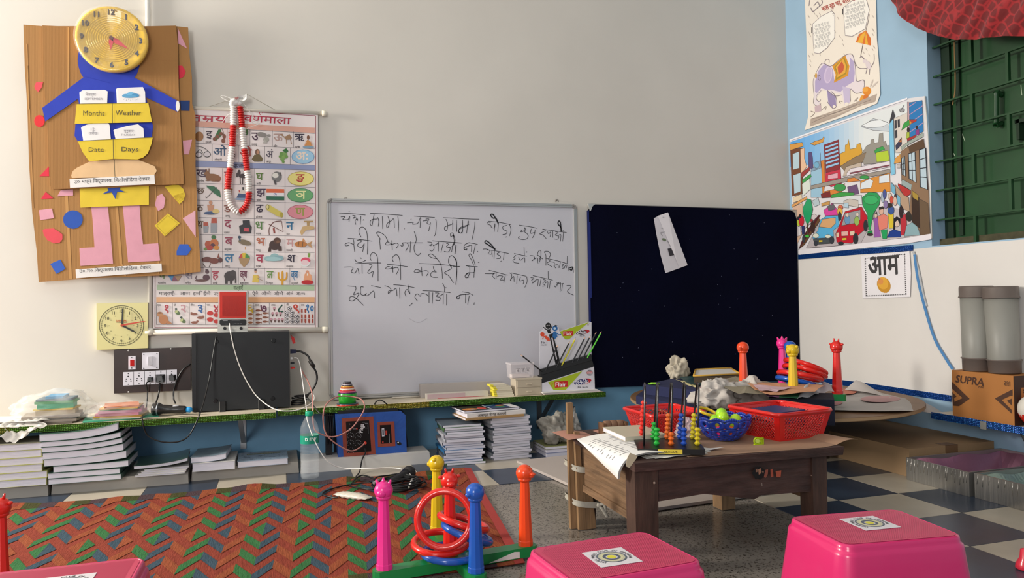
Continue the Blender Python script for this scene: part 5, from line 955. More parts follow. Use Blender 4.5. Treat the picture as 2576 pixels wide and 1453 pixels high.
b = B(mat('1a1a1c', .3)); b.prism([kr(x, y, .0015) for x, y in ((800, 1240), (1075, 1238), (1088, 1255), (1088, 1290), (1075, 1306), (800, 1308), (783, 1290), (783, 1255))], (0, .0012, 0)); out('control_strip', b, T)
d = Draw(kr, .0022)
for x, y, w in ((820, 1255, 55), (920, 1248, 100), (850, 1292, 25), (925, 1292, 22), (955, 1290, 22), (985, 1290, 22), (1015, 1290, 22)): d.l('b8b8bc', 4, x, y, x+w, y)
d.o = .0006; d.l('9a9890', 3, 920, 1325, 975, 1325, 975, 1355, 920, 1355, 920, 1325).done('markings', T)
for x in (842, 1028):
    b = B(mat('16161a', .3)); p = kr(x, 1340); b.cyl(p, p+V((0, -.008, 0)), .0065, .0055, n=16); out('knob', b, T)
b = B(mat('e0dcd6', .4)); b.tube(spline([kr(895, 1285, .004), kr(898, 1310, .014), at(580, 835, Y=YP-.01), at(590, 880, Y=YP-.006), at(605, 925, Y=YP-.006), at(625, 965, Y=YP-.01), at(650, 1000, Y=YP-.02), at(690, 1028, Y=3.17), at(730, 1033, Y=3.15), at(765, 1025, Y=3.17), at(788, 1008, Y=3.2), at(790, 995, Y=3.25), at(783, 990, Y=3.28)], 7), .0024, 6)
one('white_audio_cable', b, 'white cable plugged into red speaker box draping down computer side', 'cable')
# ---------------------------------------------------------------- right part of the shelf
ZR = .2535
T = thing('stacking_cups', 'tower of nested colourful stacking cups on shelf below whiteboard', 'toy', at(875, 1016, Z=ZR))
p = at(878, 1014, Z=ZR); p = V((at(875, 1010, Y=3.275).x, 3.29, ZR))
prof = [('c8342c', .047, .046, 0, .005), ('3a4858', .046, .046, .0052, .010), ('24a42c', .036, .040, .0102, .052), ('3a2c58', .039, .039, .0522, .056), ('d86088', .037, .037, .0562, .0625), ('c84038', .034, .034, .0627, .067), ('e0d0c4', .032, .032, .0672, .0735), ('c4542c', .029, .029, .0737, .078), ('dca040', .027, .027, .0782, .083), ('403440', .022, .022, .0832, .087), ('b8b4c0', .021, .021, .0872, .092), ('3c2c34', .019, .019, .0922, .0955), ('24242c', .017, .017, .0957, .101)]
for c, r0, r1, z0_, z1_ in prof:
    b = B(plastic(c)); b.lathe([(r0-.002, z0_), (r0, z0_+.001), (r1, z1_-.001), (r1-.001, z1_)], p, 28); out('cup', b, T)
def obox(name, pts, Y0, dep, zb_, M, label, cat, group=None):
    q = [at(x, y, Y=Y0) for x, y in pts]; b = B(M)
    q[0].z = q[1].z = zb_; b.prism(q, (0, dep, 0)); return one(name, b, label, cat, group)
obox('display_case', [(1058, 990), (1262, 975), (1258, 958), (1057, 966)], 3.40, .03, ZR, mat('b8b0ac', .3, alpha=.9), 'long clear-grey flat case leaning at back against whiteboard', 'case')
b = B(mat('c8c2b8', .3)); xr0, xr1 = at(1073, 990, Y=3.33).x, at(1228, 980, Y=3.33).x; b.box(xr0, xr1, 3.33, 3.365, ZR, ZR+.024); b.use(mat('b8a0a4', .3)); b.box(xr0+.004, at(1170, 990, Y=3.33).x, 3.3292, 3.33, ZR+.002, ZR+.022); b.use(mat('c8505c', .3)); b.box(xr0+.05, xr1-.02, 3.329, 3.3292, ZR+.001, ZR+.003)
one('pencil_case', b, 'long translucent pencil case lying in front of flat case', 'case')
b = B(mat('c4bcb0', .3)); 
for i in range(2): b.tube([(at(985, 1000, Y=3.44).x, 3.435-i*.012, ZR+.004), (xr0-.004, 3.435-i*.012, ZR+.004)], .0035, 6)
one('white_rods', b, 'pair of thin white rods lying at foot of whiteboard', 'rods')
z = ZR; kx = lambda x, Y=3.30: at(x, 985, Y=Y).x
for i, (x0, x1) in enumerate(((1243, 1292), (1242, 1290), (1241, 1289), (1243, 1287), (1240, 1285), (1234, 1274))):
    T = thing('flash_card_box', f'small yellow-sided card box in pile beside drawers, {ORD[5-i]}', 'card box', (kx(x0), 3.30, z), 'small yellow card boxes')
    b = B(mat('d0c8b4', .5)); b.box(kx(x0)+.014, kx(x1), 3.295+.002*(i % 3), 3.36, z, z+.0088); out('box', b, T); b = B(mat('dcd040', .5)); b.box(kx(x0), kx(x0)+.0138, 3.295+.002*(i % 3), 3.36, z+.0005, z+.0085); out('yellow_end', b, T); z += .0092
T = thing('drawer_organizer', 'small cream plastic drawer organizer on shelf left of pen display', 'organizer', (kx(1318), 3.30, ZR))
cr1 = mat('c4b8a4', .4); x0, x1 = kx(1296), kx(1362, 3.29); b = B(cr1); b.box(x0, x1, 3.285, 3.37, ZR, ZR+.075); b.box(x0-.003, x1+.002, 3.283, 3.372, ZR+.072, ZR+.079); out('shell', b, T)
for i in range(2): 
    b = B(mat('b8ac98', .35)); b.box(x0+.006, x1-.006, 3.281, 3.2848, ZR+.004+i*.034, ZR+.034+i*.034); b.use(cr1); b.box((x0+x1)/2-.012, (x0+x1)/2+.012, 3.276, 3.281, ZR+.016+i*.034, ZR+.020+i*.034); out('drawer', b, T)
T = thing('letter_tile_box', 'clear plastic box of letter tiles on top of drawer organizer', 'box', (kx(1312), 3.30, ZR+.08))
x0, x1 = kx(1285), kx(1342); zb = ZR+.0795
b = B(mat('f0e8ea', .1, alpha=.3)); b.hexa([(x0+.004, 3.295, zb), (x1-.002, 3.295, zb), (x1-.002, 3.36, zb), (x0+.004, 3.36, zb)], [(x0, 3.29, zb+.062), (x1, 3.29, zb+.062), (x1, 3.365, zb+.062), (x0, 3.365, zb+.062)]); out('clear_box', b, T)
b = B(mat('f0e8ea', .1, alpha=.45)); b.box(x0-.002, x1+.002, 3.288, 3.367, zb+.0625, zb+.070); out('lid', b, T)
for i, ch in enumerate('edu'):
    q = x0+.028+i*.0235; b = B(mat('d8d4d8', .4)); b.box(q, q+.019, 3.299, 3.303, zb+.024, zb+.043); b.use(mat('3a3438', .4)); b.text(ch, .021, (q+.0095, 3.2985, zb+.029), V((1, 0, 0)), V((0, 0, 1)), .03, align=1); b.box(q, q+.019, 3.2987, 3.299, zb+.043, zb+.0445); out('letter_tile', b, T)
b = B(mat('e8dcd8', .4)); b.box(x0+.01, x1-.02, 3.305, 3.345, zb+.002, zb+.016); out('tile_pile', b, T)
# pen display
z = ZR
for i, c in enumerate(('cfc8b8', 'c8b4b0', 'd4d0d4', 'b8b0b0', 'd8d4d0')):
    b = B(paper(c)); b.T = Matrix.Translation((1.295-.004*i, 3.33, z)) @ Matrix.Rotation(.02*(i-2), 4, 'Z'); b.box(-.13, .15, -.075, .06, 0, .0022); one('paper_sheaf', b, f'thin paper sheaf under the pen display box, {ORD[4-i]}', 'paper', 'papers under the pen display'); z += .0024
YD = 3.285; kd = K(1300, 780, 6.054, Y=YD); kdb = K(1300, 780, 6.054, Y=YD+.075)
T = thing('pen_display', 'white and green cardboard pen counter display with sloping black tray', 'display box', (1.27, YD, z))
cb = mat('dcdae2', .4, bump=.05); blc = mat('141416', .5)
p = [kd(385, 1228), kd(1190, 1200), kd(1178, 855), kd(385, 1110)]; p[0].z = p[1].z = z; b = B(cb); b.prism(p, (0, .095, 0)); out('lower_box', b, T)
p = [kd(385, 1108, .001), kd(1175, 853, .001), kd(1150, 765, -.006), kd(360, 1000, -.006)]; b = B(blc); b.prism(p, (0, .04, 0))
p = [kdb(365, 1000, .05), kdb(1150, 760, .05), kdb(1135, 670, .04), kdb(358, 905, .04)]; b.prism(p, (0, .02, 0)); out('black_tray', b, T)
b = B(cb); p = [kdb(345, 1180), kdb(345, 330), kdb(400, 300), kdb(405, 250), kdb(470, 185), kdb(540, 220), kdb(630, 240), kdb(650, 320), kdb(1110, 172), kdb(1138, 185), kdb(1138, 1150)]; b.prism(p, (0, .0025, 0)); out('back_card', b, T)
d = Draw(kd, .0006); d.p('a8bc28', 475, 1095, 1000, 925, 745, 1212, 560, 1215).p('c41c20', 575, 1085, 775, 1075, 778, 1165, 580, 1180)
d.t('f0eef0', 590, 1160, 62, 'Flair', .03, dev=0, w=165).l('c43c28', 6, 510, 1120, 530, 1150, 555, 1115).l('c43c28', 5, 520, 1110, 535, 1135, 548, 1108)
d.e('c42c34', 1020, 1085, 120, 42, -12).e('28306c', 980, 1090, 110, 42, -12).t('ece8f0', 890, 1112, 36, 'MULTI-', .05, dev=0, w=190, ang=-10).t('ece8f0', 900, 1145, 34, 'ACTION', .05, dev=0, w=200, ang=-10)
d.t('3a3a44', 925, 1185, 30, '3 in 1', .04, dev=0, w=80).t('3a3a44', 1010, 1178, 15, 'BALL PEN', .03, dev=0, w=78)
d.e('4a4a54', 1110, 950, 46, 44).e('c8c4cc', 1110, 950, 42, 40).p('c8403c', 1068, 935, 1152, 932, 1152, 962, 1068, 965).t('e8e4ea', 1075, 960, 20, '₹30.00', .02, dev=0, w=72).t('4a4a54', 1085, 930, 18, 'MRP', .02, dev=0, w=48).t('4a4a54', 1085, 985, 16, 'PER P', .02, dev=0, w=48)
d.done('front_print', T)
d = Draw(kdb, .0006); d.p('a8bc28', 650, 325, 1105, 178, 880, 360, 800, 440, 740, 445, 700, 400).p('c41c20', 700, 318, 858, 312, 858, 385, 705, 390).t('f0eef0', 712, 375, 48, 'Flair', .03, dev=0, w=130)
d.e('c42c34', 1030, 328, 80, 32, -10).e('3a3438', 985, 340, 85, 34, -10).t('ece8f0', 910, 350, 28, 'MULTI-', .05, dev=0, w=140, ang=-9).t('ece8f0', 915, 376, 26, 'ACTION', .05, dev=0, w=150, ang=-9).t('3a3a44', 960, 396, 12, 'BALL PEN', .03, dev=0, w=75)
d.t('3a3a44', 370, 505, 30, '3 in 1', .04, dev=0, w=90).t('3a3a44', 368, 535, 16, 'BALL PEN', .03, dev=0, w=90).l('8a7450', 5, 1070, 200, 1085, 240, 1105, 200)
d.p('1a1a1c', 490, 370, 550, 350, 665, 800, 590, 820).p('d0ccd4', 525, 420, 545, 415, 615, 740, 600, 755).e('1a1a1c', 478, 235, 42, 48).e('d0ccd0', 462, 230, 9, 9).e('d0ccd0', 490, 228, 9, 9).p('1a1a1c', 455, 290, 505, 285, 520, 350, 475, 350).l('1a1a1c', 12, 460, 295, 430, 280, 405, 252).l('1a1a1c', 12, 505, 290, 530, 260, 540, 225)
d.e('2c6cac', 582, 275, 40, 44).e('c4d8ec', 578, 275, 18, 18).p('1c2430', 555, 240, 590, 222, 625, 235, 590, 250).p('2c6cac', 555, 330, 600, 325, 620, 400, 580, 440, 545, 400).l('2c6cac', 14, 605, 345, 640, 375, 675, 365).e('e05030', 390, 365, 32, 34).p('e05030', 405, 390, 450, 385, 500, 430, 505, 470, 460, 460).l('e05030', 12, 410, 400, 390, 440, 405, 430)
d.done('back_print', T)
for i, (x0, y0, x1, y1, c, nm) in enumerate(((1355+5, 931, 1309, 891, '1a1a1c', 'black pencil leaning out left side of pen display'), (1376, 924, 1404, 866, '1a1a1c', 'black pencil crossing pen picture at left of display'), (1403, 917, 1434, 857, '1a1a1c', 'black pencil left of the yellow pencil in pen display'), (1416, 913, 1449, 848, 'c8c020', 'yellow pencil standing in pen display tray'), (1443, 904, 1473, 846, '2a2a30', 'black pencil directly right of the yellow pencil'), (1455, 902, 1486, 843, '2a2a30', 'black pencil third from right in pen display'), (1469, 896, 1501, 833, '2a2a30', 'black pencil beside the neon green pencil'), (1481, 892, 1514, 832, '6ce048', 'neon green pencil at right end of pen display'))):
    T = thing('pencil', nm, 'pencil', at(x0, y0, Y=YD+.03), 'pencils in the pen display'); p0, p1 = at(x0, y0, Y=YD+.033), at(x1, y1, Y=YD+.026); t = (p1-p0).normalized(); pt = p1-t*.014
    b = B(mat(c, .35)); b.tubecap([p0-t*.02, pt], [.0034, .0034], 6, False); out('barrel', b, T); b = B(mat('d8a888', .6)); b.cyl(pt, p1-t*.003, .0033, .0008, n=8); b.use(mat('3a3838', .4)); b.cyl(p1-t*.003, p1, .0008, .0002, n=6); out('sharpened_tip', b, T)
# ---------------------------------------------------------------- amplifier in blue cover
YA = 3.215; ka = K(780, 940, 4.2735, Y=YA); ZA = .0485
T = thing('amplifier', 'portable public address amplifier in blue cloth cover on marble slab', 'amplifier', (.36, YA+.05, ZA))
bl = mat('2450a0', .6, bump=.6, scale=25, var=.15, vscale=12)
q = [ka(300, 930), ka(1040, 870), ka(1025, 440), ka(985, 405), ka(275, 440)]; q[0].z = ZA; q[1].z = ZA; q[0].x += .002
b = B(bl); b.prism(q, (0, .10, 0)); out('cloth_cover', b, T)
b = B(mat('101014', .5)); q2 = [ka(262, 440, -.105), ka(1000, 395, -.105), ka(1060, 850, -.105), ka(262, 900, -.105)]; q2[2].z = q2[3].z = ZA; b.prism(q2, (0, .02, 0)); b.prism([ka(300, 400, -.02), ka(930, 365, -.02), ka(960, 400, -.02), ka(300, 440, -.02)], (0, .07, 0)); out('black_body', b, T)
b = B(mat('141418', .4)); b.tube(spline([ka(370, 410, -.03), ka(400, 395, -.03), ka(640, 375, -.03), ka(690, 395, -.03)], 5), .006, 8); out('carry_handle', b, T)
b = B(mat('16161a', .45)); p = ka(225, 600, -.06); b.box(p.x-.022, p.x+.004, p.y, p.y+.05, ZA, ZA+.17)
for i in range(3): b.tube(spline([p+V((-.015+.01*i, -.004, .08)), p+V((-.008+.008*i, -.008, .0)), p+V((-.014+.012*i, -.004, -.06))], 5), .003, 6)
out('side_pouch', b, T)
br_ = mat('8a3c2c', .6, bump=.3, scale=40)
def frame(pts_o, pts_i, M, off=.0015):
    b = B(M); n = len(pts_o)
    for i in range(n): j = (i+1) % n; b.prism([ka(*pts_o[i], off), ka(*pts_o[j], off), ka(*pts_i[j], off), ka(*pts_i[i], off)], (0, .0014, 0))
    return b
out('window_border', frame([(340, 478), (680, 455), (705, 860), (360, 893)], [(385, 512), (635, 497), (660, 833), (400, 850)], br_), T)
out('window_border', frame([(722, 518), (905, 510), (917, 775), (730, 785)], [(750, 550), (870, 545), (880, 743), (762, 750)], br_), T)
b = B(mat('0e0e10', .3)); b.prism([ka(385, 512, .0008), ka(635, 497, .0008), ka(660, 833, .0008), ka(400, 850, .0008)], (0, .0006, 0)); out('control_panel', b, T)
b = B(mat('0e0e10', .3)); b.prism([ka(750, 550, .0008), ka(870, 545, .0008), ka(880, 743, .0008), ka(762, 750, .0008)], (0, .0006, 0)); out('player_panel', b, T)
d = Draw(ka, .0012); d.t('d8d4d8', 565, 632, 46, 'Mega', .03, dev=0, w=95, ang=-82)
for cx, cy in ((435, 665), (515, 665), (435, 745), (515, 745), (440, 825)):
    for k in range(9): a = math.radians(-220+k*32); d.e('b8b8c0', cx+34*math.cos(a), cy+34*math.sin(a), 2.5, 2.5, n=6)
for x, y, w in ((560, 520, 30), (590, 530, 35), (580, 580, 40), (615, 560, 8), (460, 590, 30), (485, 590, 20)): d.l('a8a8b0', 3, x, y, x+w, y)
d.l('a8a8b0', 3, 622, 540, 625, 640); d.p('c8c4d0', 770, 585, 797, 583, 800, 670, 773, 672).p('2a2a30', 776, 595, 792, 594, 794, 660, 778, 662).p('b43428', 810, 610, 828, 608, 828, 655, 812, 657).p('b43428', 775, 725, 790, 724, 790, 738, 775, 740).l('b8b8c0', 4, 850, 640, 852, 740).done('panel_print', T)
for x, y in ((440, 665), (518, 665), (430, 745), (518, 745), (435, 822)): 
    b = B(mat('16161a', .35)); p = ka(x, y, .001); b.cyl(p, p+V((0, -.008, 0)), .0055, .0045, n=14); b.use(mat('d8d8dc', .4)); b.ribbon([p+V((0, -.0083, 0)), p+V((.004, -.0083, -.003))], .0012, (0, -1, 0)); out('knob', b, T)
for x, y, c in ((428, 595, '8a8a90'), (503, 588, 'b83428'), (425, 540, '4a3838'), (592, 738, 'd83c2c'), (592, 808, '1a1a1e')):
    b = B(mat(c, .35)); p = ka(x, y, .001); b.cyl(p, p+V((0, -.010 if y > 700 else -.004, 0)), .0055 if y > 700 or x == 428 else .003, n=12); out('jack', b, T)
b = B(mat('101014', .5)); b.prism([ka(930, 720, .001), ka(975, 735, .001), (ka(985, 755, .001)), ka(960, 768, .001), ka(935, 755, .001)], (0, .001, 0)); b.use(mat('c8c8cc', .3, metal=.7)); b.lathe([(.002, 0), (.003, .0005)], (0, 0, 0), 10) if 0 else b.cyl(ka(947, 737, .003), ka(947, 737, .001), .003); out('eyelet_patch', b, T)
b = B(blkc); b.tube(spline([ka(690, 425, -.05), ka(690, 340, -.05), ka(720, 290, -.04), ka(770, 285, -.03), ka(825, 330, -.03), ka(835, 400, -.06)], 6), .003, 6); b.tubecap([ka(688, 420, -.05), ka(700, 350, -.05)], [.006, .004], 8, True); one('plug_lead', b, 'short black lead arching from top of blue amplifier bag', 'cable')
b = B(blkc); b.tube(spline([ka(592, 808, .01), ka(595, 850, .03), ka(560, 920, .06), at(905, 1185, Z=.01), at(895, 1200, Z=.006), at(905, 1208, Z=.008), at(930, 1210, Z=.012)], 6), .0028, 6); one('microphone_lead', b, 'black microphone lead falling from amplifier jack to mat', 'cable')
# ---------------------------------------------------------------- woven mat
MC = {'r': '843c2f', 'o': '8d4b31', 'g': '37693f', 'b': '3b4d5a', 'v': '48393e', 'l': '454528', 'e': '9c3430'}
def wv(c): return mat(c, .9, bump=.5, scale=90, var=.22, vscale=60, stretch=(3.0, .5, 1), spec=.12)
mw = {k: wv(v) for k, v in MC.items()}
A0, A1, A2, A3 = V((-1.65, 1.88, 0)), V((.605, 1.87, 0)), V((.742, 3.0, 0)), V((-1.75, 3.02, 0))
def mp_(u, v, z=0):
    p = A0.lerp(A1, u).lerp(A3.lerp(A2, u), v)
    e = max(0, v-.93)/.07; h = .007*e*max(0, math.sin(u*41)+.5*math.sin(u*97))
    if u > .955 and v > .9: h = max(h, .0)
    p.y += .008*math.sin(u*23)*e; p.z = .003+h+z+.0015*math.sin(u*19+v*7)+.0015; return p
T = thing('floor_mat', 'woven cotton floor mat with red green blue chevron pattern', 'mat', (-.5, 2.4, 0))
b = B(mw['r']); b.grid(lambda u, v: mp_(u, v, -.0012), 160, 40); out('woven_ground', b, T)
b = B(*[mw[k] for k in 'robgvl'])
nc_ = 47; cw = .988/nc_; br0 = .058; mid = .492
seq = ['g', 'b', 'o', 'g', 'b', 'o']
def clipv(P, lim, keep_above):
    o = []
    for i in range(len(P)):
        a, c = P[i-1], P[i]; ia = (a[1] >= lim) == keep_above; ic = (c[1] >= lim) == keep_above
        if ia != ic: t = (lim-a[1])/(c[1]-a[1]); o.append((a[0]+(c[0]-a[0])*t, lim))
        if ic: o.append(c)
    return o
for c in range(nc_):
    u0, u1 = c*cw, (c+1)*cw; up = (c+4) % 2 == 0; hi = 1-br0
    for zone in (1, -1):
        zl, zh = (mid, hi) if zone > 0 else (br0, mid)
        for k in range(5):
            s1 = .032+k*.119; s0 = s1-.088; h2 = .029       # peak side and valley side of the band, from the turning line
            a, d_ = (s0, s1) if up else (s1, s0)
            P = [(u0, mid+zone*(a-h2)), (u1, mid+zone*(d_-h2)), (u1, mid+zone*(d_+h2)), (u0, mid+zone*(a+h2))]
            P = clipv(clipv(P, zl, True), zh, False)
            if len(P) < 3: continue
            b.use(mw[seq[(c+4) % 6]]); b.add([mp_(u, v, .0002) for u, v in P], [list(range(len(P)))], True)
    for v0, v1 in ((0, br0), (1-br0, 1)):
        b.use(mw[['v', 'o', 'l'][c % 3]]); b.add([mp_(u, v, .0003) for u, v in ((u0, v0), (u1, v0), (u1, v1), (u0, v1))], [[0, 1, 2, 3]], True)
out('chevron_bands', b, T, kind='stuff')
b = B(mat(MC['e'], .85, bump=.3, scale=60)); 
for v0 in range(20): 
    P = [mp_(.988, v0/20, .0009), mp_(1.0, v0/20, .0009), mp_(1.0, (v0+1)/20, .0009), mp_(.988, (v0+1)/20, .0009)]; b.add(P, [[0, 1, 2, 3]], True)
out('edge_binding', b, T)
# ---------------------------------------------------------------- ring toss sets
PC = {'pink': 'e8308c', 'orange': 'e8481c', 'yellow': 'd8b41c', 'blue': '1c54b0', 'red': 'd8241c', 'green': '0c7c3c'}
def peg(par, p, col, face, hgt=.217):
    M = plastic(PC[col], .25); b = B(M); fx, fy = math.cos(face), math.sin(face); n = V((fx, fy, 0)); s_ = V((-fy, fx, 0))
    b.lathe([(.0205, 0), (.0205, .012), (.0195, .014), (.0125, hgt-.04)], p, 10, False); k = out('peg', b, par)
    c = V(p)+V((0, 0, hgt-.024)); b = B(M); b.ball(c, .0235, 18, (1, 1, .96)); b.ball(c-V((0, 0, .016)), .019, 14, (1, 1, .5))
    if col == 'pink': b.ball(c+n*.016-V((0, 0, .004)), .013, 12, (1, 1, .8)); b.cyl(c+V((0, 0, .016)), c+V((0, 0, .031)), .008, .002, n=10); b.cyl(c+s_*.013+V((0, 0, .012)), c+s_*.019+V((0, 0, .026)), .007, .002, n=10); b.cyl(c-s_*.013+V((0, 0, .012)), c-s_*.019+V((0, 0, .026)), .007, .002, n=10)
    elif col == 'orange': b.ball(c+n*.024-V((0, 0, .001)), .010, 12, (1, 1, .55)); b.ball(c+n*.022-V((0, 0, .007)), .008, 12, (1, 1, .5))
    elif col == 'yellow': b.ball(c+s_*.019+V((0, 0, .013)), .0062, 10); b.ball(c-s_*.019+V((0, 0, .013)), .0062, 10); b.ball(c+n*.02-V((0, 0, .003)), .009, 10)
    elif col == 'blue': b.ball(c+n*.021-V((0, 0, .003)), .0085, 12, (1, 1, .7))
    else:
        for q in (1, -1): b.cyl(c+s_*q*.008+V((0, 0, .02)), c+s_*q*.011+V((0, 0, .032)), .004, .002, n=8); b.ball(c+s_*q*.024+V((0, 0, .010)), .0065, 10, (1, 1, .7))
        b.ball(c+n*.017-V((0, 0, .006)), .012, 12, (1, 1, .75))
    out('animal_head', b, k)
def barbox(p, q, w, h, z, M):
    p, q = V((p[0], p[1], z)), V((q[0], q[1], z)); t = (q-p).normalized(); s_ = V((-t.y, t.x, 0))*w; p = p-t*.028; q = q+t*.028; e = t*.010
    f = [p+s_*.55, p+e+s_, q-e+s_, q+s_*.55, q-s_*.55, q-e-s_, p+e-s_, p-s_*.55]; b = B(M); b.prism(f, (0, 0, h)); return b
def ring(name, c, nrm, col, label, R_=.0685, r=.0092):
    T = B(plastic(PC[col], .22)); n = V(nrm).normalized(); a = n.orthogonal().normalized(); d = n.cross(a); c = V(c)
    T.tube([c+(a*math.cos(2*PI*k/40)+d*math.sin(2*PI*k/40))*R_ for k in range(40)], r, 12, closed=True); return one('toss_ring', T, label, 'ring', name)
GM = mat(PC['green'], .35, coat=.2)
P_ = {'pink': (.240, 1.874), 'orange': (.625, 1.925), 'yellow': (.426, 2.135), 'blue': (.449, 1.776)}
ZB = .0065
T = thing('ring_toss_stand', 'ring toss stand with five coloured pegs on mat between stools', 'ring toss', (.434, 1.90, ZB))
out('base_bar', barbox(P_['pink'], P_['orange'], .021, .026, ZB, GM), T); out('base_bar', barbox(P_['blue'], P_['yellow'], .021, .0258, ZB, GM), T)
for k, f in (('pink', -2.0), ('orange', -.9), ('yellow', 2.6), ('blue', 3.6)): peg(T, (*P_[k], ZB+.0262), k, f)
peg(T, (.416, 1.915, ZB+.0262), 'red', -1.57)
b = B(mat('d8d4d0', .5)); p = V((.515, 1.889, ZB+.012)); b.add([(.512, 1.8885, ZB+.002), (.60, 1.9, ZB+.002), (.60, 1.9, ZB+.018), (.585, 1.898, ZB+.020)], [[0, 1, 2, 3]]); out('paper_sticker', b, T)
c1 = at(1111, 1366, Z=.058)
ring('rings on the front ring toss', at(1133, 1390, Z=.043), (.05, 0, 1), 'blue', 'blue toss ring lying lowest on front ring toss base')
ring('rings on the front ring toss', at(1108, 1364, Z=.064), (.0, -.12, 1), 'red', 'red toss ring lying flat around centre of front set')
ring('rings on the front ring toss', at(1118, 1305, Y=1.862), (-.35, -1, .22), 'red', 'red toss ring standing upright leaning on front centre peg')
ring('rings on the front ring toss', at(1166, 1312, Y=1.93), (.35, .05, 1), 'red', 'red toss ring tilted high behind the upright ring', R_=.064)
ring('rings on the front ring toss', at(1175, 1340, Y=1.91), (.42, .02, 1), 'blue', 'blue toss ring tilted behind blue peg of front set', R_=.064)
T = thing('ring_toss_stand', 'partly visible ring toss stand with red cow peg at left edge', 'ring toss', (-.7, 2.05, ZB))
out('base_bar', barbox((-.636, 2.05), (-1.0, 2.06), .021, .026, ZB, GM), T); peg(T, (-.636, 2.05, ZB+.0262), 'red', -1.9, .215)
# ---------------------------------------------------------------- pink stools
def stool(c, ang, label, w=.262, d=.20, h=.222, stk=(0, 0), sang=0, dark='cf2a68'):
    T = thing('plastic_stool', label, 'stool', (c[0], c[1], 0), 'pink plastic stools'); M4 = Matrix.Translation((c[0], c[1], 0)) @ Matrix.Rotation(ang, 4, 'Z'); Mt = plastic(dark, .3)
    def rr(w, d, r, z, n=6):
        o = []
        for cx, cy, a0 in ((w/2-r, d/2-r, 0), (-w/2+r, d/2-r, 90), (-w/2+r, -d/2+r, 180), (w/2-r, -d/2+r, 270)):
            for k in range(n+1): a = math.radians(a0+90*k/n); o.append(V((cx+r*math.cos(a), cy+r*math.sin(a), z)))
        return o
    rings = [rr(w-.014, d-.014, .02, h-.0005), rr(w-.010, d-.010, .022, h), rr(w-.003, d-.003, .025, h-.002), rr(w, d, .027, h-.007), rr(w+.001, d+.001, .027, h-.012), rr(w+.003, d+.003, .028, h-.0135), rr(w+.010, d+.010, .03, h-.017), rr(w+.013, d+.013, .032, h-.022), rr(w+.02, d+.02, .034, .17), rr(w+.05, d+.05, .04, .055)]
    n = len(rings[0]); b = B(Mt); b.T = M4; vs = sum(rings, []); fs = [list(range(n))]+[[i*n+k, i*n+(k+1) % n, (i+1)*n+(k+1) % n, (i+1)*n+k] for i in range(len(rings)-1) for k in range(n)]; b.add(vs, fs, True); b.sm[0] = False
    lo, hi = rings[-1], rr(w+.062, d+.062, .043, .0)
    legs = [k for k in range(n)]
    vs = lo+hi+rr(w+.052, d+.052, .04, .05)
    fs = []
    for k in range(n):
        j = (k+1) % n
        if k % 7 != 6: fs.append([k, j, n+j, n+k])
    o2 = len(b.v); b.add(vs, fs, True); out('seat_body', b, T)
    b = B(mat('bd3a5c', .45, coat=.05)); b.T = M4
    inner = rr(w-.017, d-.017, .018, h+.0002); b.add(inner, [list(range(n))])
    out('seat_panel', b, T)
    b = B(mat('c23f62', .45)); b.T = M4
    k = -(w+d)/2
    while k < (w+d)/2:
        p = []
        for t in [i/40 for i in range(41)]:
            x = -w/2+.012+(w-.024)*t; y = (x-k)*1.2
            if abs(y) < d/2-.012 and abs(x) < w/2-.012: p.append(V((x, y, h+.0005)))
        if len(p) > 3: b.ribbon([p[0], p[-1]], .0011, (0, 0, 1))
        k += .0042
    out('grip_ridges', b, T, kind='stuff')
    b = B(mat('d2cdd2', .5)); S4 = M4 @ Matrix.Translation((stk[0], stk[1], h+.0009)) @ Matrix.Rotation(sang, 4, 'Z'); b.T = S4; s_ = .041; b.box(-s_, s_, -s_, s_, 0, .0004); S = out('sticker', b, T, 'white square sticker with round emblem')
    b = B(); b.T = S4
    for r0, r1, c in ((.0245, .028, '5c6470'), (.0205, .0245, 'b8b49c'), (.015, .0205, 'c8c49c'), (.011, .0165, '4c5464'), (.0, .0085, 'd0c83c')):
        b.use(mat(c, .5)); N_ = 32; vs = [(r*math.cos(2*PI*k/N_), r*math.sin(2*PI*k/N_), .0007+(.0001 if r1 < .017 else 0)) for r in (r0, r1) for k in range(N_)]; b.add(vs, [[k, (k+1) % N_, N_+(k+1) % N_, N_+k] for k in range(N_)])
    b.use(mat('34363e', .5)); s = 'INNER WHEEL CLUB OF DEOGHAR'; R2 = .031
    for i, ch in enumerate(s):
        if ch == ' ': continue
        a = math.radians(225-i*(255/(len(s)-1))); b.text(ch, .0085, (R2*math.cos(a), R2*math.sin(a), .0008), V((math.sin(a), -math.cos(a), 0)), V((math.cos(a), math.sin(a), 0)), .03, align=1)
    for k in range(24):
        a = 2*PI*k/24; b.text('*', .006, (.0255*math.cos(a)*1.12, .0255*math.sin(a)*1.12-.001, .0008), V((1, 0, 0)), V((0, 1, 0)), 0, align=1)
    out('emblem', b, S, kind='stuff')
stool((.578, 1.262), math.radians(5), 'pink plastic stool in centre foreground before wooden desk', stk=(-.01, -.012), sang=-.05)
stool((1.143, 1.240), math.radians(-7), 'pink plastic stool at right foreground on checkered tiles', w=.262, d=.20, stk=(.005, .015), sang=.05)
stool((-.375, 1.455), math.radians(0), 'pink plastic stool at lower left corner standing on mat', stk=(.02, -.01), sang=0)
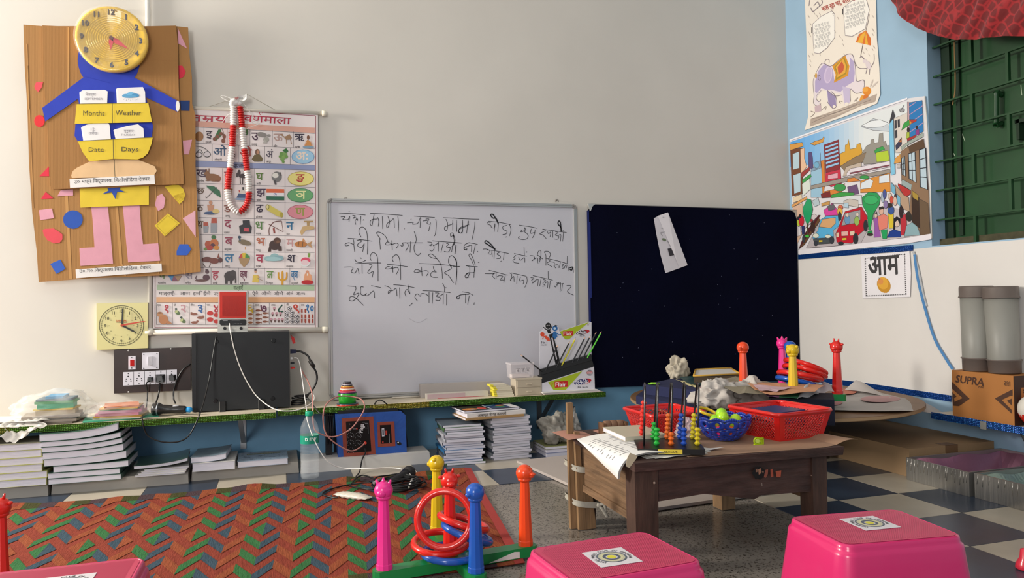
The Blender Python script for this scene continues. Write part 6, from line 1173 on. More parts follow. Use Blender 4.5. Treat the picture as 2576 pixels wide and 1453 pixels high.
# ---------------------------------------------------------------- things on the mat by the wall
p = at(780, 1203, Z=0); bx, by = p.x, p.y+.01
T = thing('water_bottle', 'clear plastic water bottle with green label and cap on floor', 'bottle', (bx, by, 0))
pet = mat('f4faff', .06, trans=0, alpha=.10, coat=.6); b = B(pet); pr = [(.030, .001), (.0345, .006)]
z = .012
while z < .135: pr += [(.0362, z), (.0362, z+.008), (.0345, z+.011)]; z += .0135
pr += [(.0358, .142), (.0358, .170), (.0365, .174), (.0362, .182), (.0372, .186), (.036, .194), (.033, .208), (.027, .222), (.019, .236), (.0135, .243), (.0130, .247)]
b.lathe(pr, (bx, by, 0), 32, True, True); out('bottle_body', b, T)
b = B(mat('0e9c78', .35)); b.lathe([(.0152, .247), (.0155, .249), (.0155, .262), (.0145, .264), (0, .2642)], (bx, by, 0), 24); out('cap', b, T)
b = B(mat('1c9478', .4)); b.lathe([(.0364, .140), (.0364, .172)], (bx, by, 0), 32, True, False); L_ = out('label_band', b, T)
b = B(mat('f0f4f2', .4)); dirc = (V((0, 0, 0))-V((bx, by, 0))).normalized()
a0 = math.atan2(dirc.y, dirc.x)
for i, ch in enumerate('DEW'):
    a = a0+(i-.75)*.42; b.text(ch, .017, (bx+.0368*math.cos(a), by+.0368*math.sin(a), .153), V((-math.sin(a), math.cos(a), 0)), V((0, 0, 1)), .04, align=1)
out('label_print', b, L_, kind='stuff')
b = B(mat('dfe8ee', .03, trans=0, alpha=.06)); b.lathe([(.0335, .004), (.034, .012), (.034, .100)], (bx, by, 0), 28); out('water', b, T)
T = thing('microphone', 'black handheld microphone lying on cable coil at mat edge', 'microphone', at(1010, 1195, Z=.02))
p0 = at(1026, 1190, Z=.028); p1 = at(965, 1222, Z=.02); b = B(mat('121214', .35)); q = lambda t: p0.lerp(p1, t); b.tubecap([q(.1), q(.2), q(1), q(1.2)], [.023, .018, .0125, .011], 16, True); out('handle', b, T)
b = B(mat('202022', .6, bump=.6, scale=200)); b.ball(q(-.05), .027, 18); out('head', b, T)
b = B(mat('141416', .4)); c = at(1003, 1219, Z=.015)
for k in range(9):
    rx, ry = .085+.006*math.sin(k*2.1), .075+.014*math.cos(k*1.7); o = V((.012*math.sin(k*1.3), .012*math.cos(k*2.3), .0042*k*.7-.004)); b.tube([c+o+V((rx*math.cos(2*PI*t/32), ry*math.sin(2*PI*t/32), .002*math.sin(t+k))) for t in range(32)], .0029, 6, closed=True)
for a_, z_ in (((910, 1195), .02), ((935, 1230), .02)): b.tube(spline([c+V((.07, .02, .022)), at(975, 1212, Z=.03), at(*a_, Z=z_), at(880, 1222, Z=.012)], 5), .003, 6)
b.tube(spline([at(935, 1212, Z=.02), at(880, 1218, Z=.012), at(825, 1232, Z=.01), at(812, 1243, Z=.01), at(835, 1250, Z=.01), at(850, 1250, Z=.012)], 6), .003, 6)
b.use(mat('9a9a98', .4, metal=.6)); b.cyl(at(940, 1214, Z=.035), at(962, 1203, Z=.035), .005, n=8); one('cable_coil', b, 'coiled black microphone cable heaped on mat near marble slab', 'cable')
b = B(mat('c9c3b6', .35, bump=.5, scale=40)); c0_, c1_ = at(845, 1240, Z=.014), at(930, 1252, Z=.014); t = (c1_-c0_); s_ = V((-t.y, t.x, 0)).normalized()
b.grid(lambda u, v: c0_+t*u+s_*(.022*math.cos(PI*2*v)*(1-.25*abs(2*u-1)**4)*(1 if .02 < u < .98 else .9))+V((0, 0, .011*math.sin(2*PI*v)*(1-abs(2*u-1)**3)+.0015*math.sin(u*40+v*9))), 24, 16); one('white_packet', b, 'small white plastic-wrapped packet lying on mat', 'packet')
b = B(mat('d8d4d0', .4)); p0, p1 = at(1036, 1208, Z=.03), at(1031, 1220, Z=.028); b.tubecap([p0, p1], [.0045, .005], 8, True); b.use(mat('a8a8a4', .3, metal=.8)); b.cyl(p1, p1+(p1-p0)*.5, .0035, n=6); one('charger_plug', b, 'small white connector at end of charging cable on coil', 'plug')
# ---------------------------------------------------------------- board on the floor
b = B(mat('b5aaa4', .5, var=.05)); b.prism([(.955, 3.045, .001), (1.068, 2.182, .001), (1.617, 2.235, .001), (1.50, 3.10, .001)], (0, 0, .010)); one('floor_board', b, 'large white sheet board lying on floor under wooden desk', 'board')
# ---------------------------------------------------------------- wooden desk
wd = mat('46302a', .65, bump=.8, scale=16, var=.5, vscale=11, stretch=(1.2, 3, 5)); wv_ = mat('4c352b', .65, bump=.8, scale=14, var=.5, vscale=9, stretch=(6, 3, 1)); wl = mat('8a6c4c', .65, bump=.6, scale=14, var=.4, vscale=8, stretch=(8, 3, 1)); wlh = mat('7c6046', .6, bump=.7, scale=12, var=.45, vscale=8, stretch=(1, 1, 9))
T = thing('wooden_desk', 'low old dark wooden desk with one splinted leg', 'desk', (1.15, 1.94, 0))
ZT = .28
b = B(wd); b.hexa([(.842, 1.698, ZT-.022), (1.455, 1.678, ZT-.022), (1.455, 2.19, ZT-.022), (.842, 2.19, ZT-.022)], [(.840, 1.696, ZT), (1.458, 1.676, ZT), (1.458, 2.192, ZT), (.840, 2.192, ZT)]); out('tabletop', b, T)
xl = at(1597, 1250, Y=1.72).x; xr = at(2073, 1250, Y=1.72).x
def leg(x0, x1, y0, y1, M, z0=0): b = B(M); b.hexa([(x0, y0, z0), (x1, y0, z0), (x1, y1, z0), (x0, y1, z0)], [(x0-.002, y0, ZT-.0222), (x1+.002, y0, ZT-.0222), (x1+.002, y1, ZT-.0222), (x0-.002, y1, ZT-.0222)]); return out('leg', b, T)
leg(xl, xl+.062, 1.715, 1.768, wv_); leg(1.378, 1.422, 1.705, 1.758, wv_); leg(1.362, 1.412, 2.125, 2.178, wl); leg(.870, .922, 2.135, 2.185, wv_)
zl_ = at(1655, 1261, Y=1.722).z; zr_ = at(2035, 1236, Y=1.712).z
b = B(wd); b.prism([(xl+.063, 1.722, ZT-.023), (1.377, 1.712, ZT-.023), (1.377, 1.712, zr_), (1.22, 1.716, zr_+.003), (1.20, 1.717, zr_-.006), (1.05, 1.72, zl_+.008), (xl+.063, 1.722, zl_)], (0, .02, 0)); AP = out('front_panel', b, T)
b = B(wd); b.box(xl+.063, 1.377, 1.742, 1.76, zl_+.004, zl_+.018); out('lower_rail', b, T)
b = B(wlh); b.hexa([(.868, 1.769, .125), (.886, 1.769, .125), (.886, 2.134, .125), (.868, 2.134, .125)], [(.866, 1.769, ZT-.023), (.886, 1.769, ZT-.023), (.886, 2.134, ZT-.023), (.866, 2.134, ZT-.023)]); out('side_panel', b, T)
b = B(wlh); b.box(.862, .8675, 1.769, 2.134, .115, .135); out('side_rail', b, T)
b = B(wlh); b.box(1.41, 1.428, 1.759, 2.124, .12, ZT-.023); out('side_panel', b, T)
b = B(wlh); b.box(.923, 1.361, 2.155, 2.175, .15, ZT-.023); out('back_panel', b, T)
kq = K(1400, 980, 3.3026, Y=1.7105)
b = B()
for c, x, y, rx, ry in (('120c0a', 1680, 690, 52, 52),): b.use(mat(c, .7)).poly([kq(x+rx*(1+.12*math.sin(k*2.3))*math.cos(2*PI*k/18), y+ry*(1+.1*math.cos(k*3.1))*math.sin(2*PI*k/18), .0004) for k in range(18)])
for c, pts in (('8c4c3c', [(1735, 665), (1758, 660), (1755, 700), (1740, 730), (1722, 725)]), ('a04c38', [(1778, 660), (1798, 655), (1802, 720), (1780, 728)]), ('a85038', [(1820, 675), (1868, 668), (1862, 725), (1828, 725)]), ('8a6450', [(1655, 660), (1668, 655), (1672, 680), (1655, 685)]), ('a07058', [(1675, 660), (1700, 650), (1702, 690), (1680, 705)]), ('7c5c4c', [(1705, 675), (1725, 680), (1715, 695)])): b.use(mat(c, .7)).poly([kq(x, y, .0008) for x, y in pts])
b.use(mat('8c7c70', .7)); b.ribbon([kq(1705, 770, .001), kq(1708, 800, .001)], .002, (0, -1, 0)); out('paint_marks', b, T, kind='stuff')
b = B(wlh)
for y, o in ((810, 530), ): b.box(.87, 1.0, 1.7205, 1.7215, .2, .201)
b = B(mat('a89080', .5)); 
for x, y in ((812, 772), (2122, 710)): b.ball(kq(x, y, .0), .0035, 8)
out('wooden_pins', b, T, kind='stuff')
# splint on the back left leg
for (px0, y0, px1, y1, w, Ym, lab) in ((1432, 1012, 1442, 1310, .011, 2.118, 'tall pale splint stick'), (1450, 1085, 1462, 1312, .010, 2.100, None), (1468, 1170, 1482, 1318, .020, 2.10, None)):
    p = at(px1, y1, Y=Ym); q = at(px0, y0, Y=Ym); p.z = max(p.z, .0); b = B(wl); b.hexa([(p.x-w, Ym-.008, 0), (p.x+w, Ym-.008, 0), (p.x+w, Ym+.008, 0), (p.x-w, Ym+.008, 0)], [(q.x-w*.8, Ym-.006, q.z), (q.x+w*.8, Ym-.006, q.z), (q.x+w*.8, Ym+.008, q.z), (q.x-w*.8, Ym+.008, q.z)]); out('splint', b, T, lab)
cl = mat('a8a498', .8, bump=.5, scale=60)
for z_, x_ in ((.175, .868), (.072, .872)):
    b = B(cl); cx, cy = .886, 2.14
    def tie(u, v, k=z_): a = 2*PI*u; return V((cx+(.052+.002*math.sin(v*9))*(abs(math.cos(a))**.6)*(1 if math.cos(a) > 0 else -1), cy+.057*(abs(math.sin(a))**.6)*(1 if math.sin(a) > 0 else -1), k-.014*math.cos(a)+.018*(v-.5)+.002*math.sin(a*3)))
    b.grid(tie, 36, 4)
    if z_ < .1: b.tube(spline([V((cx+.02, 2.08, z_)), V((cx+.03, 2.07, z_-.01)), V((cx+.045, 2.068, z_-.035))], 4), .005, 6); b.tube(spline([V((cx+.02, 2.08, z_)), V((cx+.035, 2.068, z_+.004)), V((cx+.04, 2.07, z_-.018))], 4), .005, 6); b.ball((cx+.022, 2.078, z_), .008, 8)
    out('cloth_tie', b, T)
# ---------------------------------------------------------------- on the desk
Z1 = ZT+.0006
kpaper = mat('9c7c64', .7, bump=.2, scale=6, var=.08)
b = B(kpaper)
E_ = [at(*p, Z=Z1+.001) for p in ((1590, 1075), (1780, 1140), (1900, 1130), (2010, 1118), (2078, 1116))]
b.prism([(.95, 2.16, Z1), (1.0, 1.71, Z1), (1.2, 1.695, Z1), (1.4, 1.685, Z1), (1.452, 1.70, Z1), (1.452, 2.18, Z1)], (0, 0, .0008))
b.grid(lambda u, v: V((1.452+u*.075, 1.70+v*(.32-.26*u), Z1+.0004+.008*math.sin(u*PI)-.004*u*v+.010*u*u)), 10, 8)
one('brown_paper', b, 'large brown paper sheet covering right part of wooden desk', 'paper')
b = B(mat('a87868', .7, bump=.2, scale=8)); b.grid(lambda u, v: V((.80+u*.17, 2.04+v*.14-.02*u, Z1+.003+.004*math.sin(u*7)-.002*(1-u))), 8, 4); one('pink_sheet', b, 'dull pinkish paper sheet sticking out over back left desk corner', 'paper')
T = thing('open_booklet', 'open printed white booklet drooping over front left desk edge', 'booklet', at(1540, 1120, Z=Z1))
P0, P1 = V((.975, 2.02, .2885)), V((.955, 1.735, .2885)); 
Q0, Q1 = at(1461, 1104, X=.832), at(1566, 1205, X=.832)
E0, E1 = V((.845, 2.03, .2855)), V((.838, 1.725, .2865))
def bk(u, v, o=0):
    a = [P0.lerp(P1, v), E0.lerp(E1, v), Q0.lerp(Q1, v)]
    if u < .5: p = a[0].lerp(a[1], u*2); p.z += .006*math.sin(u*2*PI)
    else: t = (u-.5)*2; p = a[1].lerp(a[2], t); p.x -= .012*math.sin(t*PI*.8)
    return p+V((-.0018*o if u > .5 else 0, 0, .0012*o if u <= .5 else .0004*o))
for k in range(4):
    b = B(paper('e2e0dd')); b.grid(lambda u, v: bk(u, v*(1-.0*k)+.015*k*(0), k), 14, 12); out('page', b, T)
b = B(mat('6c6c70', .7))
for i in range(13):
    v = .2+.055*i
    for j in range(3 if i % 4 else 2):
        u0 = .18+.19*j+random.uniform(0, .05); ptl = [bk(u0+t*.035, v, 3)+V((-.0006, -.0002, .0006)) for t in range(4)]
        b.ribbon(ptl, .0022, (-.3, 0, 1))
out('printed_lines', b, T, kind='stuff')
b = B(mat('b8ac90', .6)); b.prism([at(x, y, Y=1.693) for x, y in ((1585, 1138), (1604, 1146), (1600, 1153), (1583, 1176), (1574, 1172), (1578, 1150))], (0, -.001, 0)); one('cream_cover_flap', b, 'cream booklet cover folded over desk front beside the booklet', 'paper')
b1 = book('white_book', 'lower white book of two behind the abacus on desk', at(1550, 1100, Y=1.93).x, at(1550, 1100, Y=1.93).x+.115, 1.87, 2.0, Z1+.004, .012, mat('c8c8cc', .5), 'white books behind abacus', spine='front')
b2 = book('white_book', 'upper cream-covered book of two behind the abacus', at(1550, 1090, Y=1.95).x, at(1550, 1090, Y=1.95).x+.125, 1.88, 2.05, Z1+.0165, .013, mat('b8b09c', .5), 'white books behind abacus', rot=-.05, spine='front')
b = B(paper('d8d4cc'))
for k in range(3): b.T = Matrix.Translation((.98, 1.86, Z1+.0004+.0012*k)) @ Matrix.Rotation(.15*k, 4, 'Z'); b.box(-.09, .09, -.13, .15, 0, .0009)
one('loose_sheets', b, 'few loose white sheets under abacus and books on desk', 'paper')
# wooden roller toy
T = thing('wooden_roller', 'small brown wooden roller block toy at back left of desk', 'wooden toy', at(1540, 1080, Z=Z1)); p = V((at(1512, 1075, Y=2.08).x, 2.08, 0)); w_ = at(1572, 1075, Y=2.08).x-p.x
wr = mat('7a5a44', .5, bump=.3, scale=20, var=.15)
for dx in (0, w_-.008): b = B(mat('6c4c34', .5, var=.3, vscale=20)); b.box(p.x+dx, p.x+dx+.009, 2.06, 2.10, Z1, Z1+.038); out('end_block', b, T)
for i in range(3): b = B(wr); x = p.x+.0095+i*(w_-.019)/3; b.lathe([(.0005, 0), (.0135, .0005), (.0145, .002), (.0145, (w_-.019)/3-.002), (.0135, (w_-.019)/3-.0005), (.0005, (w_-.019)/3)], (0, 0, 0), 18); b.v = [V((x+q.z, 2.08+q.x, Z1+.0285+q.y)) for q in b.v]; out('roller', b, T)
b = B(mat('b8b8c0', .5)); b.box(p.x+.012, p.x+w_-.012, 2.068, 2.092, Z1, Z1+.010); out('base_strip', b, T)
# abacus
T = thing('abacus', 'black bead abacus with five wire loops on desk corner', 'abacus', at(1690, 1130, Z=Z1+.005))
ZA1 = Z1+.006
fl_, fr_, bl_, br_2 = at(1604, 1128, Z=ZA1+.014), at(1774, 1130, Z=ZA1+.014), at(1592, 1098, Z=ZA1+.014), at(1752, 1100, Z=ZA1+.014)
fr_.z = fl_.z; b = B(mat('161616', .35, var=.2, vscale=20)); lo = [V((p.x, p.y, ZA1)) for p in (fl_, fr_, br_2, bl_)]; b.hexa(lo, [V((p.x, p.y, ZA1+.014)) for p in (fl_, fr_, br_2, bl_)]); out('base', b, T)
b = B(mat('d8c03c', .45)); u = (fr_-fl_).normalized(); n = V((u.y, -u.x, 0)); o = fl_+u*.052; o.z = ZA1+.0012; LL = .062; b.add([o+n*.0006, o+u*LL+n*.0006, o+u*LL+n*.0006+V((0, 0, .012)), o+n*.0006+V((0, 0, .012))], [[0, 1, 2, 3]]); b.use(mat('3a3010', .5)); b.text('ABACUS', .0085, o+n*.001+u*LL/2+V((0, 0, .003)), u, V((0, 0, 1)), .02, .036, align=1); out('name_label', b, T)
ww = mat('101012', .3, coat=.3); zt_ = .145
bd = [('d8281c', 9, 0, 'red'), ('24a83c', 4, 4, 'green'), ('d8641c', 6, 3, 'orange'), ('1c48a8', 6, 4, 'blue'), ('c8b420', 6, 4, 'yellow')]
for i, (bxp, fxp) in enumerate(((1613, 1620), (1643, 1652), (1677, 1688), (1709, 1720), (1741, 1754))):
    pb_ = at(bxp, 1103, Z=ZA1+.014); pf = at(fxp, 1120, Z=ZA1+.014); up_ = V((.012+.004*i*.2, .004, zt_)); q1, q2 = pb_+up_+V((0, -.008, 0)), pf+up_+V((0, .008, 0)); m_ = (q1+q2)/2+V((0, 0, .014))
    b = B(ww); pts = [pb_+V((0, 0, -.002)), pb_.lerp(q1, .5), q1]+[q1.lerp(q2, .5-.5*math.cos(PI*t/6))+V((0, 0, .014*math.sin(PI*t/6))) for t in range(1, 6)]+[q2, pf.lerp(q2, .5), pf+V((0, 0, -.002))]; b.tube(pts, .0026, 8); out('wire_loop', b, T)
    c, nb_, nf, nm = bd[i]; Mb = plastic(c, .3)
    for cnt, foot, top in ((nb_, pb_, q1), (nf, pf, q2)):
        dv = (top-foot).normalized()
        for k in range(cnt):
            b = B(Mb); h2 = .0058; b.lathe([(.004, -h2), (.0085, -h2*.15), (.0085, h2*.15), (.004, h2)], (0, 0, 0), 10, False); ob = out('bead', b, T); ob.location = foot+dv*(.006+k*.0118)-V(T.location); ob.rotation_euler = dv.to_track_quat('Z', 'Y').to_euler(); me = ob.data
            for vv in me.vertices: vv.co += V(T.location)
# perforated shell
def perf(b, f, u0, u1, v0, v1, r, n=12, ra=None):
    cu, cv = (u0+u1)/2, (v0+v1)/2; hu, hv = (u1-u0)/2, (v1-v0)/2; I = []; O = []
    for k in range(n):
        a = 2*PI*(k+.5)/n; ca, sa = math.cos(a), math.sin(a); I.append(f(cu+hu*r*ca, cv+hv*(ra or r)*sa)); q = max(abs(ca), abs(sa)); O.append(f(cu+hu*ca/q, cv+hv*sa/q))
    b.add(I+O, [[k, (k+1) % n, n+(k+1) % n, n+k] for k in range(n)], True)
    for sx, sy in ((1, 1), (-1, 1), (-1, -1), (1, -1)):
        pass
def solid(o, t):
    m = o.modifiers.new('t', 'SOLIDIFY'); m.thickness = t; m.offset = 0
pb0 = at(1830, 1108, Z=Z1+.001); BC = V((pb0.x, pb0.y+.02, Z1+.002))
T = thing('perforated_bowl', 'round blue plastic bowl with holes and scalloped rim on desk', 'bowl', BC)
def bowlf(u, v):
    a = 2*PI*u; r = .036+.043*math.sin(v*PI/2*.95); z = .002+.066*(v**1.35); sc = max(0, v-.82)/.18; return BC+V((r*math.cos(a), r*math.sin(a), z+sc*(.006*abs(math.sin(a*6)))-sc*.003))
b = B(plastic('17379c', .25)); NB = 12
for j, (v0, v1, r) in enumerate(((0, .10, 0), (.10, .30, .20), (.30, .36, 0), (.36, .60, .29), (.60, .66, 0), (.66, .92, .33))):
    for i in range(NB):
        if r: perf(b, bowlf, i/NB, (i+1)/NB, v0, v1, r, 16, r*2.0)
        else: b.add([bowlf(i/NB+k/NB/4, v) for v in (v0, v1) for k in range(5)], [[k, k+1, 6+k, 5+k] for k in range(4)], True)
for i in range(NB*6): b.add([bowlf((i+k)/NB/6, v) for v in (.92, 1.0) for k in (0, 1)], [[0, 1, 3, 2]], True)
b.add([bowlf(k/28, 0) for k in range(28)], [list(range(28))]); o = out('bowl_shell', b, T); solid(o, .0022)
bp_ = [('a8d820', 'lime green', -.012, -.018, .072), ('8cc828', 'green', -.028, .002, .062), ('98d428', 'bright green', .002, .012, .078), ('b4dc2c', 'yellow-green', .040, -.012, .062), ('a0cc20', 'green', .012, -.035, .054), ('b0c428', 'olive yellow', .022, .030, .060), ('c8d43c', 'pale yellow', -.045, -.014, .055),
       ('e02878', 'pink', -.038, -.038, .034), ('e85c28', 'orange', -.002, -.045, .034), ('e02878', 'pink', .035, -.034, .033), ('e85c28', 'orange', .050, .012, .036), ('e02878', 'pink', -.046, .016, .032), ('e85c28', 'orange', -.01, -.01, .026), ('e02878', 'pink', .022, .000, .028), ('d8c428', 'yellow', -.018, .040, .034), ('d8c428', 'yellow', .028, .042, .036)]
wh = ['in front centre', 'at left', 'at top of heap', 'at right', 'low at the front', 'at back', 'at left rim', 'behind left holes', 'behind middle front hole', 'behind right holes', 'behind far right hole', 'low at left', 'at bottom centre', 'low at right', 'low at back left', 'low at back right']
for (c, nm, dx, dy, dz), w_ in zip(bp_, wh):
    b = B(plastic(c, .35)); r_ = .0165; b.ball(BC+V((dx*.86, dy*.86, dz-.006)), r_, 16); one('play_ball', b, f'{nm} play ball {w_} in blue perforated bowl', 'ball', 'play balls in the blue bowl')
ring('ring in the bowl', BC+V((-.025, .045, .075)), (.2, -.3, 1), 'yellow', 'flat yellow ring resting on back rim of blue bowl', R_=.026, r=.0045)
# baskets
def basket(FL, ang, w, d, h, label, cols, rows):
    T = thing('plastic_basket', label, 'basket', FL, 'red perforated baskets'); ex, ey = V((math.cos(ang), math.sin(ang), 0)), V((-math.sin(ang), math.cos(ang), 0)); FL = V(FL); Mr = plastic('cc201c', .28); b = B(Mr)
    def corner(u, v, s_):   # s_: flare
        fl2 = .018*v; return FL+ex*(u[0]*w+(2*u[0]-1)*fl2)+ey*(u[1]*d+(2*u[1]-1)*fl2)+V((0, 0, v*h))
    def side(a, c2, n):
        f = lambda u, v: corner((a[0]+(c2[0]-a[0])*u, a[1]+(c2[1]-a[1])*u), v, 0)
        m = .10 if n > 8 else .14
        b.add([f(u, v) for u, v in ((0, 0), (m, 0), (m, 1), (0, 1))], [[0, 1, 2, 3]]); b.add([f(u, v) for u, v in ((1-m, 0), (1, 0), (1, 1), (1-m, 1))], [[0, 1, 2, 3]])
        b.add([f(u, v) for u, v in ((m, 0), (1-m, 0), (1-m, .07), (m, .07))], [[0, 1, 2, 3]]); b.add([f(u, v) for u, v in ((m, .87), (1-m, .87), (1-m, 1), (m, 1))], [[0, 1, 2, 3]])
        for i in range(n):
            for j in range(rows): perf(b, f, m+(1-2*m)*i/n, m+(1-2*m)*(i+1)/n, .07+.8*j/rows, .07+.8*(j+1)/rows, .60, 8, .64)
    side((0, 0), (1, 0), cols); side((1, 0), (1, 1), int(cols*d/w)); side((1, 1), (0, 1), cols); side((0, 1), (0, 0), int(cols*d/w))
    b.add([corner(c, 0, 0) for c in ((0, 0), (1, 0), (1, 1), (0, 1))], [[0, 1, 2, 3]]); o = out('mesh_body', b, T); solid(o, .002)
    b = B(Mr); cs = []
    for c in ((0, 0), (1, 0), (1, 1), (0, 1)): cs.append(corner(c, 1, 0)+ex*(2*c[0]-1)*.004+ey*(2*c[1]-1)*.004)
    pts = []
    for i in range(4):
        a, c2 = cs[i], cs[(i+1) % 4]; t = (c2-a).normalized(); pts += [a+t*.012, a+t*.03, a.lerp(c2, .5), c2-t*.03, c2-t*.012]
    b.tube(pts, .0058, 8, closed=True); out('rim', b, T); return corner
fb = at(1962, 1111, Z=Z1); cf = basket((fb.x, fb.y, Z1+.0012), math.radians(8), .165, .17, .078, 'large red perforated basket holding blue books on desk', 13, 6)
for i, (a_, c, o_, nm) in enumerate(((.10, '25386c', 0, 'blue book lying highest in red basket'), (-.12, '5c80b4', -.010, 'light blue book under top book in red basket'), (.02, '8c6c7c', -.018, 'thin mauve book third in red basket'), (.18, '3c4c80', -.028, 'dark blue book fourth in red basket'))):
    cx = cf((.45, .5), .86, 0); book('blue_book' if i != 2 else 'thin_book', nm, cx.x-.062, cx.x+.062, cx.y-.05, cx.y+.055, cx.z+o_, .008, mat(c, .35), 'books in the red basket', rot=.14+a_, spine='front')
b = B(mat('c8b83c', .5)); cx = cf((.45, .5), .86, 0); 
for ln_ in ([(-.03, -.02), (.0, -.03), (.03, -.02)], [(-.02, -.01), (-.005, -.035)], [(0, 0), (.015, -.03)]): b.ribbon([V((cx.x+x, cx.y+y, cx.z+.0085)) for x, y in ln_], .004, (0, 0, 1))
one('yellow_mark', b, 'yellow handwriting mark on top blue book in basket', 'lettering') if 0 else None
b2_ = at(1735, 1045, Z=Z1+.05); basket((1.065, 2.00, Z1+.0012), math.radians(2), .14, .15, .062, 'smaller red basket behind abacus and blue bowl', 12, 5)
# tape dispenser
T = thing('tape_dispenser', 'tiny lime green transparent tape dispenser beside bowl and basket', 'tape dispenser', at(1908, 1118, Z=Z1))
c = at(1908, 1117, Z=Z1+.001); b = B(mat('b4cc18', .2, alpha=.8)); b.tube([c+V((.010*math.cos(2*PI*k/16)-.004, 0, .010+.009*math.sin(2*PI*k/16))) for k in range(16)], .0022, 8, closed=True)
b.box(c.x-.014, c.x+.015, c.y-.004, c.y+.004, Z1+.0002, Z1+.003); b.box(c.x+.012, c.x+.015, c.y-.004, c.y+.004, Z1+.003, Z1+.018); b.box(c.x-.006, c.x+.015, c.y-.004, c.y+.004, Z1+.0165, Z1+.019); out('body', b, T)
b = B(mat('c8d860', .3)); b.cyl(c+V((-.004, -.003, .010)), c+V((-.004, .003, .010)), .006, n=14); out('tape_roll', b, T)
for i, (x, y, w_) in enumerate(((1730, 1118, .06),)): 
    b = B(paper('d0cccc')); p = at(1785, 1135, Z=Z1+.002); b.add([p+V((-.02, .09, 0)), p+V((-.03, .0, 0)), p+V((.055, .012, .006)), p+V((.02, .03, .002))], [[0, 1, 2, 3]]); one('paper_scrap', b, 'curled white paper scrap between abacus and bowl', 'paper')
b = B(mat('d8d8e0', .15, alpha=.35)); c = V((1.13, 1.93, Z1+.030)); 
crumple('clear_packet', 'crumpled clear plastic packet between abacus loops and blue bowl', (1.125, 1.93, Z1+.028), .035, .03, .030, mat('d8c8cc', .15, alpha=.5, bump=.6, scale=40), cat='plastic packet', seed=4, rough=.5)
# ---------------------------------------------------------------- round table and its load
TC = V((2.049, 2.808, 0)); TR = .603; ZZ = .250
T = thing('round_table', 'low round wooden table in room corner covered with papers', 'table', (TC.x, TC.y, 0))
b = B(mat('7c5c40', .5, bump=.3, scale=20, var=.2)); b.lathe([(TR-.004, -.016), (TR, -.013), (TR, -.002), (TR-.002, 0)], (TC.x, TC.y, ZZ), 96); b.v = [V((min(p.x, 2.688), min(p.y, 3.468), p.z)) for p in b.v]; out('tabletop', b, T)
b = B(mat('a88864', .5, var=.2)); b.lathe([(TR+.0005, -.013), (TR+.0005, -.002)], (TC.x, TC.y, ZZ), 96, cap=False); b.v = [V((min(p.x, 2.6885), min(p.y, 3.4685), p.z)) for p in b.v]; out('edge_band', b, T)
for x, y in ((1.76, 3.28), (1.78, 2.72), (2.20, 2.66), (2.20, 3.36)): b = B(mat('3c2c22', .6)); b.box(x-.02, x+.02, y-.02, y+.02, 0, ZZ-.0165); out('leg', b, T)
ZT2 = ZZ+.0008
def slabz(name, pts, z, h, M, label, cat, group=None):
    q = [at(x, y, Z=z+h) for x, y in pts]; b = B(M); b.prism([V((p.x, p.y, z)) for p in q], (0, 0, h)); return one(name, b, label, cat, group)
nv = mat('1b2148', .8, bump=.2, scale=60); nv2 = mat('0a0c22', .85, bump=.2, scale=60)
L1 = [(1612, 992), (1770, 1012), (1815, 985), (1660, 968)]
slabz('navy_cushion', [(1600, 995), (1775, 1030), (1830, 990), (1640, 965)], ZT2, .034, nv, 'navy blue flat cushion left on round table, lower of two', 'cushion', 'navy cushions on the round table')
slabz('navy_cushion', [(1617, 967), (1772, 984), (1830, 962), (1700, 950)], ZT2+.0346, .040, nv, 'navy blue flat cushion left on round table, upper of two', 'cushion', 'navy cushions on the round table')
slabz('navy_cushion', [(1932, 1016), (1940, 1003), (2099, 1004), (2094, 988), (1960, 986), (1936, 992)], ZT2, .088, nv2, 'dark navy cushion at right under crumpled white paper', 'cushion', 'navy cushions on the round table')
Z3 = ZT2+.0515
kk = lambda x, y, z=.30: at(x, y, Z=z)
def sheet3(name, pts, z, col, label, cat='paper', cur=.004, group=None, M=None, lift=None):
    q = [at(x, y, Z=z) for x, y in pts]; b = B(M or paper(col)); c = sum(q, V((0, 0, 0)))/len(q); n = 6; N = len(q)
    vs = [c+V((0, 0, .001))]; 
    for i in range(N):
        for k in range(n): p = q[i].lerp(q[(i+1) % N], k/n); p.z += cur*math.sin(i*2.1+k*1.1)*.5+cur*.5; vs.append(p)
    m_ = N*n; vs2 = [v-V((0, 0, .0008)) for v in vs]; b.add(vs+vs2, [[0, 1+k, 1+(k+1) % m_] for k in range(m_)]+[[m_+1, m_+2+(k+1) % m_, m_+2+k] for k in range(m_)]+[[1+k, m_+2+k, m_+2+(k+1) % m_, 1+(k+1) % m_] for k in range(m_)]); return one(name, b, label, cat, group)
sheet3('tan_folder', [(1780, 958), (1850, 948), (1900, 955), (1960, 968), (1940, 990), (1860, 990)], ZT2+.105, '8c8470', 'greyish tan folder lying under toys on round table', 'folder')
T = thing('paper_tray', 'shallow yellow-edged tray of white paper at back of round table', 'tray', kk(1800, 940, .29))
b = B(mat('c89c3c', .5)); q = [at(x, y, Z=.362) for x, y in ((1750, 929), (1838, 925), (1862, 940), (1745, 945))]
for i in range(4): a, c2 = q[i], q[(i+1) % 4]; b.tube([a, c2], .004, 6)
out('rim', b, T); b = B(paper('d0ccc8')); b.prism([p-V((0, 0, .004)) for p in q], (0, 0, .002)); out('papers', b, T); b = B(mat('6c5c48', .6)); b.prism([V((p.x, p.y, ZT2)) for p in q], (0, 0, .105)); out('tray_base', b, T)
sheet3('teal_folder', [(1708, 950), (1790, 940), (1870, 950), (1850, 965), (1740, 968)], ZT2+.080, '2c5458', 'dark teal plastic folder on upper navy cushion', 'folder', M=mat('23484c', .4, var=.2))
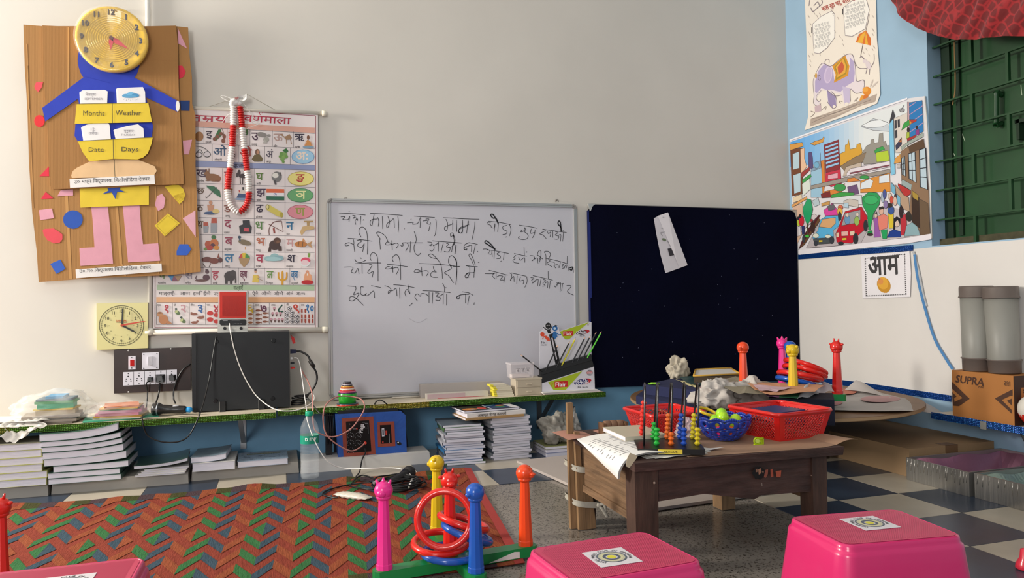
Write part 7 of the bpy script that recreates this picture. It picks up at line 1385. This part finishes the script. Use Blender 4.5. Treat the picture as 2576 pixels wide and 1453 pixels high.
sheet3('cream_card', [(1700, 955), (1740, 972), (1762, 975), (1740, 960)], ZT2+.076, 'd8cc98', 'cream card peeking out under teal folder', 'card')
crumple('beige_bag', 'beige crumpled plastic bag standing at back left of round table', tuple(at(1706, 930, Y=3.05)), .05, .035, .055, mat('b4aa98', .45, bump=.6, scale=30), seed=6, rough=.55)
crumple('green_scrap', 'small lime green scrap on upper navy cushion edge', tuple(at(1645, 964, Z=ZT2+.080)), .022, .015, .005, mat('8ccc34', .5), cat='scrap', seed=2, rough=.4, n=12)
cwh = mat('b9b2ac', .8, bump=.3, scale=30)
crumple('white_cloth', 'left heap of crumpled white cloth hanging over navy cushion', tuple(at(1802, 992, Z=.325)), .085, .065, .052, cwh, cat='cloth', seed=8, rough=.5)
crumple('white_cloth', 'right heap of crumpled white cloth on round table', tuple(at(1886, 992, Z=.318)), .075, .06, .066, cwh, cat='cloth', seed=10, rough=.45)
crumple('pink_scrap', 'small dull pink cloth scrap left of white cloth heap', tuple(at(1768, 980, Z=.335)), .018, .018, .010, mat('a8606c', .7), cat='scrap', seed=12, rough=.4, n=12)
sheet3('orange_paper', [(1870, 958), (1960, 964), (2072, 969), (2050, 985), (1940, 994), (1900, 980)], ZT2+.112, 'c8906c', 'orange-pink craft paper under yellow peg on table', cur=.003)
sheet3('pink_paper', [(1895, 968), (1990, 974), (1955, 984), (1910, 982)], ZT2+.117, 'c8a8b0', 'pale pink paper scrap left of yellow peg', cur=.003)
sheet3('lilac_paper', [(1920, 985), (1965, 988), (1960, 998), (1930, 996)], ZT2+.094, 'b07cb0', 'lilac paper strip end at edge of navy cushion', cur=.001)
sheet3('green_paper', [(1962, 986), (2012, 990), (2008, 1001), (1960, 998)], ZT2+.095, '5cac7c', 'green paper strip beside crumpled white sheet on table', cur=.001)
b = B(paper('c2c0c4'))
c_ = [at(2005, 1003, Z=.345), at(2099, 982, Z=.335), at(2080, 962, Z=.345), at(2035, 966, Z=.358)]
b.grid(lambda u, v: c_[0].lerp(c_[1], u).lerp(c_[3].lerp(c_[2], u), v)+V((0, 0, .014*math.sin(u*6+v*2)*math.sin(v*3)+.004*math.sin(u*17))), 16, 10); one('crumpled_sheet', b, 'crumpled white paper sheet draped over dark navy cushion', 'paper')
b = B(paper('b4aeaa')); zc_ = ZT2+.004
nr = spline([at(2078, 1032, Z=zc_), at(2200, 1036, Z=zc_), at(2290, 1033, Z=zc_), at(2340, 1040, X=2.55), at(2395, 1060, X=2.64)], 6); fr = spline([at(2100, 985, Z=zc_), at(2180, 984, Z=zc_), at(2260, 999, Z=zc_), at(2330, 1014, X=2.66), at(2392, 1054, X=2.665)], 6)
b.grid(lambda u, v: nr[round(u*(len(nr)-1))].lerp(fr[round(u*(len(fr)-1))], v)+V((0, 0, .002+.002*math.sin(u*9+v*5))), len(nr)-1, 8)
one('chart_paper', b, 'large white chart paper hanging off right side of round table', 'paper')
b = B(paper('c4bcb8')); c_ = [at(2125, 980, Z=ZT2+.012), at(2262, 1000, Z=ZT2+.012), at(2215, 985, X=2.60), at(2153, 955, X=2.50)]; b.grid(lambda u, v: c_[0].lerp(c_[1], u).lerp(c_[3].lerp(c_[2], u), v)+V((0, 0, .004*math.sin(u*5))), 8, 6); one('folded_chart_corner', b, 'white chart paper corner standing up against right wall ribbon', 'paper')
for x, y, rx, ry, c, l in ((2130, 984, 26, 7, 'c87860', 'orange paper disc beside green stand end'), (2095, 1012, 24, 7, 'b88080', 'small pink paper disc at table edge by navy cushion'), (2215, 1003, 50, 8, 'b89090', 'large pink paper disc on chart paper at right')):
    q = [at(x+rx*math.cos(2*PI*k/24), y+ry*math.sin(2*PI*k/24), Z=ZT2+.010) for k in range(24)]; b = B(paper(c)); b.prism(q, (0, 0, .0008)); one('paper_disc', b, l, 'paper disc', 'paper discs on the round table')
# second ring toss
ZB2 = ZT2+.035
pr_ = at(2107, 990, Z=ZB2+.026); po = at(1868, 858, Z=ZB2+.231); py_ = at(1993, 864, Z=ZB2+.231); pp = at(1967, 848, Z=ZB2+.233)
T = thing('ring_toss_stand', 'second ring toss stand on round table against navy board', 'ring toss', (pr_.x, pr_.y, ZB2))
cc = (V((pr_.x, pr_.y, 0))+V((po.x, po.y, 0)))/2
out('base_bar', barbox((pr_.x, pr_.y), (po.x, po.y), .021, .026, ZB2, GM), T); out('base_bar', barbox((py_.x, py_.y), (pp.x, pp.y), .021, .0258, ZB2, GM), T)
for p, k, f in ((pr_, 'red', 3.4), (po, 'orange', 3.6), (py_, 'yellow', 3.4), (pp, 'pink', 4.2)): peg(T, (p.x, p.y, ZB2+.0262), k, f, .205)
bl2 = at(1987, 856, Z=ZB2+.231); cx2 = cc.lerp(V((bl2.x, bl2.y, 0)), .6); peg(T, (bl2.x, bl2.y, ZB2+.0262), 'blue', 3.5, .205)
cR = at(2018, 930, Y=cc.y-.03)
ring('rings on the table ring toss', cR+V((-.03, 0, -.042)), (.25, 0, 1), 'blue', 'blue toss ring lowest in pile on round table')
ring('rings on the table ring toss', cR+V((-.015, -.005, -.022)), (.25, .05, 1), 'red', 'red toss ring second lowest in pile on round table', R_=.078)
ring('rings on the table ring toss', cR+V((.012, 0, -.006)), (.36, .03, 1), 'red', 'red toss ring middle of pile on round table', R_=.076)
ring('rings on the table ring toss', cR+V((.016, 0, .012)), (.42, -.02, 1), 'red', 'red toss ring topmost in pile on round table', R_=.076)
# ---------------------------------------------------------------- carton, foil trays, right shelf things
T = thing('cardboard_carton', 'flat brown cardboard carton on floor under round table', 'carton', (2.47, 2.7, 0))
ct = mat('8f7455', .8, bump=.15, scale=10, var=.06)
b = B(ct); b.hexa([(2.262, 2.262, .0005), (2.685, 2.262, .0005), (2.685, 3.15, .0005), (2.262, 3.15, .0005)], [(2.265, 2.262, .106), (2.685, 2.262, .106), (2.685, 3.15, .106), (2.265, 3.15, .106)]); out('box', b, T)
b = B(mat('6c5138', .4)); b.box(2.44, 2.50, 2.2605, 2.2618, .045, .1068); b.box(2.44, 2.50, 2.2605, 2.31, .1062, .1068); out('packing_tape', b, T)
foil = mat('a8a6a2', .3, metal=.8, bump=.5, scale=14, stretch=(1, 5, .5)); foi2 = mat('a07088', .3, metal=.5, bump=.6, scale=9); foi3 = mat('7c9088', .3, metal=.7, bump=1, scale=12)
for y0, y1, x0, inner, lab in ((1.972, 2.238, 2.226, foi2, 'foil covered open tray with pinkish inside beside carton'), (1.52, 1.960, 2.236, foi3, 'foil covered open tray nearest camera at right edge')):
    T = thing('foil_tray', lab, 'tray', ((x0+2.69)/2, (y0+y1)/2, 0), 'foil covered trays'); h = .083; t = .007; b = B(foil)
    b.box(x0, x0+t, y0, y1, .0005, h); b.box(2.683, 2.69, y0, y1, .0005, h); b.box(x0+t, 2.683, y0, y0+t, .0005, h); b.box(x0+t, 2.683, y1-t, y1, .0005, h); out('walls', b, T)
    b = B(inner); b.grid(lambda u, v: V((x0+t+.001+u*(2.681-x0-t), y0+t+.001+v*(y1-y0-2*t-.002), .006+.066*max(0, 1-min(u, 1-u)*9, 1-min(v, 1-v)*6)+.005*math.sin(u*14+v*9)*math.sin(v*11))), 30, 18, False); out('foil_lining', b, T)
    b = B(mat('d8d4cc', .25, metal=.9))
    for k in range(18):
        y = y0+(y1-y0)*(k+.5)/18+random.uniform(-.005, .005); zz = random.uniform(.03, .06); b.tube([(x0-.0006, y, h-.002), (x0-.0012, y+.003, zz)], .0007, 4)
    out('foil_creases', b, T, kind='stuff')
XS2 = 2.572; ys0, ys1 = at(2394, 930, X=XS2).y, at(2549, 945, X=XS2).y; zt2 = at(2394, 930, X=XS2).z
T = thing('pen_carton', 'brown supra pens cardboard box on right wall shelf', 'box', (2.63, (ys0+ys1)/2, .2005))
b = B(mat('a96f38', .7, bump=.1, scale=10)); b.box(XS2, 2.69, ys1, ys0, .2008, zt2); out('box', b, T)
ksx = K(2380, 900, 7.265, X=XS2)
d = Draw(ksx, .0006); dk_ = '4a2e20'
d.t(dk_, 172, 440, 118, 'SUPRA', .05, dev=0, w=500, ang=8).t(dk_, 590, 545, 32, 'PENS', .03, dev=0, w=100, ang=6).t(dk_, 1060, 470, 44, '250', .04, dev=0, w=112, ang=4).t(dk_, 1058, 505, 28, 'PIECES', .03, dev=0, w=118, ang=6)
d.p(dk_, 104, 430, 430, 745, 235, 880, 130, 870, 108, 620, 190, 700, 145, 735, 155, 800, 300, 730, 106, 560).p(dk_, 1213, 572, 1215, 690, 1175, 690, 1015, 765, 1200, 950, 1203, 1020, 890, 738).p(dk_, 1200, 740, 1110, 780, 1200, 870)
d.done('printed_marks', T)
b = B(mat('3a241a', .6)); b.box(XS2+.001, 2.689, ys1-.0008, ys1-.0002, .2012, zt2-.001); b.use(mat('a96f38', .7)); b.box(XS2+.035, 2.68, ys1-.0014, ys1-.0008, zt2-.09, zt2-.045); b.use(mat('3a241a', .6)); b.text('SUPRA', .02, (XS2+.045, ys1-.0018, zt2-.065), V((1, 0, 0)), V((0, 0, 1)), .04); out('end_print', b, T, kind='stuff')
for x, lean, lab, y2 in ((2460, 0, 'left grey cylindrical container with brown lid on supra box', 2.345), (2527, .03, 'right grey cylindrical container with brown lid on supra box', 2.215)):
    c = V((2.632, at(x, 900, X=2.632).y, zt2+.001)); T = thing('grey_canister', lab, 'canister', c, 'grey canisters'); h = .335 if lean == 0 else .33; r0 = .054
    b = B(mat('8b8a84', .45, var=.03)); b.T = Matrix.Translation(c) @ Matrix.Rotation(-lean, 4, 'X'); b.lathe([(r0-.001, .045), (r0, .05), (r0+.003, h-.045)], (0, 0, 0), 36); out('cylinder', b, T)
    lm = mat('655b56', .45); b = B(lm); b.T = Matrix.Translation(c) @ Matrix.Rotation(-lean, 4, 'X'); b.lathe([(r0-.003, 0), (r0, .003), (r0+.001, .046), (r0+.005, .048), (r0+.005, .052), (r0-.002, .053)], (0, 0, 0), 36); out('base_cap', b, T)
    b = B(lm); b.T = Matrix.Translation(c) @ Matrix.Rotation(-lean, 4, 'X'); b.lathe([(r0+.003, h-.046), (r0+.009, h-.046), (r0+.008, h-.042), (r0+.006, h-.04), (r0+.006, h-.006), (r0+.003, h-.001), (0, h)], (0, 0, 0), 36); out('lid', b, T)
T = thing('round_tin', 'red and white round object at right edge of shelf', 'tin', (2.63, 2.02, .2005)); c = V((2.615, at(2590, 1040, X=2.60).y-.02, .2008+.062))
b = B(plastic('c8281c')); b.ball(c, .062, 28); out('red_shell', b, T); b = B(mat('d8d4cc', .4)); n_ = V((-.75, .35, .3)).normalized(); b.ball(c+n_*.012, .053, 24); out('white_face', b, T)
b = B(plastic('c82c40', .35)); c = at(2582, 1432, Z=.0); b.lathe([(.02, .0005), (.024, .004), (.022, .015), (.014, .03), (.012, .05), (.0, .055)], c, 20); one('red_toy_piece', b, 'small red plastic toy piece on tiles at far right edge', 'toy')
